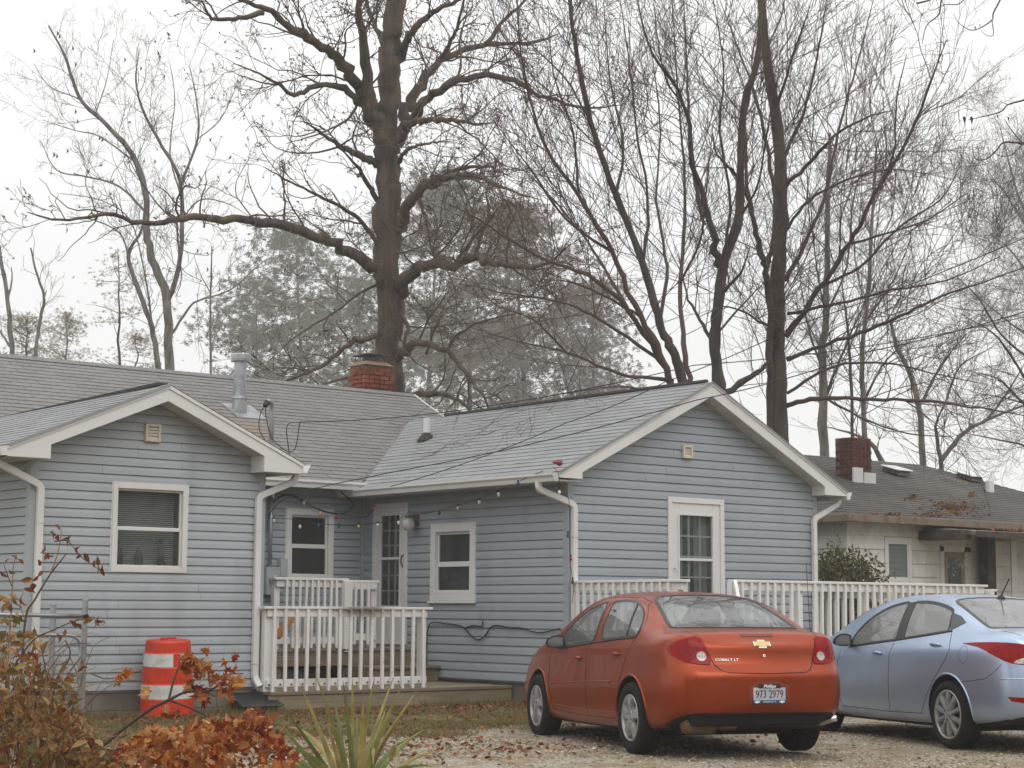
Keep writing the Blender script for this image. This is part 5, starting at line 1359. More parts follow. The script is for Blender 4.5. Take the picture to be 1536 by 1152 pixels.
def grow(poly, g):
    cx = sum(p[0] for p in poly)/len(poly); cy = sum(p[1] for p in poly)/len(poly)
    o = []
    n = len(poly)
    for i, p in enumerate(poly):
        a, b = Vector(poly[i-1]), Vector(poly[(i+1) % n]); t = (b-a).normalized(); nn = Vector((t.y, -t.x))
        if nn.dot(Vector(p)-Vector((cx, cy))) < 0: nn = -nn
        q = Vector(p)+nn*g; o.append((q.x, q.y))
    return o
def ring_patch(name, tree, view, outer, inner, m, root, off, side=1, n=72, thick=.006):
    """a strip between two outlines, laid on the body"""
    def rs(P):
        P = chaikin(P, 2); L = [math.dist(P[i], P[(i+1) % len(P)]) for i in range(len(P))]; T = sum(L); o = []; k = 0; acc = 0
        for j in range(n):
            d = T*j/n
            while acc+L[k] < d: acc += L[k]; k += 1
            t = (d-acc)/L[k]; a, b = P[k], P[(k+1) % len(P)]; o.append((a[0]+(b[0]-a[0])*t, a[1]+(b[1]-a[1])*t))
        return o
    A = rs(outer)
    # inner: nearest direction match keeps the strip even
    Bn = rs(inner); V = []; F = []
    N = []
    for P in (A, Bn):
        for p in P:
            h, nn = cast(tree, view, p[0], p[1], side)
            if h is None: h, nn = N[-1]
            N.append((h, nn)); V.append(tuple(h+nn*off))
    for j in range(n): F.append((j, (j+1) % n, n+(j+1) % n, n+j))
    for q, s_ in ((0, 1), (n, 1)):
        b0 = len(V)
        for j in range(n): h, nn = N[q+j]; V.append(tuple(h+nn*(off-thick)))
        F += [(q+j, q+(j+1) % n, b0+(j+1) % n, b0+j) for j in range(n)]
    return MB().add(V, F).build(name, m, root)
blackt = mat('black_window_trim', (.015, .015, .016), .35)
def windows(C, T, S, g, frames=.016, tr=None):
    for poly in S['win_side']:
        for sd in (-1, 1):
            patch('side_window', T, 'side', grow(poly, .006), g, C, off=.000, side=sd, thick=.003, smooth_n=2, step=.08)
            ring_patch('window_trim', T, 'side', grow(poly, frames), grow(poly, -.004), tr or blackt, C, .004, sd)
    for (poly, dy), nm in zip(S['win_end'], ('rear_window', 'windscreen')):
        v = 'glass' if dy > 0 else 'shield'
        patch(nm, T, v, grow(poly, .012), g, C, off=.001, thick=.003, step=.08)
        ring_patch('window_trim', T, v, grow(poly, .018), grow(poly, -.014), blackt, C, .0045, 1)
windows(C1, T1, S1, tint, .012)
def seats(C, x0=.36, yf=1.25, yr=.15, m=None):
    m = m or mat('grey_seat_cloth', (.12, .115, .105), .9)
    for x in (-x0, x0):
        b = MB(); b.hexa([(x-.24, yf, .45), (x+.24, yf, .45), (x+.24, yf+.14, .45), (x-.24, yf+.14, .45), (x-.2, yf-.22, 1.08), (x+.2, yf-.22, 1.08), (x+.2, yf-.13, 1.08), (x-.2, yf-.13, 1.08)])
        o = b.build('seat', m, C, bevel=.03); MB().box(x-.12, x+.12, yf-.26, yf-.17, 1.10, 1.27).build('headrest', m, C, bevel=.03)
        MB().box(x-.24, x+.24, yf+.1, yf+.55, .45, .58).build('seat', m, C, bevel=.03)
    MB().hexa([(-.62, yr, .45), (.62, yr, .45), (.62, yr+.14, .45), (-.62, yr+.14, .45), (-.56, yr-.25, 1.05), (.56, yr-.25, 1.05), (.56, yr-.15, 1.05), (-.56, yr-.15, 1.05)]).build('rear_seat', m, C, bevel=.03)
    for x in (-.33, .33): MB().box(x-.12, x+.12, yr-.28, yr-.19, 1.05, 1.16).build('headrest', m, C, bevel=.025)
    b = MB(); b.lathe([(.17, 0), (.185, .012), (.17, .024)], (0, 0, 0), 24); b.xf = None
    MB().hexa([(-.7, 2.1, .6), (.7, 2.1, .6), (.7, 2.5, .6), (-.7, 2.5, .6), (-.7, 2.05, .88), (.7, 2.05, .88), (.7, 2.5, .9), (-.7, 2.5, .9)]).build('dashboard', INT, C, bevel=.03)
    P = [(-.37+.18*math.cos(t*math.pi/8), 1.93+.05*math.sin(t*math.pi/8), .84+.17*math.sin(t*math.pi/8)) for t in range(17)]
    MB().tube(P, .014, 6).build('steering_wheel', blackt, C)
seats(C1)
gap = .0045
def seam(C, T, pts, sides=(-1, 1), r=.0042, view='side', name='door_gap', m=None):
    for sd in sides: line_on(name, T, view, pts, r, m or seam_m, C, sd, off=-r*.35)
seam(C1, T1, [(1.115, 1.385), (1.12, 1.15), (1.06, .97), (1.17, .93), (1.18, .898), (1.166, .662), (1.143, .30)][:2]+[(1.14, .97), (1.175, .9), (1.166, .662), (1.143, .30)])
seam(C1, T1, [(2.12, .30), (2.24, .52), (2.27, .75), (2.28, .90), (2.24, 1.0), (2.08, 1.14), (1.86, 1.25), (1.60, 1.335), (1.3, 1.375), (.9, 1.388), (.5, 1.378), (.28, 1.335), (.08, 1.25), (-.005, 1.16), (-.005, 1.09), (.07, 1.0), (.13, .88), (.20, .74), (.31, .56)])
seam(C1, T1, [(.36, .292), (1.2, .282), (2.12, .30)])
seam(C1, T1, [(2.95, .70), (3.15, .80), (3.4, .74)], name='bonnet_gap')
# divider in the rear door glass
for sd in (-1, 1): line_on('window_divider', T1, 'side', [(.385, 1.315), (.335, 1.17), (.285, 1.03)], .010, blackt, C1, sd, off=.001)
# belt strip under the glass
for sd in (-1, 1): line_on('belt_strip', T1, 'side', [(.07, 1.018), (.5, .998), (1.1, .96), (1.85, .908), (2.1, .898)], .009, blackt, C1, sd, off=.001)
for sd in (-1, 1): line_on('side_moulding', T1, 'side', [(.50, .618), (1.0, .602), (2.16, .556)], .011, red, C1, sd, off=.001)
for sd in (-1, 1): line_on('sill_crease', T1, 'side', [(.42, .345), (1.2, .335), (2.15, .35)], .009, red, C1, sd, off=-.003)
# mirrors
def mirror_(C, y, z, x, m, shell, sc=1.):
    prof = [(0, -.040), (0, .05), (-.05, .066), (-.11, .064), (-.165, .038), (-.19, -.002), (-.18, -.035), (-.12, -.052), (-.05, -.05)]
    for sd in (1, -1):
        V = []; n = len(prof)
        for yy, k in ((0, .96), (.012, 1.), (.06, .92), (.10, .66), (.125, .25)):
            for a, c in prof: V.append((-sd*(-x+0)+sd*0+(-1 if sd < 0 else 1)*(-a*sc*k if True else 0)+(0), y+yy*sc, z+c*sc*k+.004))
        V = [(sd*x+(vx-sd*x)*1., vy, vz) for vx, vy, vz in V]
        F = [(i*n+k, i*n+(k+1) % n, (i+1)*n+(k+1) % n, (i+1)*n+k) for i in range(4) for k in range(n)]+[tuple(range(n)), tuple(range(4*n, 5*n))]
        o = MB().add(V, F).build('wing_mirror', shell, C, bevel=.006)
        MB().add([(sd*x+sd*(-a)*sc*.84+sd*.012, y-.003, z+c*sc*.82+.004) for a, c in prof], [tuple(range(n))]).build('mirror_glass', m, o)
        MB().beam((sd*(x-.06), y+.06, z-.02), (sd*(x+.03), y+.05, z-.015), .05, .04).build('mirror_arm', shell, o)
mirror_m = mat('mirror_face', (.30, .31, .31), .12, metal=.7)
mirror_(C1, 1.93, .955, .80, mirror_m, black_plastic)
# handles
def handle(C, T, y, z, sd, m, L=.15):
    h, nn = cast(T, 'side', y, z, sd); V = []
    P = [(y-L/2, z), (y-L/2+.02, z+.002), (y, z+.004), (y+L/2-.02, z), (y+L/2, z-.004)]; Q = []
    for i, (a, b) in enumerate(P):
        q, nn = cast(T, 'side', a, b, sd); Q.append(q+nn*(.004 if i in (0, 4) else .026))
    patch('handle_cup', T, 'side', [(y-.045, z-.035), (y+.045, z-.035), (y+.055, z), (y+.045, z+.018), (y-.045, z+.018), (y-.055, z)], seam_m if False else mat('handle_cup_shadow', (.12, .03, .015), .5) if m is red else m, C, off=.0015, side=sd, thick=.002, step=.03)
    MB().tube(Q, [.008, .013, .014, .013, .008], 8).build('door_handle', m, C, smooth=True)
for sd in (-1, 1): handle(C1, T1, 1.375, .812, sd, red); handle(C1, T1, .375, .862, sd, red)
# ---- the tail
TL = [(-.540, 1.030), (-.505, .93), (-.458, .800), (-.56, .793), (-.66, .806), (-.735, .835), (-.772, .885), (-.768, .935), (-.735, .980), (-.66, 1.015)]
for sg in (1, -1):
    P = [(x*sg*1., z) for x, z in TL][::sg]
    lamp = patch('tail_lamp', T1, 'rear', P, red_lens, C1, off=.008, step=.025, thick=.02, smooth_n=1)
    c = (-.555*sg, .862)
    cir = lambda r, c=c: [(c[0]+r*math.cos(2*math.pi*k/16), c[1]+r*math.sin(2*math.pi*k/16)) for k in range(16)]
    patch('reverse_lamp', T1, 'rear', cir(.037), clear_lens, lamp, off=.012, step=.02, thick=.008, smooth_n=0)
    ring_patch('lamp_ring', T1, 'rear', cir(.042), cir(.035), mat('lamp_chrome', (.5, .3, .28), .2, metal=.6), lamp, .0125, thick=.006)
    c2 = (-.655*sg, .905); cir2 = lambda r, c=c2: [(c[0]+r*math.cos(2*math.pi*k/16), c[1]+r*math.sin(2*math.pi*k/16)) for k in range(16)]
    for r_ in (.055, .030): ring_patch('lamp_ring', T1, 'rear', cir2(r_), cir2(r_-.006), mat('dark_red_ring', (.13, .003, .006), .3), lamp, .0092, thick=.002)
seam(C1, T1, [(-.546, 1.05), (-.505, .93), (-.455, .795), (-.413, .748), (-.353, .728), (0, .720), (.353, .728), (.413, .748), (.455, .795), (.505, .93), (.546, 1.05)], (1,), view='rear', name='boot_gap', r=.005)
seam(C1, T1, [(-.60, -.60), (-.575, -.78), (-.55, -.82)], (1,), view='top', name='boot_gap'); seam(C1, T1, [(.60, -.60), (.575, -.78), (.55, -.82)], (1,), view='top', name='boot_gap')
0 and line_on('bumper_crease', T1, 'rear', [(-.76, .690), (-.4, .700), (0, .702), (.4, .700), (.76, .690)], .012, red, C1, off=-.006)
patch('brake_lamp', T1, 'rear', [(-.15, 1.026), (.15, 1.026), (.15, 1.046), (-.15, 1.046)], mat('dark_red_lens', (.15, .02, .012), .2), C1, off=.004, step=.03, smooth_n=0)
gold = mat('gold_emblem', (.62, .46, .20), .3, metal=.8)
bt = [(-.072, -.014), (-.034, -.014), (-.037, -.027), (.026, -.027), (.029, -.014), (.066, -.014), (.072, .014), (.034, .014), (.037, .027), (-.026, .027), (-.029, .014), (-.066, .014)]
em = patch('emblem', T1, 'rear', [(x*1.12, .962+z*1.15) for x, z in bt], chrome, C1, off=.010, smooth_n=0, step=.03, thick=.01)
patch('emblem_face', T1, 'rear', [(x*.98, .962+z*.88) for x, z in bt], gold, em, off=.0125, smooth_n=0, step=.03, thick=.004)
patch('lock', T1, 'rear', [(.013*math.cos(k*.6283), .868+.013*math.sin(k*.6283)) for k in range(10)], chrome, C1, off=.008, smooth_n=0, step=.02)
patch('lock_slot', T1, 'rear', [(-.002, .862), (.002, .862), (.002, .874), (-.002, .874)], seam_m, C1, off=.010, smooth_n=0, step=.02, thick=.003)
def on_tail(tree, x, z, off):
    h, nn = cast(tree, 'rear', x, z); nn = Vector((nn.x*.6, nn.y, nn.z)).normalized()
    xa = Vector((0, 0, 1)).cross(nn).normalized(); ya = nn.cross(xa)
    m = Matrix((xa, ya, nn)).transposed().to_4x4(); m.translation = h+nn*off; return m
text_mesh('badge', 'COBALT LT', .031, on_tail(T1, -.340, .832, .006), chrome, C1, .002, sx=1.3, bold=.0003)
# plate
pm = Matrix.Translation(Vector((0, -1.036, .552))) @ Matrix.Rotation(R(90), 4, 'X')
def pl(x0, x1, z0, z1, d0, d1): return MB().box(x0, x1, -1.036-d1, -1.036-d0, .552+z0, .552+z1)
patch('plate_recess', T1, 'rear', [(-.172, .455), (.172, .455), (.192, .50), (.185, .655), (-.185, .655), (-.18, .50)], mat('plate_recess', (.22, .035, .012), .5), C1, off=.002, step=.05, smooth_n=1)  # flat patch; the shade of the recess is painted in as darker red
fr_ = MB(); fr_.box(-.157, .157, -1.032, -1.012, .468, .636); plate = fr_.build('number_plate_frame', black_plastic, C1, bevel=.003)
pf = mat('plate_face', (.55, .55, .54), .45, noise=[(9, 2, (.33, .43, .50), .35, .65)])
pl(-.148, .148, -.060, .052, -.003, .0015).build('number_plate', pf, plate)
MB().box(-.103, .103, -1.0395, -1.033, .552+.046, .552+.080).build('dealer_tab', black_plastic, plate)
MB().box(-.150, .150, -1.0395, -1.033, .552-.080, .552-.052).build('dealer_band', mat('dark_blue_band', (.03, .07, .14), .4), plate)
pt = lambda x, z, d: Matrix.Translation(Vector((x, -1.036-d, .552+z))) @ Matrix.Rotation(R(90), 4, 'X')
text_mesh('plate_number', '973 2979', .092, pt(0, -.005, .002), mat('plate_red_ink', (.16, .03, .03), .5), plate, .001, sx=.74, bold=.0006)
text_mesh('dealer_name', 'Phillips', .036, pt(0, .063, .004), mat('white_ink', (.75, .75, .75), .5), plate, .001, shear=.25, sx=1.15, bold=.001)
text_mesh('dealer_town', 'FRANKFORT IL', .018, pt(0, -.066, .004), MATS['white_ink'], plate, .001)
for xx in (-.115, .115): MB().add([(xx+x*.35, -1.0402, .552-.066+z*.42) for x, z in bt], [tuple(range(12))]).build('emblem', MATS['white_ink'], plate)
# under the tail
MB().hexa([(-.60, -.86, .28), (.60, -.86, .28), (.62, -.3, .22), (-.62, -.3, .22), (-.66, -.90, .42), (.66, -.90, .42), (.66, -.3, .45), (-.66, -.3, .45)]).build('valance', under_m, C1, bevel=.02)
muf = mat('tan_muffler', (.20, .13, .065), .6, metal=.3, noise=[(7, 3, (.12, .07, .04), .4, .7)])
b = MB(); b.lathe([(.02, -.66), (.085, -.64), (.095, -.60), (.095, -.40), (.085, -.36), (.03, -.34)], (0, -.68, .30), 16, 'x'); b.lathe([(.03, -.35), (.07, -.33), (.08, -.30), (.08, -.18), (.03, -.14)], (0, -.70, .315), 16, 'x'); b.build('muffler', muf, C1, smooth=True)
MB().tube([(.52, -.6, .28), (.58, -.85, .30), (.62, -.97, .335), (.64, -1.0, .34)], .026, 10).build('tailpipe', chrome, C1, smooth=True)
MB().box(-.62, .62, -.2, 2.8, .17, .24).build('floor_pan', under_m, C1)
for yy in (.0, 2.62): MB().tube([(-.7, yy, .31), (.7, yy, .31)], .03, 6).build('axle', under_m, C1)
MB().tube([(.66, -.52, 1.05), (.66, -.50, 1.10), (.655, -.46, 1.68)], [.009, .004, .0025], 6).build('antenna', black_plastic, C1)
# nose: lamps and grille, seen only from the side
for sg in (1, -1): patch('headlamp', T1, 'side', [(3.15, .70), (3.50, .64), (3.56, .68), (3.45, .76), (3.2, .80)], clear_lens, C1, off=.003, side=sg, step=.05)
# ---------------- the light blue saloon
blue = paint_mat('metallic_light_blue_paint', (.40, .50, .66), (.36, .46, .61), .34, .7)
tint2 = glass_mat('blue_car_glass', (.62, .64, .62), .58, 1.75, .01, .42)  # sky reflection painted in by the same pale share, with dust
C2 = thing('parked_car', 'light blue sedan parked at the right edge beyond the orange red car', 'car', (14.721, 10.334, .033), rz=-R(21.0)); C2['local'] = 1; C2.rotation_euler.x = -.006
B2F = tighten([(1.045, .995), (1.60, .95), (1.96, .915), (1.97, .96), (1.88, 1.07), (1.72, 1.19), (1.45, 1.295), (1.22, 1.335), (1.06, 1.35)], (0, 2, 8))
B2R = tighten([(.115, 1.085), (.50, 1.045), (.885, 1.01), (.93, 1.35), (.68, 1.35), (.40, 1.312), (.215, 1.262), (.16, 1.17)], (0, 2, 3, 6))
G2 = tighten([(-.60, -.48), (-.3, -.53), (0, -.545), (.3, -.53), (.60, -.48), (.585, -.30), (.53, .2), (.455, .66), (.2, .74), (0, .755), (-.2, .74), (-.455, .66), (-.53, .2), (-.585, -.30)], (0, 4), .05)
F2 = [(-.63, 2.66), (0, 2.76), (.63, 2.66), (.585, 2.1), (.51, 1.62), (0, 1.55), (-.51, 1.62), (-.585, 2.1)]
zt2 = crv([(-.95, .98), (-.86, 1.06), (-.68, 1.095), (-.42, 1.12), (-.2, 1.185), (.1, 1.29), (.42, 1.385), (.75, 1.435), (1.1, 1.458), (1.5, 1.44), (1.9, 1.355), (2.3, 1.19), (2.66, 1.02), (2.9, .955), (3.2, .86), (3.35, .76), (3.42, .62)])
zr2 = crv([(-.95, .965), (-.86, 1.035), (-.68, 1.065), (-.44, 1.085), (-.25, 1.135), (.05, 1.24), (.42, 1.34), (.75, 1.385), (1.1, 1.402), (1.5, 1.375), (1.9, 1.285), (2.3, 1.12), (2.66, .975), (2.9, .92), (3.2, .82), (3.35, .72), (3.42, .60)])
S2 = dict(stations=[-.955, -.935, -.87, -.73, -.56, -.40, -.22, 0., .25, .55, .9, 1.25, 1.6, 1.95, 2.28, 2.62, 2.90, 3.12, 3.30, 3.38, 3.42], levels=9,
    zb=crv([(-.95, .34), (-.8, .29), (-.5, .24), (0, .20), (1.3, .185), (2.6, .19), (3.2, .22), (3.42, .25)]),
    ws=crv([(-.95, .50), (-.93, .60), (-.86, .69), (-.7, .76), (-.3, .79), (.5, .80), (2.6, .79), (3.2, .72), (3.38, .55), (3.42, .45)]),
    wm=crv([(-.95, .54), (-.93, .64), (-.86, .735), (-.7, .815), (-.4, .845), (.1, .853), (1.3, .848), (2.57, .85), (3.0, .82), (3.25, .72), (3.38, .58), (3.42, .50)]),
    zm=crv([(-.95, .58), (-.5, .60), (1.3, .55), (3.42, .48)]),
    wc=crv([(-.95, .53), (-.93, .63), (-.86, .72), (-.7, .795), (-.4, .835), (.2, .842), (1.3, .825), (2.6, .81), (3.1, .76), (3.35, .60), (3.42, .48)]),
    zc=crv([(-.95, .86), (-.5, .93), (.5, .90), (1.5, .82), (2.6, .76), (3.2, .66), (3.42, .55)]),
    wb=crv([(-.95, .50), (-.93, .60), (-.86, .68), (-.7, .74), (-.4, .765), (.1, .77), (1.3, .775), (2.4, .77), (2.8, .74), (3.2, .62), (3.42, .45)]),
    zbelt=crv([(-.95, .93), (-.8, .99), (-.4, 1.025), (.2, 1.035), (1.3, .965), (2.2, .895), (2.8, .86), (3.2, .77), (3.42, .57)]),
    wr=crv([(-.95, .48), (-.93, .57), (-.86, .64), (-.7, .675), (-.4, .68), (-.1, .655), (.3, .61), (.8, .585), (1.3, .58), (1.8, .595), (2.3, .635), (2.62, .67), (2.9, .67), (3.2, .56), (3.42, .42)]),
    zr=zr2, zt=zt2, wb_len=2.57, arch=.355, tyre=.312, bulge_r=-.07, bulge_f=.10,
    cab=[-.36, -.1, .2, .41, .5, .8, 1.1, 1.6, 2.0, 2.35, 2.6], win_side=[B2F, B2R], win_end=[(G2, 1), (F2, -1)],
    prof=lambda y, x, z: (max(0, 1-(y+.955)/.25)*(.045*min(1, max(0, (z-.70)/.10))+.03*max(0, (z-.8))/.3+.05*max(0, (.45-z))/.2)))
body2, T2 = lattice_body(S2, blue, under_m, C2)
do_wheels(C2, S2, T2, 10, .228, 1.48, blue)
windows(C2, T2, S2, tint2, .020)
# black pillar strips between the door windows, small dark quarter light behind
for sd in (-1, 1):
    patch('pillar_trim', T2, 'side', [(.895, 1.005), (1.035, .99), (1.05, 1.355), (.94, 1.36)], blackt, C2, off=.003, side=sd, smooth_n=0)
    patch('quarter_light', T2, 'side', [(.085, 1.085), (.135, 1.17), (.185, 1.25), (.03, 1.215), (-.09, 1.16), (.0, 1.115)], mat('dark_quarter_glass', (.03, .035, .035), .1), C2, off=.004, side=sd, smooth_n=0, step=.05)
seats(C2, .35, 1.2, .12, mat('pale_seat_cloth', (.33, .32, .30), .9))
seam(C2, T2, [(1.05, .975), (1.09, .85), (1.085, .53), (1.09, .30)])
seam(C2, T2, [(2.05, .30), (2.14, .5), (2.17, .7), (2.15, .88)])
seam(C2, T2, [(.05, 1.07), (.01, .99), (-.03, .905), (.03, .82), (.168, .69), (.30, .56), (.40, .44), (.46, .36), (.50, .302)])
seam(C2, T2, [(.50, .300), (1.1, .288), (2.05, .30)])
seam(C2, T2, [(-.24, .62), (-.40, .635), (-.60, .66), (-.70, .72), (-.77, .79)], name='bumper_gap', r=.0035)
for sd in (-1, 1):
    line_on('belt_strip', T2, 'side', [(.05, 1.08), (.5, 1.035), (1.0, .985), (1.60, .938), (1.98, .90)], .008, blackt, C2, sd, off=.001)
    #line_on('side_crease', T2, 'side', [(-.2, .955), (.4, .925), (1.3, .835), (2.1, .755)], .020, blue, C2, sd, off=-.012, n=8)
    #line_on('side_crease', T2, 'side', [(.6, .475), (1.1, .44), (1.7, .39), (2.0, .36)], .018, blue, C2, sd, off=-.011, n=8)
    handle(C2, T2, 1.32, .85, sd, blue, .16); handle(C2, T2, .225, .945, sd, blue, .16)
mirror_(C2, 1.90, .965, .80, mirror_m, black_plastic, 1.05)
ring_patch('fuel_flap', T2, 'side', [(-.263+.075*math.cos(k*.3927), .867+.085*math.sin(k*.3927)) for k in range(16)], [(-.263+.070*math.cos(k*.3927), .867+.080*math.sin(k*.3927)) for k in range(16)], mat('blue_gap', (.10, .14, .19), .6), C2, .0008, -1, thick=.002)
for sg in (1, -1):
    P = [(x*sg, z) for x, z in [(-.81, .968), (-.79, .982), (-.735, .986), (-.60, .972), (-.48, .94), (-.44, .85), (-.50, .80), (-.62, .785), (-.73, .805), (-.795, .87), (-.812, .93)]][::sg]
    lamp = patch('tail_lamp', T2, 'rear', P, red_lens, C2, off=.006, step=.03, thick=.02, smooth_n=1)
    patch('reverse_lamp', T2, 'rear', [(x*sg, z) for x, z in [(-.70, .80), (-.60, .795), (-.50, .81), (-.47, .86), (-.56, .86), (-.66, .835)]][::sg], clear_lens, lamp, off=.010, step=.03, smooth_n=1, thick=.006)
    patch('reflector', T2, 'rear', [(x*sg, z) for x, z in [(-.745, .508), (-.72, .47), (-.62, .45), (-.60, .50)]][::sg], red_lens, C2, off=.004, step=.04, smooth_n=0)
    patch('headlamp', T2, 'side', [(2.95, .72), (3.28, .62), (3.34, .66), (3.25, .74), (3.0, .80)], clear_lens, C2, off=.003, side=sg, step=.05)
seam(C2, T2, [(-.56, 1.06), (-.49, .95), (-.47, .80), (-.42, .74), (.42, .74), (.47, .80), (.49, .95), (.56, 1.06)], (1,), view='rear', name='boot_gap')
seam(C2, T2, [(-.60, -.55), (-.58, -.75), (-.56, -.80)], (1,), view='top', name='boot_gap')
line_on('rear_crease', T2, 'rear', [(-.78, .66), (-.4, .68), (0, .685), (.4, .68), (.78, .66)], .014, blue, C2, off=-.008)
MB().box(-.62, .62, -.2, 2.8, .17, .24).build('floor_pan', under_m, C2)
MB().hexa([(-.58, -.90, .26), (.58, -.90, .26), (.6, -.3, .22), (-.6, -.3, .22), (-.62, -.915, .37), (.62, -.915, .37), (.62, -.3, .4), (-.62, -.3, .4)]).build('valance', under_m, C2, bevel=.02)
h_, n_ = cast(T2, 'top', .10, .52)
MB().lathe([(.045, -.01), (.04, .012), (.012, .035)], h_, 10).build('antenna_base', black_plastic, C2, smooth=True)
MB().tube([h_+Vector((0, .0, .02)), h_+Vector((0, -.07, .10)), h_+Vector((0, -.15, .19))], [.008, .006, .007], 6).build('antenna', black_plastic, C2)
MB().box(-.15, .15, -.985, -.975, .55, .70).build('number_plate', pf, C2)
# ============================================================ TREES
bark_a = mat('furrowed_brown_bark', (.125, .095, .072), .95, noise=[(5, 5, (.055, .042, .034), .4, .65, (1, 1, .18)), (2.5, 4, (.17, .13, .075), .55, .8), (3.2, 3, (.20, .095, .045), .64, .75)], bump=(9, 1., .05, (1, 1, .15)))
bark_b = mat('grey_brown_bark', (.095, .075, .062), .95, noise=[(6, 5, (.045, .035, .030), .4, .65, (1, 1, .2)), (2, 4, (.12, .105, .06), .55, .8)], bump=(12, .9, .03, (1, 1, .15)))
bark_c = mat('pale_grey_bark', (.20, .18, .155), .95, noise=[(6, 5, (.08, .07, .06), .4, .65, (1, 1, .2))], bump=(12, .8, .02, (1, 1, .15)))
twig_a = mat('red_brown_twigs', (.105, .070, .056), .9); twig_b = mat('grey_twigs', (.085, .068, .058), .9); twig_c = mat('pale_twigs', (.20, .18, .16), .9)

def tubes_mesh(name, polys, m, parent, kind=None, label=None):
    """polys: (points (n,3), radii (n,), sides) -> one mesh, built in bulk"""
    groups = {}
    for p, r, s in polys: groups.setdefault((len(p), s), []).append((p, r))
    Vs, Fs, base = [], [], 0
    for (n, s), L in groups.items():
        P = np.array([q[0] for q in L]); Rr = np.array([q[1] for q in L]); N = len(L)
        D = np.empty_like(P); D[:, 1:-1] = P[:, 2:]-P[:, :-2]; D[:, 0] = P[:, 1]-P[:, 0]; D[:, -1] = P[:, -1]-P[:, -2]
        D /= np.linalg.norm(D, axis=2, keepdims=True)+1e-9
        A = np.tile(np.array([.31, .17, .93]), (N, n, 1)); hz = np.abs(D[..., 2]) > .85; A[hz] = np.array([.93, .3, .1])
        A[:] = A[:, :1]                      # one reference per branch keeps the rings aligned
        U = A-D*np.sum(A*D, 2, keepdims=True); U /= np.linalg.norm(U, axis=2, keepdims=True)+1e-9; W = np.cross(D, U)
        t = 2*np.pi*np.arange(s)/s
        V = P[:, :, None]+Rr[:, :, None, None]*(np.cos(t)[None, None, :, None]*U[:, :, None]+np.sin(t)[None, None, :, None]*W[:, :, None])
        i, j, k = np.meshgrid(np.arange(N), np.arange(n-1), np.arange(s), indexing='ij'); a = base+(i*n+j)*s+k; b = base+(i*n+j)*s+(k+1) % s
        Fs.append(np.stack([a, b, b+s, a+s], -1).reshape(-1, 4)); Vs.append(V.reshape(-1, 3)); base += N*n*s
    return np_mesh(name, np.concatenate(Vs), np.concatenate(Fs), m, parent, kind, label, smooth=True)
def cr_poly(P, n):
    P = np.asarray(P, float); P = np.vstack([2*P[0]-P[1], P, 2*P[-1]-P[-2]]); o = []
    for i in range(1, len(P)-2):
        for k in range(n):
            t = k/n; a, b, c, d = P[i-1:i+3]; o.append(.5*((2*b)+(c-a)*t+(2*a-5*b+4*c-d)*t*t+(3*b-a-3*c+d)*t**3))
    o.append(P[-2]); return np.array(o)
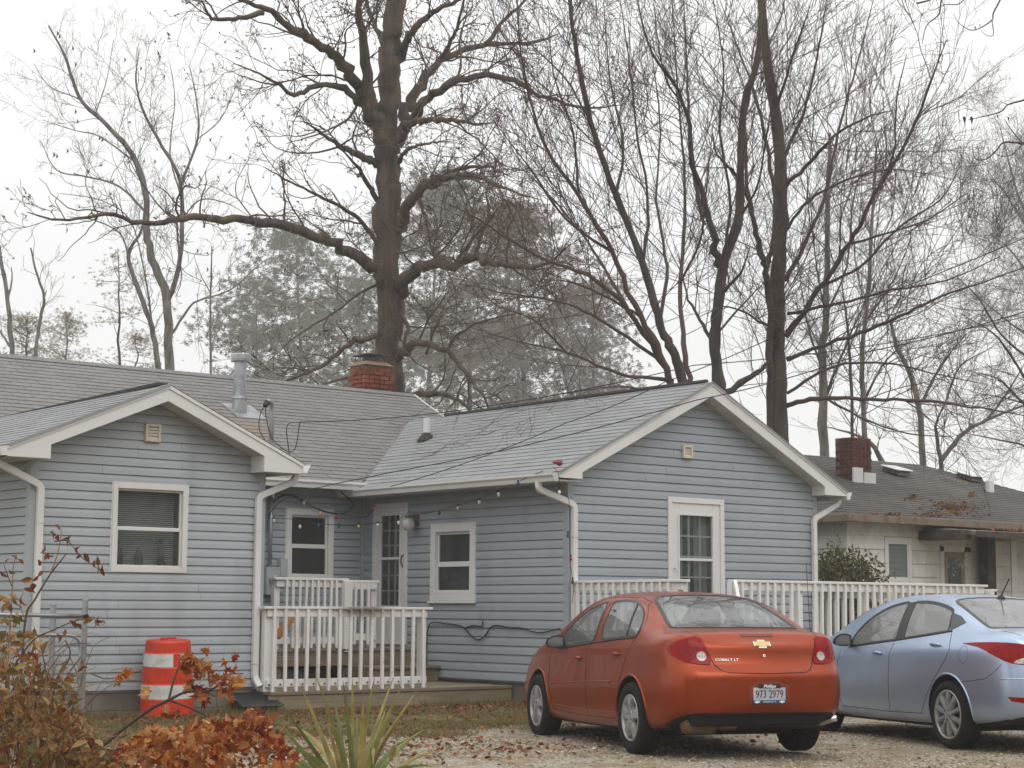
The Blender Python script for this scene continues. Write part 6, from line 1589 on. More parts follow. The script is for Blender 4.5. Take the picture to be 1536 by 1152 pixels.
class Tree:
    def __init__(s, depth, seed, ws=.80, rmin=.0032): s.ws = ws; s.rmin = rmin; s.D = depth; s.r = np.random.default_rng(seed); s.out = {0: [], 1: [], 2: []}; s.limbs = []
    def limb(s, pts, w0, w1, dz=0., kind=1, wob=1.0, f0=.15, dens=1., spread=1.):
        """pts: photo pixels; w: widths in photo pixels; dz: how far the tip comes towards (+) or away"""
        n = len(pts); P = []
        ph = s.r.uniform(0, 6)
        for i, q in enumerate(pts):
            f = i/(n-1); P.append(np.array(at(q[0], q[1], s.D-dz*f**1.2)))
        P = cr_poly(P, 5); sc = s.D/FPX; m = len(P)
        if kind: w0, w1 = w0*s.ws, min(w1, 2.4)*.5
        W = (w1+(w0-w1)*(1-np.linspace(0, 1, m))**.9)*sc/2; amp = W*.35*wob
        off = s.r.normal(0, 1, (m, 3))*amp[:, None]; off[0] *= .3; P = P+off
        W = W*(1+s.r.normal(0, .06, m))
        if kind == 0: W[0] *= 1.15
        s.out[0 if max(W) > .06 else 1].append((P, W, 12 if max(W) > .15 else 7)); s.limbs.append((P, W, f0, dens, spread)); return P
    def spray(s, p, d, L, r, lvl, cfg):
        """one branch and its own branches; cfg per level: (segments, wander, lift, children per metre, child ratio, angle)"""
        seg, wan, lift, cpm, ratio, ang = cfg[lvl]
        st = L/seg; P = [p]; dd = d
        nz = s.r.normal(0, wan, (seg, 3))
        for i in range(seg):
            dd = dd+nz[i]; dd[2] += lift; dd = dd/math.sqrt(dd @ dd); P.append(P[-1]+dd*st)
        P = np.array(P); W = np.linspace(r, max(r*.28, s.rmin), seg+1)
        s.out[1 if lvl == 0 else 2].append((P, W, 5 if lvl == 0 and r > .02 else 3))
        if lvl+1 < len(cfg):
            nch = s.r.poisson(L*cpm)
            for _ in range(nch):
                f = s.r.uniform(.12, 1.)**.8; x = f*seg; i = min(int(x), seg-1); q = P[i]+(P[i+1]-P[i])*(x-i)
                t = P[i+1]-P[i]; t = t/math.sqrt(t @ t)
                a = s.r.normal(0, 1, 3); a -= t*(a @ t); a /= math.sqrt(a @ a)+1e-9
                an = ang*s.r.uniform(.6, 1.3); nd = t*math.cos(an)+a*math.sin(an)
                s.spray(q, nd, L*ratio*s.r.uniform(.5, 1.2)*(1-.4*f), W[i]*.62, lvl+1, cfg)
    def foliate(s, cfg, per_m, l0, up=.3, rmax=.035, aspect=.6):
        for P, W, f0, dens, spread in s.limbs:
            seg = np.linalg.norm(np.diff(P, axis=0), axis=1); cum = np.concatenate([[0], np.cumsum(seg)]); L = cum[-1]
            n = int(L*per_m*dens)
            for _ in range(n):
                f = s.r.uniform(f0, 1.); x = f*L; i = min(np.searchsorted(cum, x)-1, len(P)-2); i = max(i, 0); t = (x-cum[i])/max(seg[i], 1e-6)
                q = P[i]+(P[i+1]-P[i])*t; d = P[i+1]-P[i]; d = d/np.linalg.norm(d)
                a = s.r.normal(0, 1, 3); a -= d*(a @ d); a /= np.linalg.norm(a)+1e-9
                an = s.r.uniform(.5, 1.2); nd = d*math.cos(an)+a*math.sin(an); nd[2] += up; nd /= np.linalg.norm(nd)
                s.spray(q, nd, l0*spread*s.r.uniform(.45, 1.25)*(1.1-.4*f), min(W[i]*.55, rmax)*s.r.uniform(.6, 1), 0, cfg)
    def build(s, name, label, bark, twig, group=None, base=None):
        t = thing(name, label, 'tree', base if base is not None else tuple(s.limbs[0][0][0]), group)
        tr = tubes_mesh('trunk', s.out[0][:1] or s.out[1][:1], bark, t)
        rest = s.out[0][1:]
        for q in rest[:14]: tubes_mesh('limb', [q], bark, t)
        if rest[14:] : tubes_mesh('limbs_small', rest[14:], bark, t, kind='stuff')
        b1 = s.out[1] if s.out[0] else s.out[1][1:]
        if b1: tubes_mesh('branches', b1, twig, t, kind='stuff')
        if s.out[2]: tubes_mesh('twigs', s.out[2], twig, t, kind='stuff')
        return t
TWIG = [(6, .16, .02, 2.6, .55, .75), (5, .17, .03, 3.4, .5, .8), (4, .18, .03, 0, 0, 0)]
# ---- the big tree behind the chimney
T = Tree(40, 11, .98, .0052)
Tm = T.limb([(584, 700), (584, 600), (584, 500), (584, 400), (582, 300), (582, 230), (583, 165), (586, 90), (590, 40), (596, -60)], 42, 28, 0, 0, .5, f0=.3, dens=.4)
for pts, w0, w1, dz in [
    ([(575, 215), (556, 161), (545, 80), (537, 0), (534, -60)], 26, 14, 2), ([(586, 120), (572, 60), (553, 16), (545, -20)], 14, 10, -1),
    ([(560, 185), (545, 140), (516, 97), (481, 70), (432, 38), (400, 14), (350, -4), (290, -30)], 22, 9, 4),
    ([(395, 18), (360, 27), (321, 29), (308, 12), (298, -10)], 9, 4, 1),
    ([(562, 190), (548, 165), (516, 130), (481, 127), (443, 143), (421, 129), (390, 110), (350, 95)], 13, 4, 3),
    ([(566, 250), (545, 235), (524, 226), (502, 215), (478, 196), (454, 180)], 14, 4, 2), ([(566, 300), (545, 265), (529, 242), (508, 221)], 9, 5, 2),
    ([(584, 440), (561, 409), (513, 371), (465, 350), (400, 336), (360, 331), (300, 325), (262, 330), (220, 335), (160, 322), (90, 330), (40, 318)], 20, 4, 6),
    ([(575, 380), (545, 335), (505, 308), (470, 290), (430, 270), (395, 250)], 8, 3, 3),
    ([(590, 230), (607, 180), (620, 150), (642, 113), (669, 86), (723, 67), (804, 62), (840, 50)], 22, 5, -3),
    ([(612, 178), (631, 161), (669, 129), (723, 113), (766, 118), (809, 143), (874, 161), (930, 158)], 16, 5, 3),
    ([(660, 92), (672, 70), (685, 43), (696, 0), (706, -40)], 9, 6, 1), ([(728, 66), (755, 32), (788, 0), (810, -30)], 8, 4, -1),
    ([(596, 90), (612, 60), (631, 32), (665, 12), (696, -5), (720, -30)], 15, 8, 2),
    ([(592, 225), (610, 192), (626, 183), (655, 180), (685, 180), (715, 186), (744, 183)], 14, 4, 4), ([(596, 245), (610, 226), (626, 218), (655, 213), (680, 213)], 7, 3, 4),
    ([(592, 345), (607, 317), (631, 285), (655, 270), (680, 264), (717, 264), (750, 280), (809, 300)], 20, 5, 5),
    ([(655, 270), (690, 254), (730, 250), (760, 262)], 8, 3, 3),
    ([(590, 450), (607, 420), (631, 401), (680, 398), (712, 385), (734, 393), (777, 401), (814, 398), (857, 366)], 22, 5, 5),
    ([(590, 545), (607, 527), (626, 514), (669, 527), (701, 565), (723, 592), (745, 640)], 16, 8, 3), ([(592, 600), (625, 590), (669, 592), (701, 612), (720, 640)], 13, 7, 2),
    ([(578, 505), (561, 506), (524, 517), (481, 549), (432, 570), (400, 590)], 11, 4, 2), ([(578, 545), (540, 560), (500, 572), (460, 590)], 7, 3, 4),
    ([(628, 296), (640, 330), (648, 377), (660, 400)], 6, 3, 1), ([(712, 390), (722, 350), (733, 320), (730, 285), (745, 255)], 7, 3, 0), ([(680, 398), (705, 365), (735, 330), (748, 310)], 6, 2.5, 2),
    ([(630, 402), (655, 385), (690, 340), (700, 300)], 4, 2, 3), ([(600, 470), (612, 490), (606, 520), (625, 545)], 9, 4, 1), ([(640, 530), (650, 500), (665, 470)], 5, 2, 2),
    ([(669, 527), (690, 500), (730, 480), (780, 470)], 6, 2.5, 2), ([(540, 150), (520, 180), (480, 200), (430, 215)], 5, 2, 2), ([(575, 420), (540, 440), (500, 470), (450, 500), (400, 545)], 5, 2, 2)]:
    T.limb(pts, w0, w1, dz)
T.foliate([(8, .22, .04, 3.0, .55, .75), (5, .24, .06, 5.0, .5, .8), (4, .26, .08, 0, 0, 0)], 2.5, 2.1, .15, .028)
buds = np.array([q[0][-1] for q in T.out[2]][::2])
bt_ = T.build('bare_tree', 'tallest bare tree with a thick brown trunk and arching limbs behind the chimney', bark_a, twig_a)
tufts_later = (buds, bt_)
# ---- the two trunked tree behind the right gable
T = Tree(33, 12, .85, .0036)
T.limb([(1170, 720), (1168, 640), (1166, 560), (1164, 480), (1166, 425), (1172, 330), (1171, 260), (1165, 180), (1150, 90), (1142, 0), (1138, -60)], 31, 9, 0, 0, .15, f0=.25, dens=.8)
for pts, w0, w1, dz, *k in [
    ([(1156, 700), (1154, 560), (1151, 425), (1142, 383), (1130, 330), (1117, 286), (1098, 255), (1075, 231), (1068, 195)], 15, 6, 2), 
    ([(1150, 400), (1160, 360), (1163, 300), (1150, 220), (1135, 150), (1110, 80), (1080, 0)], 11, 5, -2), ([(1142, 383), (1128, 320), (1118, 250), (1120, 160), (1140, 90), (1170, 30), (1180, -20)], 9, 4, -2),
    ([(1178, 280), (1215, 243), (1250, 205), (1300, 176), (1340, 165)], 8, 3, 3), ([(1180, 504), (1227, 437), (1275, 365), (1312, 292), (1366, 200), (1400, 110), (1420, 60)], 11, 3, 3), ([(1178, 420), (1215, 350), (1240, 280), (1262, 180), (1290, 80), (1310, 0)], 8, 3, -2),
    ([(1180, 608), (1227, 598), (1306, 598), (1397, 602), (1470, 612), (1545, 625)], 9, 3, 4), ([(1180, 540), (1275, 504), (1340, 480), (1397, 450), (1470, 425), (1540, 400)], 8, 2.5, 3), ([(1182, 470), (1260, 455), (1340, 435), (1420, 420), (1500, 385)], 6, 2, 5),
    ([(1180, 590), (1250, 550), (1330, 545), (1400, 560), (1470, 575)], 6, 2, 1), ([(1240, 598), (1300, 630), (1360, 650), (1430, 655)], 5, 2, 2), ([(1176, 350), (1215, 300), (1270, 270), (1330, 255), (1390, 260)], 6, 2, 4),
    ([(1174, 240), (1205, 170), (1225, 90), (1240, 0)], 7, 3, 1), ([(1165, 160), (1190, 80), (1215, 10)], 6, 3, 2), ([(1166, 500), (1120, 470), (1085, 460), (1050, 475)], 5, 2, 3), ([(1230, 430), (1290, 400), (1350, 340), (1410, 300), (1440, 250)], 6, 2, 2),
    ([(1275, 365), (1330, 350), (1390, 330), (1450, 290)], 5, 2, 3), ([(1312, 292), (1340, 230), (1345, 150), (1360, 80)], 5, 2, 1)]:
    T.limb(pts, w0, w1, dz)
T.foliate([(7, .13, .045, 3.4, .6, .5), (5, .14, .045, 4.0, .5, .55), (4, .10, .03, 0, 0, 0)], 3.0, 2.5, .35, .015)
T.build('bare_tree', 'tall bare tree with a dark straight double trunk rising behind the right gable', bark_b, twig_a)
# ---- the spreading many-stemmed tree at the ridge end
T = Tree(31, 13, .85, .0036)
T.limb([(1080, 660), (1078, 577), (1072, 516), (1078, 450), (1087, 389), (1108, 328), (1111, 243), (1117, 152), (1136, 91), (1142, 0), (1146, -50)], 21, 5, 0, 0, .12, f0=.35, dens=.8)
for pts, w0, w1, dz in [
    ([(1080, 400), (1072, 370), (1057, 304), (1038, 243), (1026, 152), (978, 79), (955, 0)], 15, 4, 2), ([(1054, 328), (1040, 250), (1032, 152), (1029, 60), (1024, -20)], 8, 4, -2), ([(1076, 600), (1111, 575), (1148, 548), (1160, 520)], 15, 9, 0),
    ([(1074, 520), (1050, 480), (1030, 440), (1018, 380)], 8, 3, -1), ([(1082, 440), (1110, 410), (1125, 370)], 7, 3, 1), ([(1108, 328), (1135, 280), (1150, 200), (1165, 120)], 5, 2, 2), ([(1087, 389), (1095, 300), (1080, 200), (1085, 100), (1070, 0)], 6, 2.5, 2), ([(1026, 160), (1000, 120), (985, 50), (980, -10)], 4, 2, 1),
    ([(1075, 500), (1120, 450), (1150, 420)], 5, 2, -2)]:
    T.limb(pts, w0, w1, dz)
T.foliate([(7, .13, .04, 3.4, .6, .5), (5, .14, .04, 4.0, .5, .55), (4, .10, .03, 0, 0, 0)], 3.0, 2.4, .35, .014)
T.build('bare_tree', 'bare tree forking into two rising stems directly behind the right roof peak', bark_b, twig_b)
T = Tree(29, 14, .85, .0034)
T.limb([(1028, 640), (1024, 568), (1008, 525), (990, 486), (965, 395), (923, 292), (886, 182), (862, 61), (852, -40)], 17, 5, 0, 0, .4, f0=.2, dens=1.)
for pts, w0, w1, dz in [
    ([(1036, 600), (1026, 516), (1020, 425), (1028, 304), (1018, 150), (1008, 0)], 11, 3, -2), ([(1012, 590), (996, 545), (959, 474), (917, 377), (868, 292), (815, 213), (785, 100), (775, 0)], 13, 3.5, 2),
    ([(1000, 555), (941, 462), (880, 413), (800, 380), (720, 330), (660, 300)], 10, 2.5, 3), ([(990, 540), (910, 486), (850, 455), (760, 440), (690, 425)], 7, 2, 4), ([(1010, 572), (929, 559), (850, 529), (790, 515), (730, 500)], 7, 2, 2), ([(1000, 590), (930, 580), (860, 588), (790, 600)], 5, 2, 3),
    ([(965, 395), (972, 300), (955, 200), (945, 100), (930, 0)], 6, 2.5, 1), ([(923, 300), (935, 220), (915, 120), (905, 0)], 6, 2.5, -1), ([(868, 292), (860, 200), (830, 110), (822, 10)], 5, 2, 1), ([(917, 377), (850, 330), (800, 260), (740, 180)], 6, 2, 2), ([(941, 462), (880, 360), (830, 300), (770, 240)], 6, 2, -2),
    ([(990, 486), (1000, 400), (985, 300), (990, 180), (975, 60)], 7, 2.5, -1), ([(959, 474), (900, 440), (840, 420), (790, 430)], 5, 2, 2), ([(850, 529), (800, 480), (740, 455), (700, 400)], 4, 1.6, 2), ([(1020, 425), (1050, 360), (1060, 280), (1070, 180)], 5, 2, 2), ([(886, 182), (850, 120), (800, 70), (760, 30)], 4, 2, 1)]:
    T.limb(pts, w0, w1, dz)
T.foliate([(7, .13, .04, 3.4, .6, .5), (5, .14, .04, 4.0, .5, .55), (4, .10, .03, 0, 0, 0)], 3.0, 2.4, .3, .013)
T.build('bare_tree', 'many stemmed bare tree fanning left and upward from the shingle ridge end', bark_b, twig_a)
# ---- paler trees behind
def small_tree(depth, seed, limbs, name_label, bark, twig, per=1.5, l0=1.6, cfg=None, group=None, up=.3, rm=.018):
    T = Tree(depth, seed, .8, .0040*depth/48); limbs = [(a, b*.82, c*.8, d) for a, b, c, d in limbs] if bark is bark_c and depth > 55 else limbs
    for i, (pts, w0, w1, dz) in enumerate(limbs): T.limb(pts, w0, w1, dz, 0 if i == 0 else 1, .5, f0=.25 if i == 0 else .1)
    T.foliate(cfg or [(7, .2, .05, 3.0, .55, .7), (5, .22, .06, 3.8, .5, .75), (4, .24, .06, 0, 0, 0)], per*1.7, l0*1.15, up, rm)
    return T.build('bare_tree', name_label, bark, twig, group)
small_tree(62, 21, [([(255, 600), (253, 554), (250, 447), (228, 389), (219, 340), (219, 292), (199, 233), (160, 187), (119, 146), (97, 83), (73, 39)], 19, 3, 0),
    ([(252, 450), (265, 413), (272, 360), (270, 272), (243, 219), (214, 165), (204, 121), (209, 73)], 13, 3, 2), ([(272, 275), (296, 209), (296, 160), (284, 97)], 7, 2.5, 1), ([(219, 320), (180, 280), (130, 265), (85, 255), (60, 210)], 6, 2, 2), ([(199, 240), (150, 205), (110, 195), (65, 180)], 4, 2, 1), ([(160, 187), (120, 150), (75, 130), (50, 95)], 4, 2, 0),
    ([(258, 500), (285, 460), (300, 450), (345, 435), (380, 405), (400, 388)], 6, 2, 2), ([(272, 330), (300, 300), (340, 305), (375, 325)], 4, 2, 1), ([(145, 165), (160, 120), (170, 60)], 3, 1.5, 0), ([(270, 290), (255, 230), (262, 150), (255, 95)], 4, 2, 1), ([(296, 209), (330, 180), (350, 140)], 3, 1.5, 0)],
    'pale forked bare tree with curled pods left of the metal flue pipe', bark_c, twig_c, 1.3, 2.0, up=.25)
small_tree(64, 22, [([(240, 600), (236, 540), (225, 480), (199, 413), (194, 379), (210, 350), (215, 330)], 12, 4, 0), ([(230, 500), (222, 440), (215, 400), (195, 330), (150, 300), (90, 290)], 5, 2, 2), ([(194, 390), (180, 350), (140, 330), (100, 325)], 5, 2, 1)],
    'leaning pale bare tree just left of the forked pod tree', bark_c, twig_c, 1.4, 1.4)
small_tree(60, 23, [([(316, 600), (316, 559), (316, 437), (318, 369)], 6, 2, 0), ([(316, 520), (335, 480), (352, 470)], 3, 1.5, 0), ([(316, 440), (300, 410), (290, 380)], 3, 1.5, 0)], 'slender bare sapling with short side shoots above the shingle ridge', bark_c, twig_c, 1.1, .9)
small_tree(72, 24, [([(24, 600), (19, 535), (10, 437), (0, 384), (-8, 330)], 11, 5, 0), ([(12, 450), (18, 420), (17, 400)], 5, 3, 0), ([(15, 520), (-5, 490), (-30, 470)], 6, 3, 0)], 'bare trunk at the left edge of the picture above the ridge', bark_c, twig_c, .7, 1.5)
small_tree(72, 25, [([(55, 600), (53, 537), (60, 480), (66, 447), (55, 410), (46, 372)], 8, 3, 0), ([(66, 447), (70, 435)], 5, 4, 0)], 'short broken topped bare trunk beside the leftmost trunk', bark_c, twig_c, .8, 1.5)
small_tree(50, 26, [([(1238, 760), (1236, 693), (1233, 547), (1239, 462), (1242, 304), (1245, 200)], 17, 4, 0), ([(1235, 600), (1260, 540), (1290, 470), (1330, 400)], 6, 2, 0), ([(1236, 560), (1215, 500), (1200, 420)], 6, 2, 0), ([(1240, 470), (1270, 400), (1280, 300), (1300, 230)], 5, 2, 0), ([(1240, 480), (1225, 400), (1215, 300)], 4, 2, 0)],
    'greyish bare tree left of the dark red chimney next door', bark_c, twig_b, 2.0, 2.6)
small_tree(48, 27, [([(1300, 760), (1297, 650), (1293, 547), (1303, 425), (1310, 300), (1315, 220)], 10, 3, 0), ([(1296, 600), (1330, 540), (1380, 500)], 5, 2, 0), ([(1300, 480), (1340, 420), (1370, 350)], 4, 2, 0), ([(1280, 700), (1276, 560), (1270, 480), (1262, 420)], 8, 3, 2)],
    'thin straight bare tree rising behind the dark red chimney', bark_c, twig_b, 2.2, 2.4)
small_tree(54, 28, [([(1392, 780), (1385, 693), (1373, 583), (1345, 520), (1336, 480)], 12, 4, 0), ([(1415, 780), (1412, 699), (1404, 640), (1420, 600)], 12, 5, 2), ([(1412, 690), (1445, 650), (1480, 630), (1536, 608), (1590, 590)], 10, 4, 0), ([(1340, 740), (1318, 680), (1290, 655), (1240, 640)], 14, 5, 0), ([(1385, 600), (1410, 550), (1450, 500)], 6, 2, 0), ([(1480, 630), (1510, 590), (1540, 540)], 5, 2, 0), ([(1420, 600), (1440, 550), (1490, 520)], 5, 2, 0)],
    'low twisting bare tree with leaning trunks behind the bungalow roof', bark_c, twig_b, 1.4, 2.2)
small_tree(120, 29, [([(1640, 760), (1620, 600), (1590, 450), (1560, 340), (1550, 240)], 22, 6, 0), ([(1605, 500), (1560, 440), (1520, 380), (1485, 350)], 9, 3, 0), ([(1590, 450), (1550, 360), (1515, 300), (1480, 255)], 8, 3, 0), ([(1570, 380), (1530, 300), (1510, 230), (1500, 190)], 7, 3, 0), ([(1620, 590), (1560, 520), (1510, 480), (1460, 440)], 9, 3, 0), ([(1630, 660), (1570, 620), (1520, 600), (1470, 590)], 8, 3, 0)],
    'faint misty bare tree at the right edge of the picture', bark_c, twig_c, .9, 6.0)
small_tree(38, 30, [([(1600, 760), (1580, 660), (1556, 590), (1540, 520)], 16, 5, 0), ([(1575, 640), (1530, 600), (1500, 570), (1470, 560)], 7, 2.5, 1), ([(1560, 600), (1520, 540), (1490, 500), (1440, 470)], 6, 2, 2), ([(1590, 700), (1540, 670), (1500, 660), (1450, 650)], 6, 2, 1), ([(1545, 540), (1500, 500), (1470, 450), (1430, 410)], 5, 2, 1)],
    'dark twiggy bare tree overhanging the right end of the bungalow roof', bark_b, twig_a, 1.5, 1.4, rm=.013)
# ---- twigs of a near tree hanging into the upper right corner
T = Tree(14, 31)
for pts, w0, w1, dz in [([(1560, 140), (1536, 150), (1512, 157), (1500, 168), (1465, 177), (1452, 180)], 4, 1.6, 0), ([(1420, -30), (1412, 0), (1408, 22), (1390, 38), (1383, 66)], 4, 2, 0), ([(1520, -40), (1500, 0), (1490, 20), (1488, 30), (1470, 42), (1455, 45), (1438, 34), (1430, 20)], 3.5, 1.3, 0), ([(1488, 30), (1490, 52), (1480, 53), (1470, 44)], 2, 1, 0), ([(1460, -20), (1440, 5), (1418, 7), (1400, 15), (1390, 14)], 2.5, 1.2, 0),
    ([(1560, 205), (1536, 215), (1525, 214), (1505, 214), (1495, 225), (1480, 238), (1463, 238), (1458, 215)], 5, 1.8, 0), ([(1534, 215), (1518, 196), (1506, 178)], 2.5, 1.3, 0), ([(1534, 216), (1518, 232), (1500, 234), (1488, 226)], 2.2, 1.2, 0), ([(1375, 5), (1395, 0), (1410, -8)], 4, 3, 0), ([(1512, 157), (1500, 152)], 1.6, 1, 0)]:
    T.limb(pts, w0, w1, dz, 1, .25)
nt = T.build('overhanging_branches', 'thin dark twigs of a near tree hanging into the upper right corner', bark_b, twig_b)
pods = MB()
leafdark = mat('withered_dark_leaf', (.05, .045, .05), .8)
for px_, py_, h_ in ((1447, 174, 15), (1458, 174, 16), (1463, 39, 8), (1470, 36, 6), (1497, 172, 8), (1513, 175, 9)):
    p = at(px_, py_, 14); sz = h_*14/FPX
    V = [p, p+Vector((.3*sz, .1*sz, -.2*sz)), p+Vector((.25*sz, .2*sz, -.8*sz)), p+Vector((.05*sz, .05*sz, -1.1*sz)), p+Vector((-.25*sz, -.1*sz, -.6*sz)), p+Vector((-.15*sz, .15*sz, -.15*sz))]
    pods.add([tuple(v) for v in V], [(0, 1, 5), (1, 2, 5), (2, 4, 5), (2, 3, 4)])
pods.build('withered_leaves', leafdark, nt, kind='stuff')

# ---- evergreens in the mist
needle_m = ramp_mat('pine_needles', [(.13, .135, .09), (.15, .155, .10), (.18, .175, .11), (.14, .145, .10), (.20, .18, .12)], .9, .1)
needle_t = ramp_mat('yellowing_needles', [(.16, .14, .07), (.24, .18, .085), (.30, .21, .10), (.13, .13, .075)], .9, .1)
brown_m = ramp_mat('clinging_brown_leaves', [(.19, .135, .105), (.22, .16, .12), (.17, .14, .11), (.20, .16, .12)], .9, .1)
def tufts(name, P, size, n, m, parent, kind='stuff', flat=.6, droop=0., leafy=False):
    """needle sprays: n thin blades fanned out at each point"""
    P = np.asarray(P); N = len(P)*n; C_ = np.repeat(P, n, 0)+rng.normal(0, size*.25, (N, 3))
    d = rng.normal(0, 1, (N, 3)); d[:, 2] = d[:, 2]*flat-droop; d /= np.linalg.norm(d, axis=1, keepdims=True)
    L = size*rng.uniform(.5, 1.2, (N, 1)); w = np.cross(d, rng.normal(0, 1, (N, 3))); w /= np.linalg.norm(w, axis=1, keepdims=True)+1e-9
    wd = size*(.28 if leafy else .085)
    V = np.stack([C_-w*wd, C_+w*wd, C_+d*L], 1).reshape(-1, 3); F = np.arange(3*N).reshape(-1, 3)
    return np_mesh(name, V, F, m, parent, kind)
def evergreen(depth, px_, py0, py1, half, seed, label, m, n_limb=55, tuft=9, size=.45, group=None, lean=0, per=11, name='evergreen_tree', leafy=False, fill=1., tb=None):
    """py0 top, py1 ground row hidden behind the roofs, half: half width in pixels"""
    r = np.random.default_rng(seed); top = np.array(at(px_+lean, py0, depth)); bot = np.array(at(px_, py1, depth)); hw = half*depth/FPX
    if tb: bot, top, hw = np.array(tb[0]), np.array(tb[1]), tb[2]
    H = np.linalg.norm(top-bot)
    t = thing(name, label, 'tree', tuple(bot), group)
    k = 10; P = np.array([bot+(top-bot)*i/k+r.normal(0, .04, 3) for i in range(k+1)]); tubes_mesh('trunk', [(P, np.linspace(min(.3, hw*.045), .01, k+1), 8)], bark_b, t)
    br = []; pts = []
    for i in range(n_limb):
        f = 1-(r.uniform(0, 1)**1.1)*.97; z = bot+(top-bot)*f
        env = min(1, ((1-f)*3.0+.10)**.8)*r.uniform(.35, 1.1)
        a = r.uniform(0, 2*np.pi); L = hw*env; d = np.array([math.cos(a), math.sin(a), r.uniform(-.1, .55)]); d /= np.linalg.norm(d)
        seg = 6; Q = [z]
        for j in range(seg): d = d+r.normal(0, .12, 3)+np.array([0, 0, .02]); d /= np.linalg.norm(d); Q.append(Q[-1]+d*L/seg)
        Q = np.array(Q); br.append((Q, np.linspace(min(.045, hw*.012), .004, seg+1), 4))
        for c in range(3):
            g = r.uniform(.45, 1.05); x = g*seg; jj = min(int(x), seg-1); q = Q[jj]+(Q[jj+1]-Q[jj])*(x-jj)+r.normal(0, .12, 3)*L*.6
            sp = size*(1.15 if depth > 100 else .85)*r.uniform(1.2, 2.6); n_ = int(per*fill*r.uniform(.5, 1.2))
            for _ in range(n_): pts.append(q+r.normal(0, 1, 3)*np.array([sp, sp, sp*.38]))
    tubes_mesh('boughs', br, bark_b, t, kind='stuff')
    tufts('needles', pts, size*.62, int(tuft*(3.2 if depth > 100 else 2)), m, t)
    return t
tufts('buds', tufts_later[0], .07, 2, twig_a, tufts_later[1], flat=1., leafy=True)
evergreen(189, 455, 345, 640, 120, 41, 'tall misty evergreen left of the big trunk, hazy grey green', needle_m, 75, 7, 0.77, None, -12, 12)
evergreen(180, 385, 430, 640, 80, 42, 'shorter misty evergreen at the left foot of the tall hazy one', needle_m, 45, 7, 0.72, None, 0, 12)
evergreen(193.5, 640, 265, 640, 125, 43, 'tallest misty evergreen showing right of the big tree trunk', needle_m, 95, 7, 0.81, None, 20, 12)
evergreen(175.5, 540, 420, 640, 90, 44, 'misty evergreen directly behind the brick chimney', needle_m, 50, 7, 0.72, None, 0, 12)
evergreen(162, 790, 310, 640, 120, 45, 'brownish misty tree holding dead foliage behind the right roof ridge', brown_m, 130, 7, 0.54, None, -20, 16, name='leafy_tree')
evergreen(166.5, 890, 420, 650, 70, 46, 'smaller brownish misty tree just left of the fanning stems', brown_m, 70, 7, 0.54, None, 0, 14, name='leafy_tree')
evergreen(171, 705, 430, 650, 95, 47, 'low dark misty evergreen filling in above the valley of the roofs', needle_m, 50, 7, 0.67, None, 0, 12)
evergreen(66, 178, 372, 600, 58, 48, 'open young pine with sparse tufts left of the pale trees', needle_t, 26, 6, .15, None, 0, 6)
evergreen(80, 40, 478, 600, 60, 49, 'bushy yellow green evergreen at the far left above the ridge', needle_t, 60, 4, .2, None, 0, 9)
evergreen(84, 100, 470, 600, 45, 50, 'second bushy yellowing evergreen right of the far left one', needle_t, 50, 4, .2, None, 0, 9)
evergreen(80, 205, 500, 600, 50, 51, 'low tan shrub like evergreen peeking over the shingle ridge', needle_t, 36, 4, .18, None, 0, 8)
# pods on the pale forked tree
pp = [(85, 45), (88, 50), (50, 72), (108, 68), (112, 92), (112, 163), (115, 178), (80, 228), (84, 230), (148, 203), (152, 205), (100, 222), (236, 75), (238, 80), (245, 110), (210, 98), (186, 85), (231, 238), (300, 102), (328, 430), (342, 412), (355, 428), (359, 425), (310, 400), (295, 372), (336, 485)]
V = []; F = []
for i, (x_, y_) in enumerate(pp):
    p = np.array(at(x_, y_, 62)); s_ = .115; b0 = len(V)
    for k in range(5): f = k/4; w_ = .012+.03*math.sin(math.pi*f); V += [p+np.array([-w_+.06*math.sin(f*3), 0, -s_*f*1.5]), p+np.array([w_+.06*math.sin(f*3), .03, -s_*f*1.5])]
    F += [(b0+2*k, b0+2*k+1, b0+2*k+3, b0+2*k+2) for k in range(4)]
tag(np_mesh('curled_pods', np.array(V), np.array(F), leafdark, kind='stuff'), 'small dark curled pods hanging in the pale forked tree')

# ---- evergreens added out of view: they darken the low sky that cars and panes mirror
for i, (x_, y_, h_, w_) in enumerate([(-3, -17, 10, 5.5), (7, -21, 12, 6), (17, -19, 11, 6), (-13, -9, 10, 5.5), (27, -15, 11, 6), (-17, 4, 9, 5), (37, -8, 11, 6)]):
    evergreen(40, 0, 0, 0, 100, 60+i, ['evergreen in the row behind the photographer, nearest the middle', 'tallest evergreen in the row behind the photographer', 'evergreen right of the tallest one behind the photographer', 'evergreen at the left of the row behind the photographer', 'evergreen at the right of the row behind the photographer', 'lower evergreen far left beside the photographer', 'evergreen far right beside the photographer'][i], needle_m, 60, 8, .9, 'evergreens behind the photographer', 0, 9, tb=((x_, y_, 0), (x_, y_, h_), w_))
T = Tree(20, 77); T.D = 20
def limb3(T, P, r0, r1):
    P = cr_poly(P, 5); W = np.linspace(r0, r1, len(P)); T.out[0 if r0 > .06 else 1].append((P, W, 12 if r0 > .15 else 7)); T.limbs.append((P, W, .2, 1., 1.))
limb3(T, [(22.5, 5.5, -.1), (22.4, 5.6, 3), (22.2, 6.0, 6), (21.6, 6.6, 9), (21.2, 7.2, 13)], .26, .09)
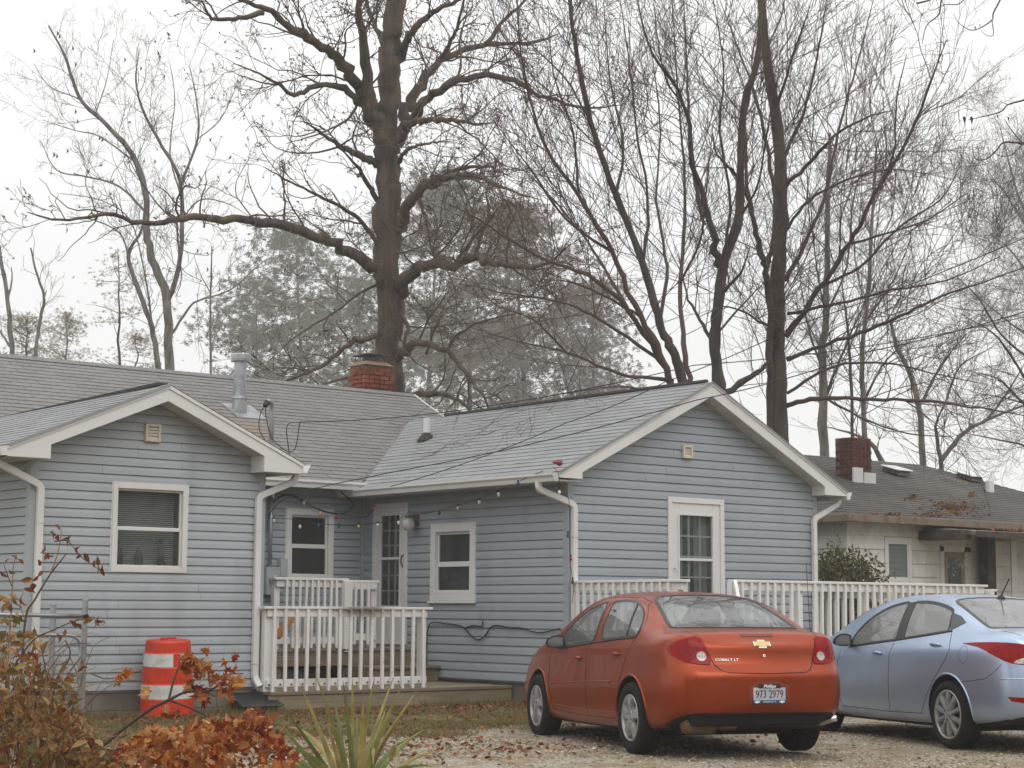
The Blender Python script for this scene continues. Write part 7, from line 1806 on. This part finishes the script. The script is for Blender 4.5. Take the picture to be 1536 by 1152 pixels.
for P in ([(22.2, 6, 6), (20.4, 8.2, 8.2), (18, 10.6, 9.4), (15.8, 13, 9.8)], [(21.7, 6.5, 8.5), (19.5, 9.5, 11), (17.2, 12.4, 12), (15, 15, 12.6)], [(22.2, 6, 6.8), (22.6, 9.5, 9), (22.2, 13, 10.6), (21.4, 15.5, 11.4)], [(21.6, 6.8, 9.4), (18.5, 8.2, 12), (15.6, 10.4, 13.2)]): limb3(T, P, .10, .02)
T.foliate([(6, .16, .02, 2.2, .55, .7), (5, .18, .03, 2.2, .5, .75), (4, .2, .03, 0, 0, 0)], 1.5, 1.4, .1, .022)
T.build('bare_tree', 'bare tree standing outside the right edge, its branches mirrored in the car rear glass', bark_b, twig_b)
# ============================================================ THE MIST
hz = MB().box(-30, 260, -25, 260, -1.2, 50)
hm = bpy.data.materials.new('mist'); hm.use_nodes = True; hn, hl = hm.node_tree.nodes, hm.node_tree.links
for q in list(hn): 
    if q.type != 'OUTPUT_MATERIAL': hn.remove(q)
pv_ = hn.new('ShaderNodeVolumePrincipled'); pv_.inputs['Color'].default_value = (.96, .97, .97, 1); pv_.inputs['Density'].default_value = 0.0012; pv_.inputs['Anisotropy'].default_value = .1
hl.new(pv_.outputs[0], [q for q in hn if q.type == 'OUTPUT_MATERIAL'][0].inputs['Volume'])
tag(hz.build('haze', hm), kind='stuff')
# ============================================================ NEAR PLANTS
# ---- yucca
yuc = ramp_mat('yucca_green', [(.11, .15, .04), (.18, .21, .055), (.30, .28, .09), (.14, .18, .05), (.44, .33, .12), (.08, .12, .035), (.25, .16, .08)], .5, .15, .4)
YD = 11.2
base = at(527, 1222, YD); base.z = .03
yt = thing('yucca_plant', 'spiky green and yellow yucca in the gravel at bottom centre left', 'plant', tuple(base))
def blade(b, tip, w, bend, side_tw, name='leaf', lift=.0):
    b, tip = Vector(b), Vector(tip); n = 9; ctrl = b.lerp(tip, .5)+Vector((0, 0, bend)); V = []; F = []
    for i in range(n+1):
        t = i/n; p = b*(1-t)**2+ctrl*2*t*(1-t)+tip*t*t; d = ((ctrl-b)*(1-t)+(tip-ctrl)*t).normalized()
        s_ = d.cross(Vector((math.sin(side_tw), math.cos(side_tw), .15))).normalized(); u_ = s_.cross(d)
        ww = w*(.55+.9*t if t < .35 else .87*(1-(t-.35)/.65)**.75+.02)
        V += [tuple(p-s_*ww+u_*ww*.45), tuple(p-u_*ww*.1), tuple(p+s_*ww+u_*ww*.45)]
        if i: a = 3*(i-1); F += [(a, a+1, a+4, a+3), (a+1, a+2, a+5, a+4)]
    return MB().add(V, F).build(name, yuc, yt, smooth=True)
tips = [(364.7, 1103.6, .0), (401, 1064.6, .0), (410, 1041, .3), (447, 1019, .1), (473, 1011, .5), (500, 1040, -.3), (514.5, 1020, .2), (529, 1015, -.1), (545, 1050, .4), (562.6, 1012.5, .1), (592.6, 1010, -.2), (603, 1028, .4), (629, 1031, -.1), (638, 1094, -.4), (657.7, 1127, -.5), (381.6, 1144, -.4), (580, 1060, -.4), (430, 1090, -.3), (470, 1075, -.5), (555, 1110, -.6), (510, 1105, -.5), (610, 1110, -.5), (650, 1150, -.3), (345, 1160, -.2), (490, 1085, .5), (600, 1075, .2), (420, 1120, .3), (535, 1070, -.6)]
for i, (x_, y_, dz_) in enumerate(tips):
    tp = at(x_, y_, YD-dz_); bb = base+Vector((random.uniform(-.05, .05), random.uniform(-.05, .05), random.uniform(0, .06)))
    blade(bb, tp, random.uniform(.018, .026), random.uniform(.02, .12)+(.12 if y_ > 1085 else 0), random.uniform(-.7, .7)+YAW)
for x0_, y0_, x1_, y1_ in ((592, 1112, 600, 1146), (563, 1112, 560, 1150)):
    blade(at(x0_-6, y0_+30, YD-.3), at(x1_, y1_, YD-.45), .02, .18, YAW)
# ---- leaf objects
def leaf_mesh(name, base_, m, curl, seed):
    r = np.random.default_rng(seed); V = base_[0].copy(); V[:, 2] += curl*(V[:, 0]**2*1.6-V[:, 1]**2*.8)+r.normal(0, .04, len(V)); V[:, :2] *= r.uniform(.85, 1.1, 2)
    me = bpy.data.meshes.new(name); me.from_pydata([tuple(v) for v in V], [], [tuple(f) for f in base_[1]]); me.materials.append(m)
    me.polygons.foreach_set('use_smooth', [False]*len(me.polygons)); return me
def place_leaf(me, p, size, parent, hang=.6):
    o = bpy.data.objects.new('leaf', me); COL.objects.link(o); o.parent = parent
    o.matrix_parent_inverse = Matrix.Translation(-Vector(parent.location))
    e = (random.gauss(R(90)*hang, .7), random.gauss(0, .6), random.uniform(0, 6.28)); o.rotation_euler = e; o.location = p; o.scale = (size,)*3
    return o
maple_m = ramp_mat('orange_maple_leaves', [(.42, .12, .022), (.54, .24, .06), (.32, .08, .02), (.48, .16, .03), (.18, .05, .02), (.60, .36, .15), (.38, .10, .02), (.24, .055, .02), (.50, .27, .11)], .6, .25)
maple_r = ramp_mat('dark_red_maple_leaves', [(.19, .03, .012), (.28, .05, .014), (.12, .025, .014), (.34, .10, .025)], .6, .2)
mm = [leaf_mesh('leaf', maple, maple_m, c, i) for i, c in enumerate((-1.1, .9, -1.6, 1.3, .3, -.6))]; mr_ = [leaf_mesh('leaf', maple, maple_r, c, i+10) for i, c in enumerate((-1.2, 1.1, -1.7, .6))]
bark_s = mat('dark_sapling_bark', (.075, .05, .038), .8)
mp = thing('maple_sapling', 'low maple sapling covered in withered orange leaves in front of the traffic barrel', 'tree', tuple(at(200, 1250, 9.2)))
MD = 9.2
brs = [([(120, 1260), (140, 1142), (170, 1105), (205, 1078), (230, 1061), (253, 1050)], 7, 5), ([(253, 1050), (280, 1038), (310, 1039)], 5, 2.5), ([(253, 1050), (262, 1015), (272, 995), (284, 987), (300, 990)], 4, 2), ([(253, 1050), (280, 1060), (300, 1069), (320, 1080)], 3.5, 1.8), ([(310, 1039), (330, 1025), (338, 1010), (345, 1000)], 3, 1.5), ([(330, 1025), (345, 1012), (365, 1010)], 2.5, 1.4), ([(310, 1039), (325, 1045)], 2.5, 1.4),
       ([(90, 1200), (165, 1130), (200, 1122), (245, 1108), (290, 1095), (345, 1080)], 5, 2), ([(150, 1230), (230, 1145), (270, 1136), (320, 1120), (390, 1100)], 5, 2), ([(200, 1240), (300, 1150), (360, 1120), (410, 1090)], 5, 2), ([(170, 1030), (190, 1016), (210, 1012)], 2, 1), ([(135, 1010), (160, 1018), (185, 1014)], 2, 1), ([(260, 1240), (350, 1170), (420, 1120)], 4, 2)]
poly = []
for pts, w0, w1 in brs:
    P = cr_poly([np.array(at(x, y, MD+(y-1050)*-.002)) for x, y in pts], 4); poly.append((P, np.linspace(w0, w1, len(P))*MD/FPX/2, 6))
for q in poly: tubes_mesh('branch', [q], bark_s, mp)
cl = [(284, 990, 12, 9), (292, 1002, 9, 6), (305, 1003, 8, 4), (312, 1012, 10, 5), (343, 998, 9, 3), (338, 1030, 12, 6), (352, 1022, 10, 5), (300, 1040, 10, 4), (290, 1030, 8, 3), (345, 1045, 8, 3), (310, 1050, 8, 3), (177, 1020, 4, 2), (187, 1012, 4, 2), (222, 1035, 4, 2), (224, 1045, 5, 1), (250, 1065, 5, 2), (262, 1075, 6, 2)]
n_leaf = 0
for x_, y_, s_, n_ in cl:
    for _ in range(int(n_*1.6)):
        place_leaf(random.choice(mm+mr_[:1]), at(random.gauss(x_, s_*.7), random.gauss(y_, s_*.7), MD+random.uniform(-.15, .15)), random.uniform(.032, .065), mp, .8); n_leaf += 1
def mass_top(x):   # upper edge of the leaf mass
    return np.interp(x, [120, 200, 235, 262, 300, 330, 352, 372, 388, 410, 425, 440, 470], [1150, 1100, 1088, 1092, 1078, 1082, 1072, 1062, 1060, 1072, 1082, 1120, 1165])
extra = []
for _ in range(3300):
    x_ = random.triangular(130, 450, 270); y0_ = mass_top(x_); y_ = y0_+abs(random.gauss(0, 38))+random.uniform(0, 22)
    if y_ > 1200: continue
    # gaps where pale gravel shows
    if math.sin(x_*.045+1)*math.sin(y_*.07+x_*.01) < -.25 and random.random() < .75: continue
    D_ = MD+random.uniform(-.6, .9)-(y_-1080)*.004; q = at(x_, y_, D_); red_ = x_ > 365+random.gauss(0, 35) and y_ < 1140 and random.random() < .8
    if y_ < 1152 and n_leaf < 295 and random.random() < .2: place_leaf(random.choice(mr_ if red_ else mm), q, random.uniform(.028, .060), mp, .55); n_leaf += 1
    else: extra.append((tuple(q), red_))
for red_, mtl, nm in ((False, maple_m, 'leaves'), (True, maple_r, 'leaves')):
    P = np.array([e[0] for e in extra if e[1] == red_])
    if len(P): scatter(nm, maple, P, rng.uniform(.022, .055, len(P)), mtl, tilt=.9, parent=mp)
# ---- brown tangled shrub at the left edge
dry_m = ramp_mat('dry_brown_leaves', [(.24, .10, .025), (.33, .17, .055), (.16, .065, .025), (.36, .22, .09), (.11, .075, .03), (.28, .12, .03), (.10, .105, .035), (.40, .27, .12)], .7, .2)
red_m = ramp_mat('wine_red_leaves', [(.16, .04, .025), (.22, .07, .035), (.11, .06, .04), (.26, .11, .04), (.13, .11, .06)], .6, .2)
tan_st = mat('tan_dry_stems', (.30, .20, .10), .8); brn_st = mat('brown_stems', (.13, .075, .045), .8)
sh = thing('tangled_shrub', 'tangle of dry brown leaves and stems filling the lower left corner', 'shrub', tuple(at(40, 1260, 8.6)))
SD = 8.6
om = [leaf_mesh('leaf', oval, dry_m, c, i+30) for i, c in enumerate((-1.2, .8, -2., .3))]; orr = [leaf_mesh('leaf', oval, red_m, c, i+40) for i, c in enumerate((-1.2, .8, .3))]
stems = [([(20, 1260), (30, 1050), (38, 930), (52, 900), (75, 862), (100, 830)], 6, 2.5), ([(75, 862), (85, 835), (92, 800), (88, 788)], 3, 1.4), ([(82, 812), (102, 812), (125, 838), (152, 856)], 3, 1.2), ([(10, 1200), (12, 1000), (18, 900), (20, 850), (25, 832)], 4, 1.6), ([(18, 880), (5, 845)], 2, 1.2), ([(38, 930), (30, 905), (38, 880)], 2, 1.2),
         ([(20, 1000), (50, 960), (80, 945), (110, 932), (130, 928)], 4, 1.5), ([(128, 928), (145, 930), (160, 942)], 2, 1), ([(60, 1230), (80, 1040), (105, 985), (98, 960)], 5, 2.5), ([(105, 985), (115, 1010), (120, 1050)], 3, 1.4), ([(85, 1040), (110, 1000), (122, 985)], 3, 1.5), ([(40, 1180), (60, 1080), (90, 1040), (150, 1025), (200, 1030)], 3, 1), ([(100, 1240), (95, 1100), (70, 1010), (60, 960)], 4, 1.6)]
for i, (pts, w0, w1) in enumerate(stems):
    P = cr_poly([np.array(at(x, y, SD)) for x, y in pts], 4); tubes_mesh('stem', [(P, np.linspace(w0, w1, len(P))*SD/FPX/2*.8, 5)], brn_st if i % 2 == 0 else tan_st, sh)
wh = []
for _ in range(150):
    x_ = random.triangular(-60, 200, 20); y0_ = 1230; h_ = random.uniform(90, 290)*(1 if x_ < 90 else .5); ln = random.gauss(25, 60); D_ = SD+random.uniform(-.5, .6)
    P = [np.array(at(x_+ln*(k/5)**1.5+random.gauss(0, 3), y0_-h_*math.sin(k/5*random.uniform(1.2, 1.9)), D_)) for k in range(6)]; wh.append((cr_poly(P, 2), np.linspace(.0035, .0012, 11), 4))
tubes_mesh('thin_stems', wh[:75], tan_st, sh, kind='stuff'); tubes_mesh('thin_stems', wh[75:], brn_st, sh, kind='stuff')
spots = [(88, 790, 1), (80, 800, 1), (85, 806, 0), (70, 835, 1), (62, 845, 1), (75, 835, 0), (66, 825, 1), (60, 860, 1), (52, 868, 1), (40, 870, 1), (45, 885, 1), (100, 812, 1), (98, 808, 0), (115, 826, 0), (118, 835, 0), (128, 836, 0), (142, 845, 0), (148, 855, 1), (146, 843, 0), (152, 857, 0), (22, 835, 0), (12, 840, 0), (30, 842, 0), (18, 858, 1), (5, 862, 1), (32, 905, 0), (48, 880, 1), (30, 930, 0), (10, 910, 1), (120, 930, 1), (128, 925, 1), (135, 930, 0), (148, 935, 1), (152, 932, 1), (110, 935, 1), (95, 950, 1), (88, 958, 1), (75, 965, 1), (70, 955, 1), (118, 940, 1), (123, 998, 0), (124, 1003, 0)]
nl = 0
for x_, y_, k_ in spots: place_leaf(random.choice(orr), at(x_+random.uniform(-2, 2), y_, SD), random.uniform(.05, .085) if x_ > 100 and y_ > 900 else random.uniform(.035, .06), sh, .8); nl += 1
def sh_top(x): return np.interp(x, [-30, 0, 15, 40, 60, 80, 100, 125, 150, 180, 210], [880, 900, 880, 930, 960, 985, 1000, 1060, 1110, 1140, 1165])
ex = []
for _ in range(2600):
    x_ = random.uniform(-30, 200); y0_ = sh_top(x_); y_ = y0_+random.random()**.75*(1200-y0_)
    dens = .35+.65*min(1, (y_-y0_)/120)
    if random.random() > dens: continue
    D_ = SD+random.uniform(-.7, .8); q = at(x_, y_, D_)
    if y_ < 1150 and x_ > 0 and nl < 295 and random.random() < .35: place_leaf(random.choice(om+om+orr), q, random.uniform(.04, .085), sh, .5); nl += 1
    else: ex.append(tuple(q))
ex = np.array(ex); scatter('leaves', oval, ex, rng.uniform(.03, .08, len(ex)), dry_m, tilt=1.1, parent=sh)
# dry stalks with a dark seed cluster by the gate post
# ---- holly at the far railing
hol_m = ramp_mat('holly_foliage', [(.05, .07, .018), (.09, .10, .03), (.17, .15, .06), (.06, .085, .025), (.26, .20, .12), (.11, .12, .035)], .45, .15)
ht = thing('holly_bush', 'green and yellow leafy bush behind the long white railing', 'shrub', (21.7, 18.6, 0))
ptsH = []; brH = []
for i in range(90):
    a = random.uniform(0, 6.28); rr = random.uniform(.1, 1.0); x_, y_ = 21.75+rr*.95*math.cos(a), 18.5+rr*.7*math.sin(a); top_ = 2.22-.35*rr**2+random.uniform(-.12, .12)-(x_-21.2)*.17
    brH.append((np.array([[21.75, 18.5, .05], [(21.75+x_)/2, (18.5+y_)/2, top_*.5], [x_, y_, top_]]), np.array([.02, .012, .004]), 5))
    for _ in range(60): f = random.uniform(.45, 1.03); ptsH.append((21.75+(x_-21.75)*f+random.gauss(0, .10), 18.5+(y_-18.5)*f+random.gauss(0, .10), top_*f+random.gauss(0, .07)))
tubes_mesh('stems', brH, brn_st, ht, kind='stuff'); scatter('leaves', oval, np.array(ptsH), rng.uniform(.05, .095, len(ptsH)), hol_m, tilt=1.0, parent=ht)
ivy = MB(); rr_ = random.Random(9)
for _ in range(70):
    p = atY(1443+rr_.gauss(0, 9), 850+rr_.gauss(0, 9), NY-.35); s_ = .035; ivy.add([tuple(p), tuple(p+Vector((s_, 0, rr_.uniform(-s_, s_)))), tuple(p+Vector((0, .01, s_)))], [(0, 1, 2)])
tag(ivy.build('climbing_vine', mat('pale_vine', (.34, .36, .33), .7), kind='stuff'), 'pale wisps of vine on the dark canopy post')
# a few grass tufts and weeds against the deck and foundation
P = np.concatenate([area_pts(2600, 8.6, 11.6, 18.2, 18.75), area_pts(900, 13.6, 15.2, 18.2, 18.5), area_pts(1200, 15.3, 20, 14.8, 15.3), area_pts(3000, 20, 32, 14, 19)])
grass('grass', P, .03, .12, grass_m)

# groups for things of one kind
for o in list(COL.objects):
    if o.parent is None and 'label' in o and 'group' not in o:
        k = o.name.split('.')[0]
        g = {'bare_tree': 'bare trees around the houses', 'evergreen_tree': 'evergreens behind the roofs', 'leafy_tree': 'brown leaved trees behind the roofs', 'parked_car': 'cars parked on the gravel', 'railing': 'white wooden deck railings',
             'string_lights': 'strings of coloured bulbs', 'utility_cable': 'utility cables over the roofs', 'wooden_deck': 'wooden decks of the blue house', 'storage_tub': 'tubs under the porch', 'glass_bottle': 'bottles on the window sill', 'house': 'houses'}.get(k)
        if g: o['group'] = g
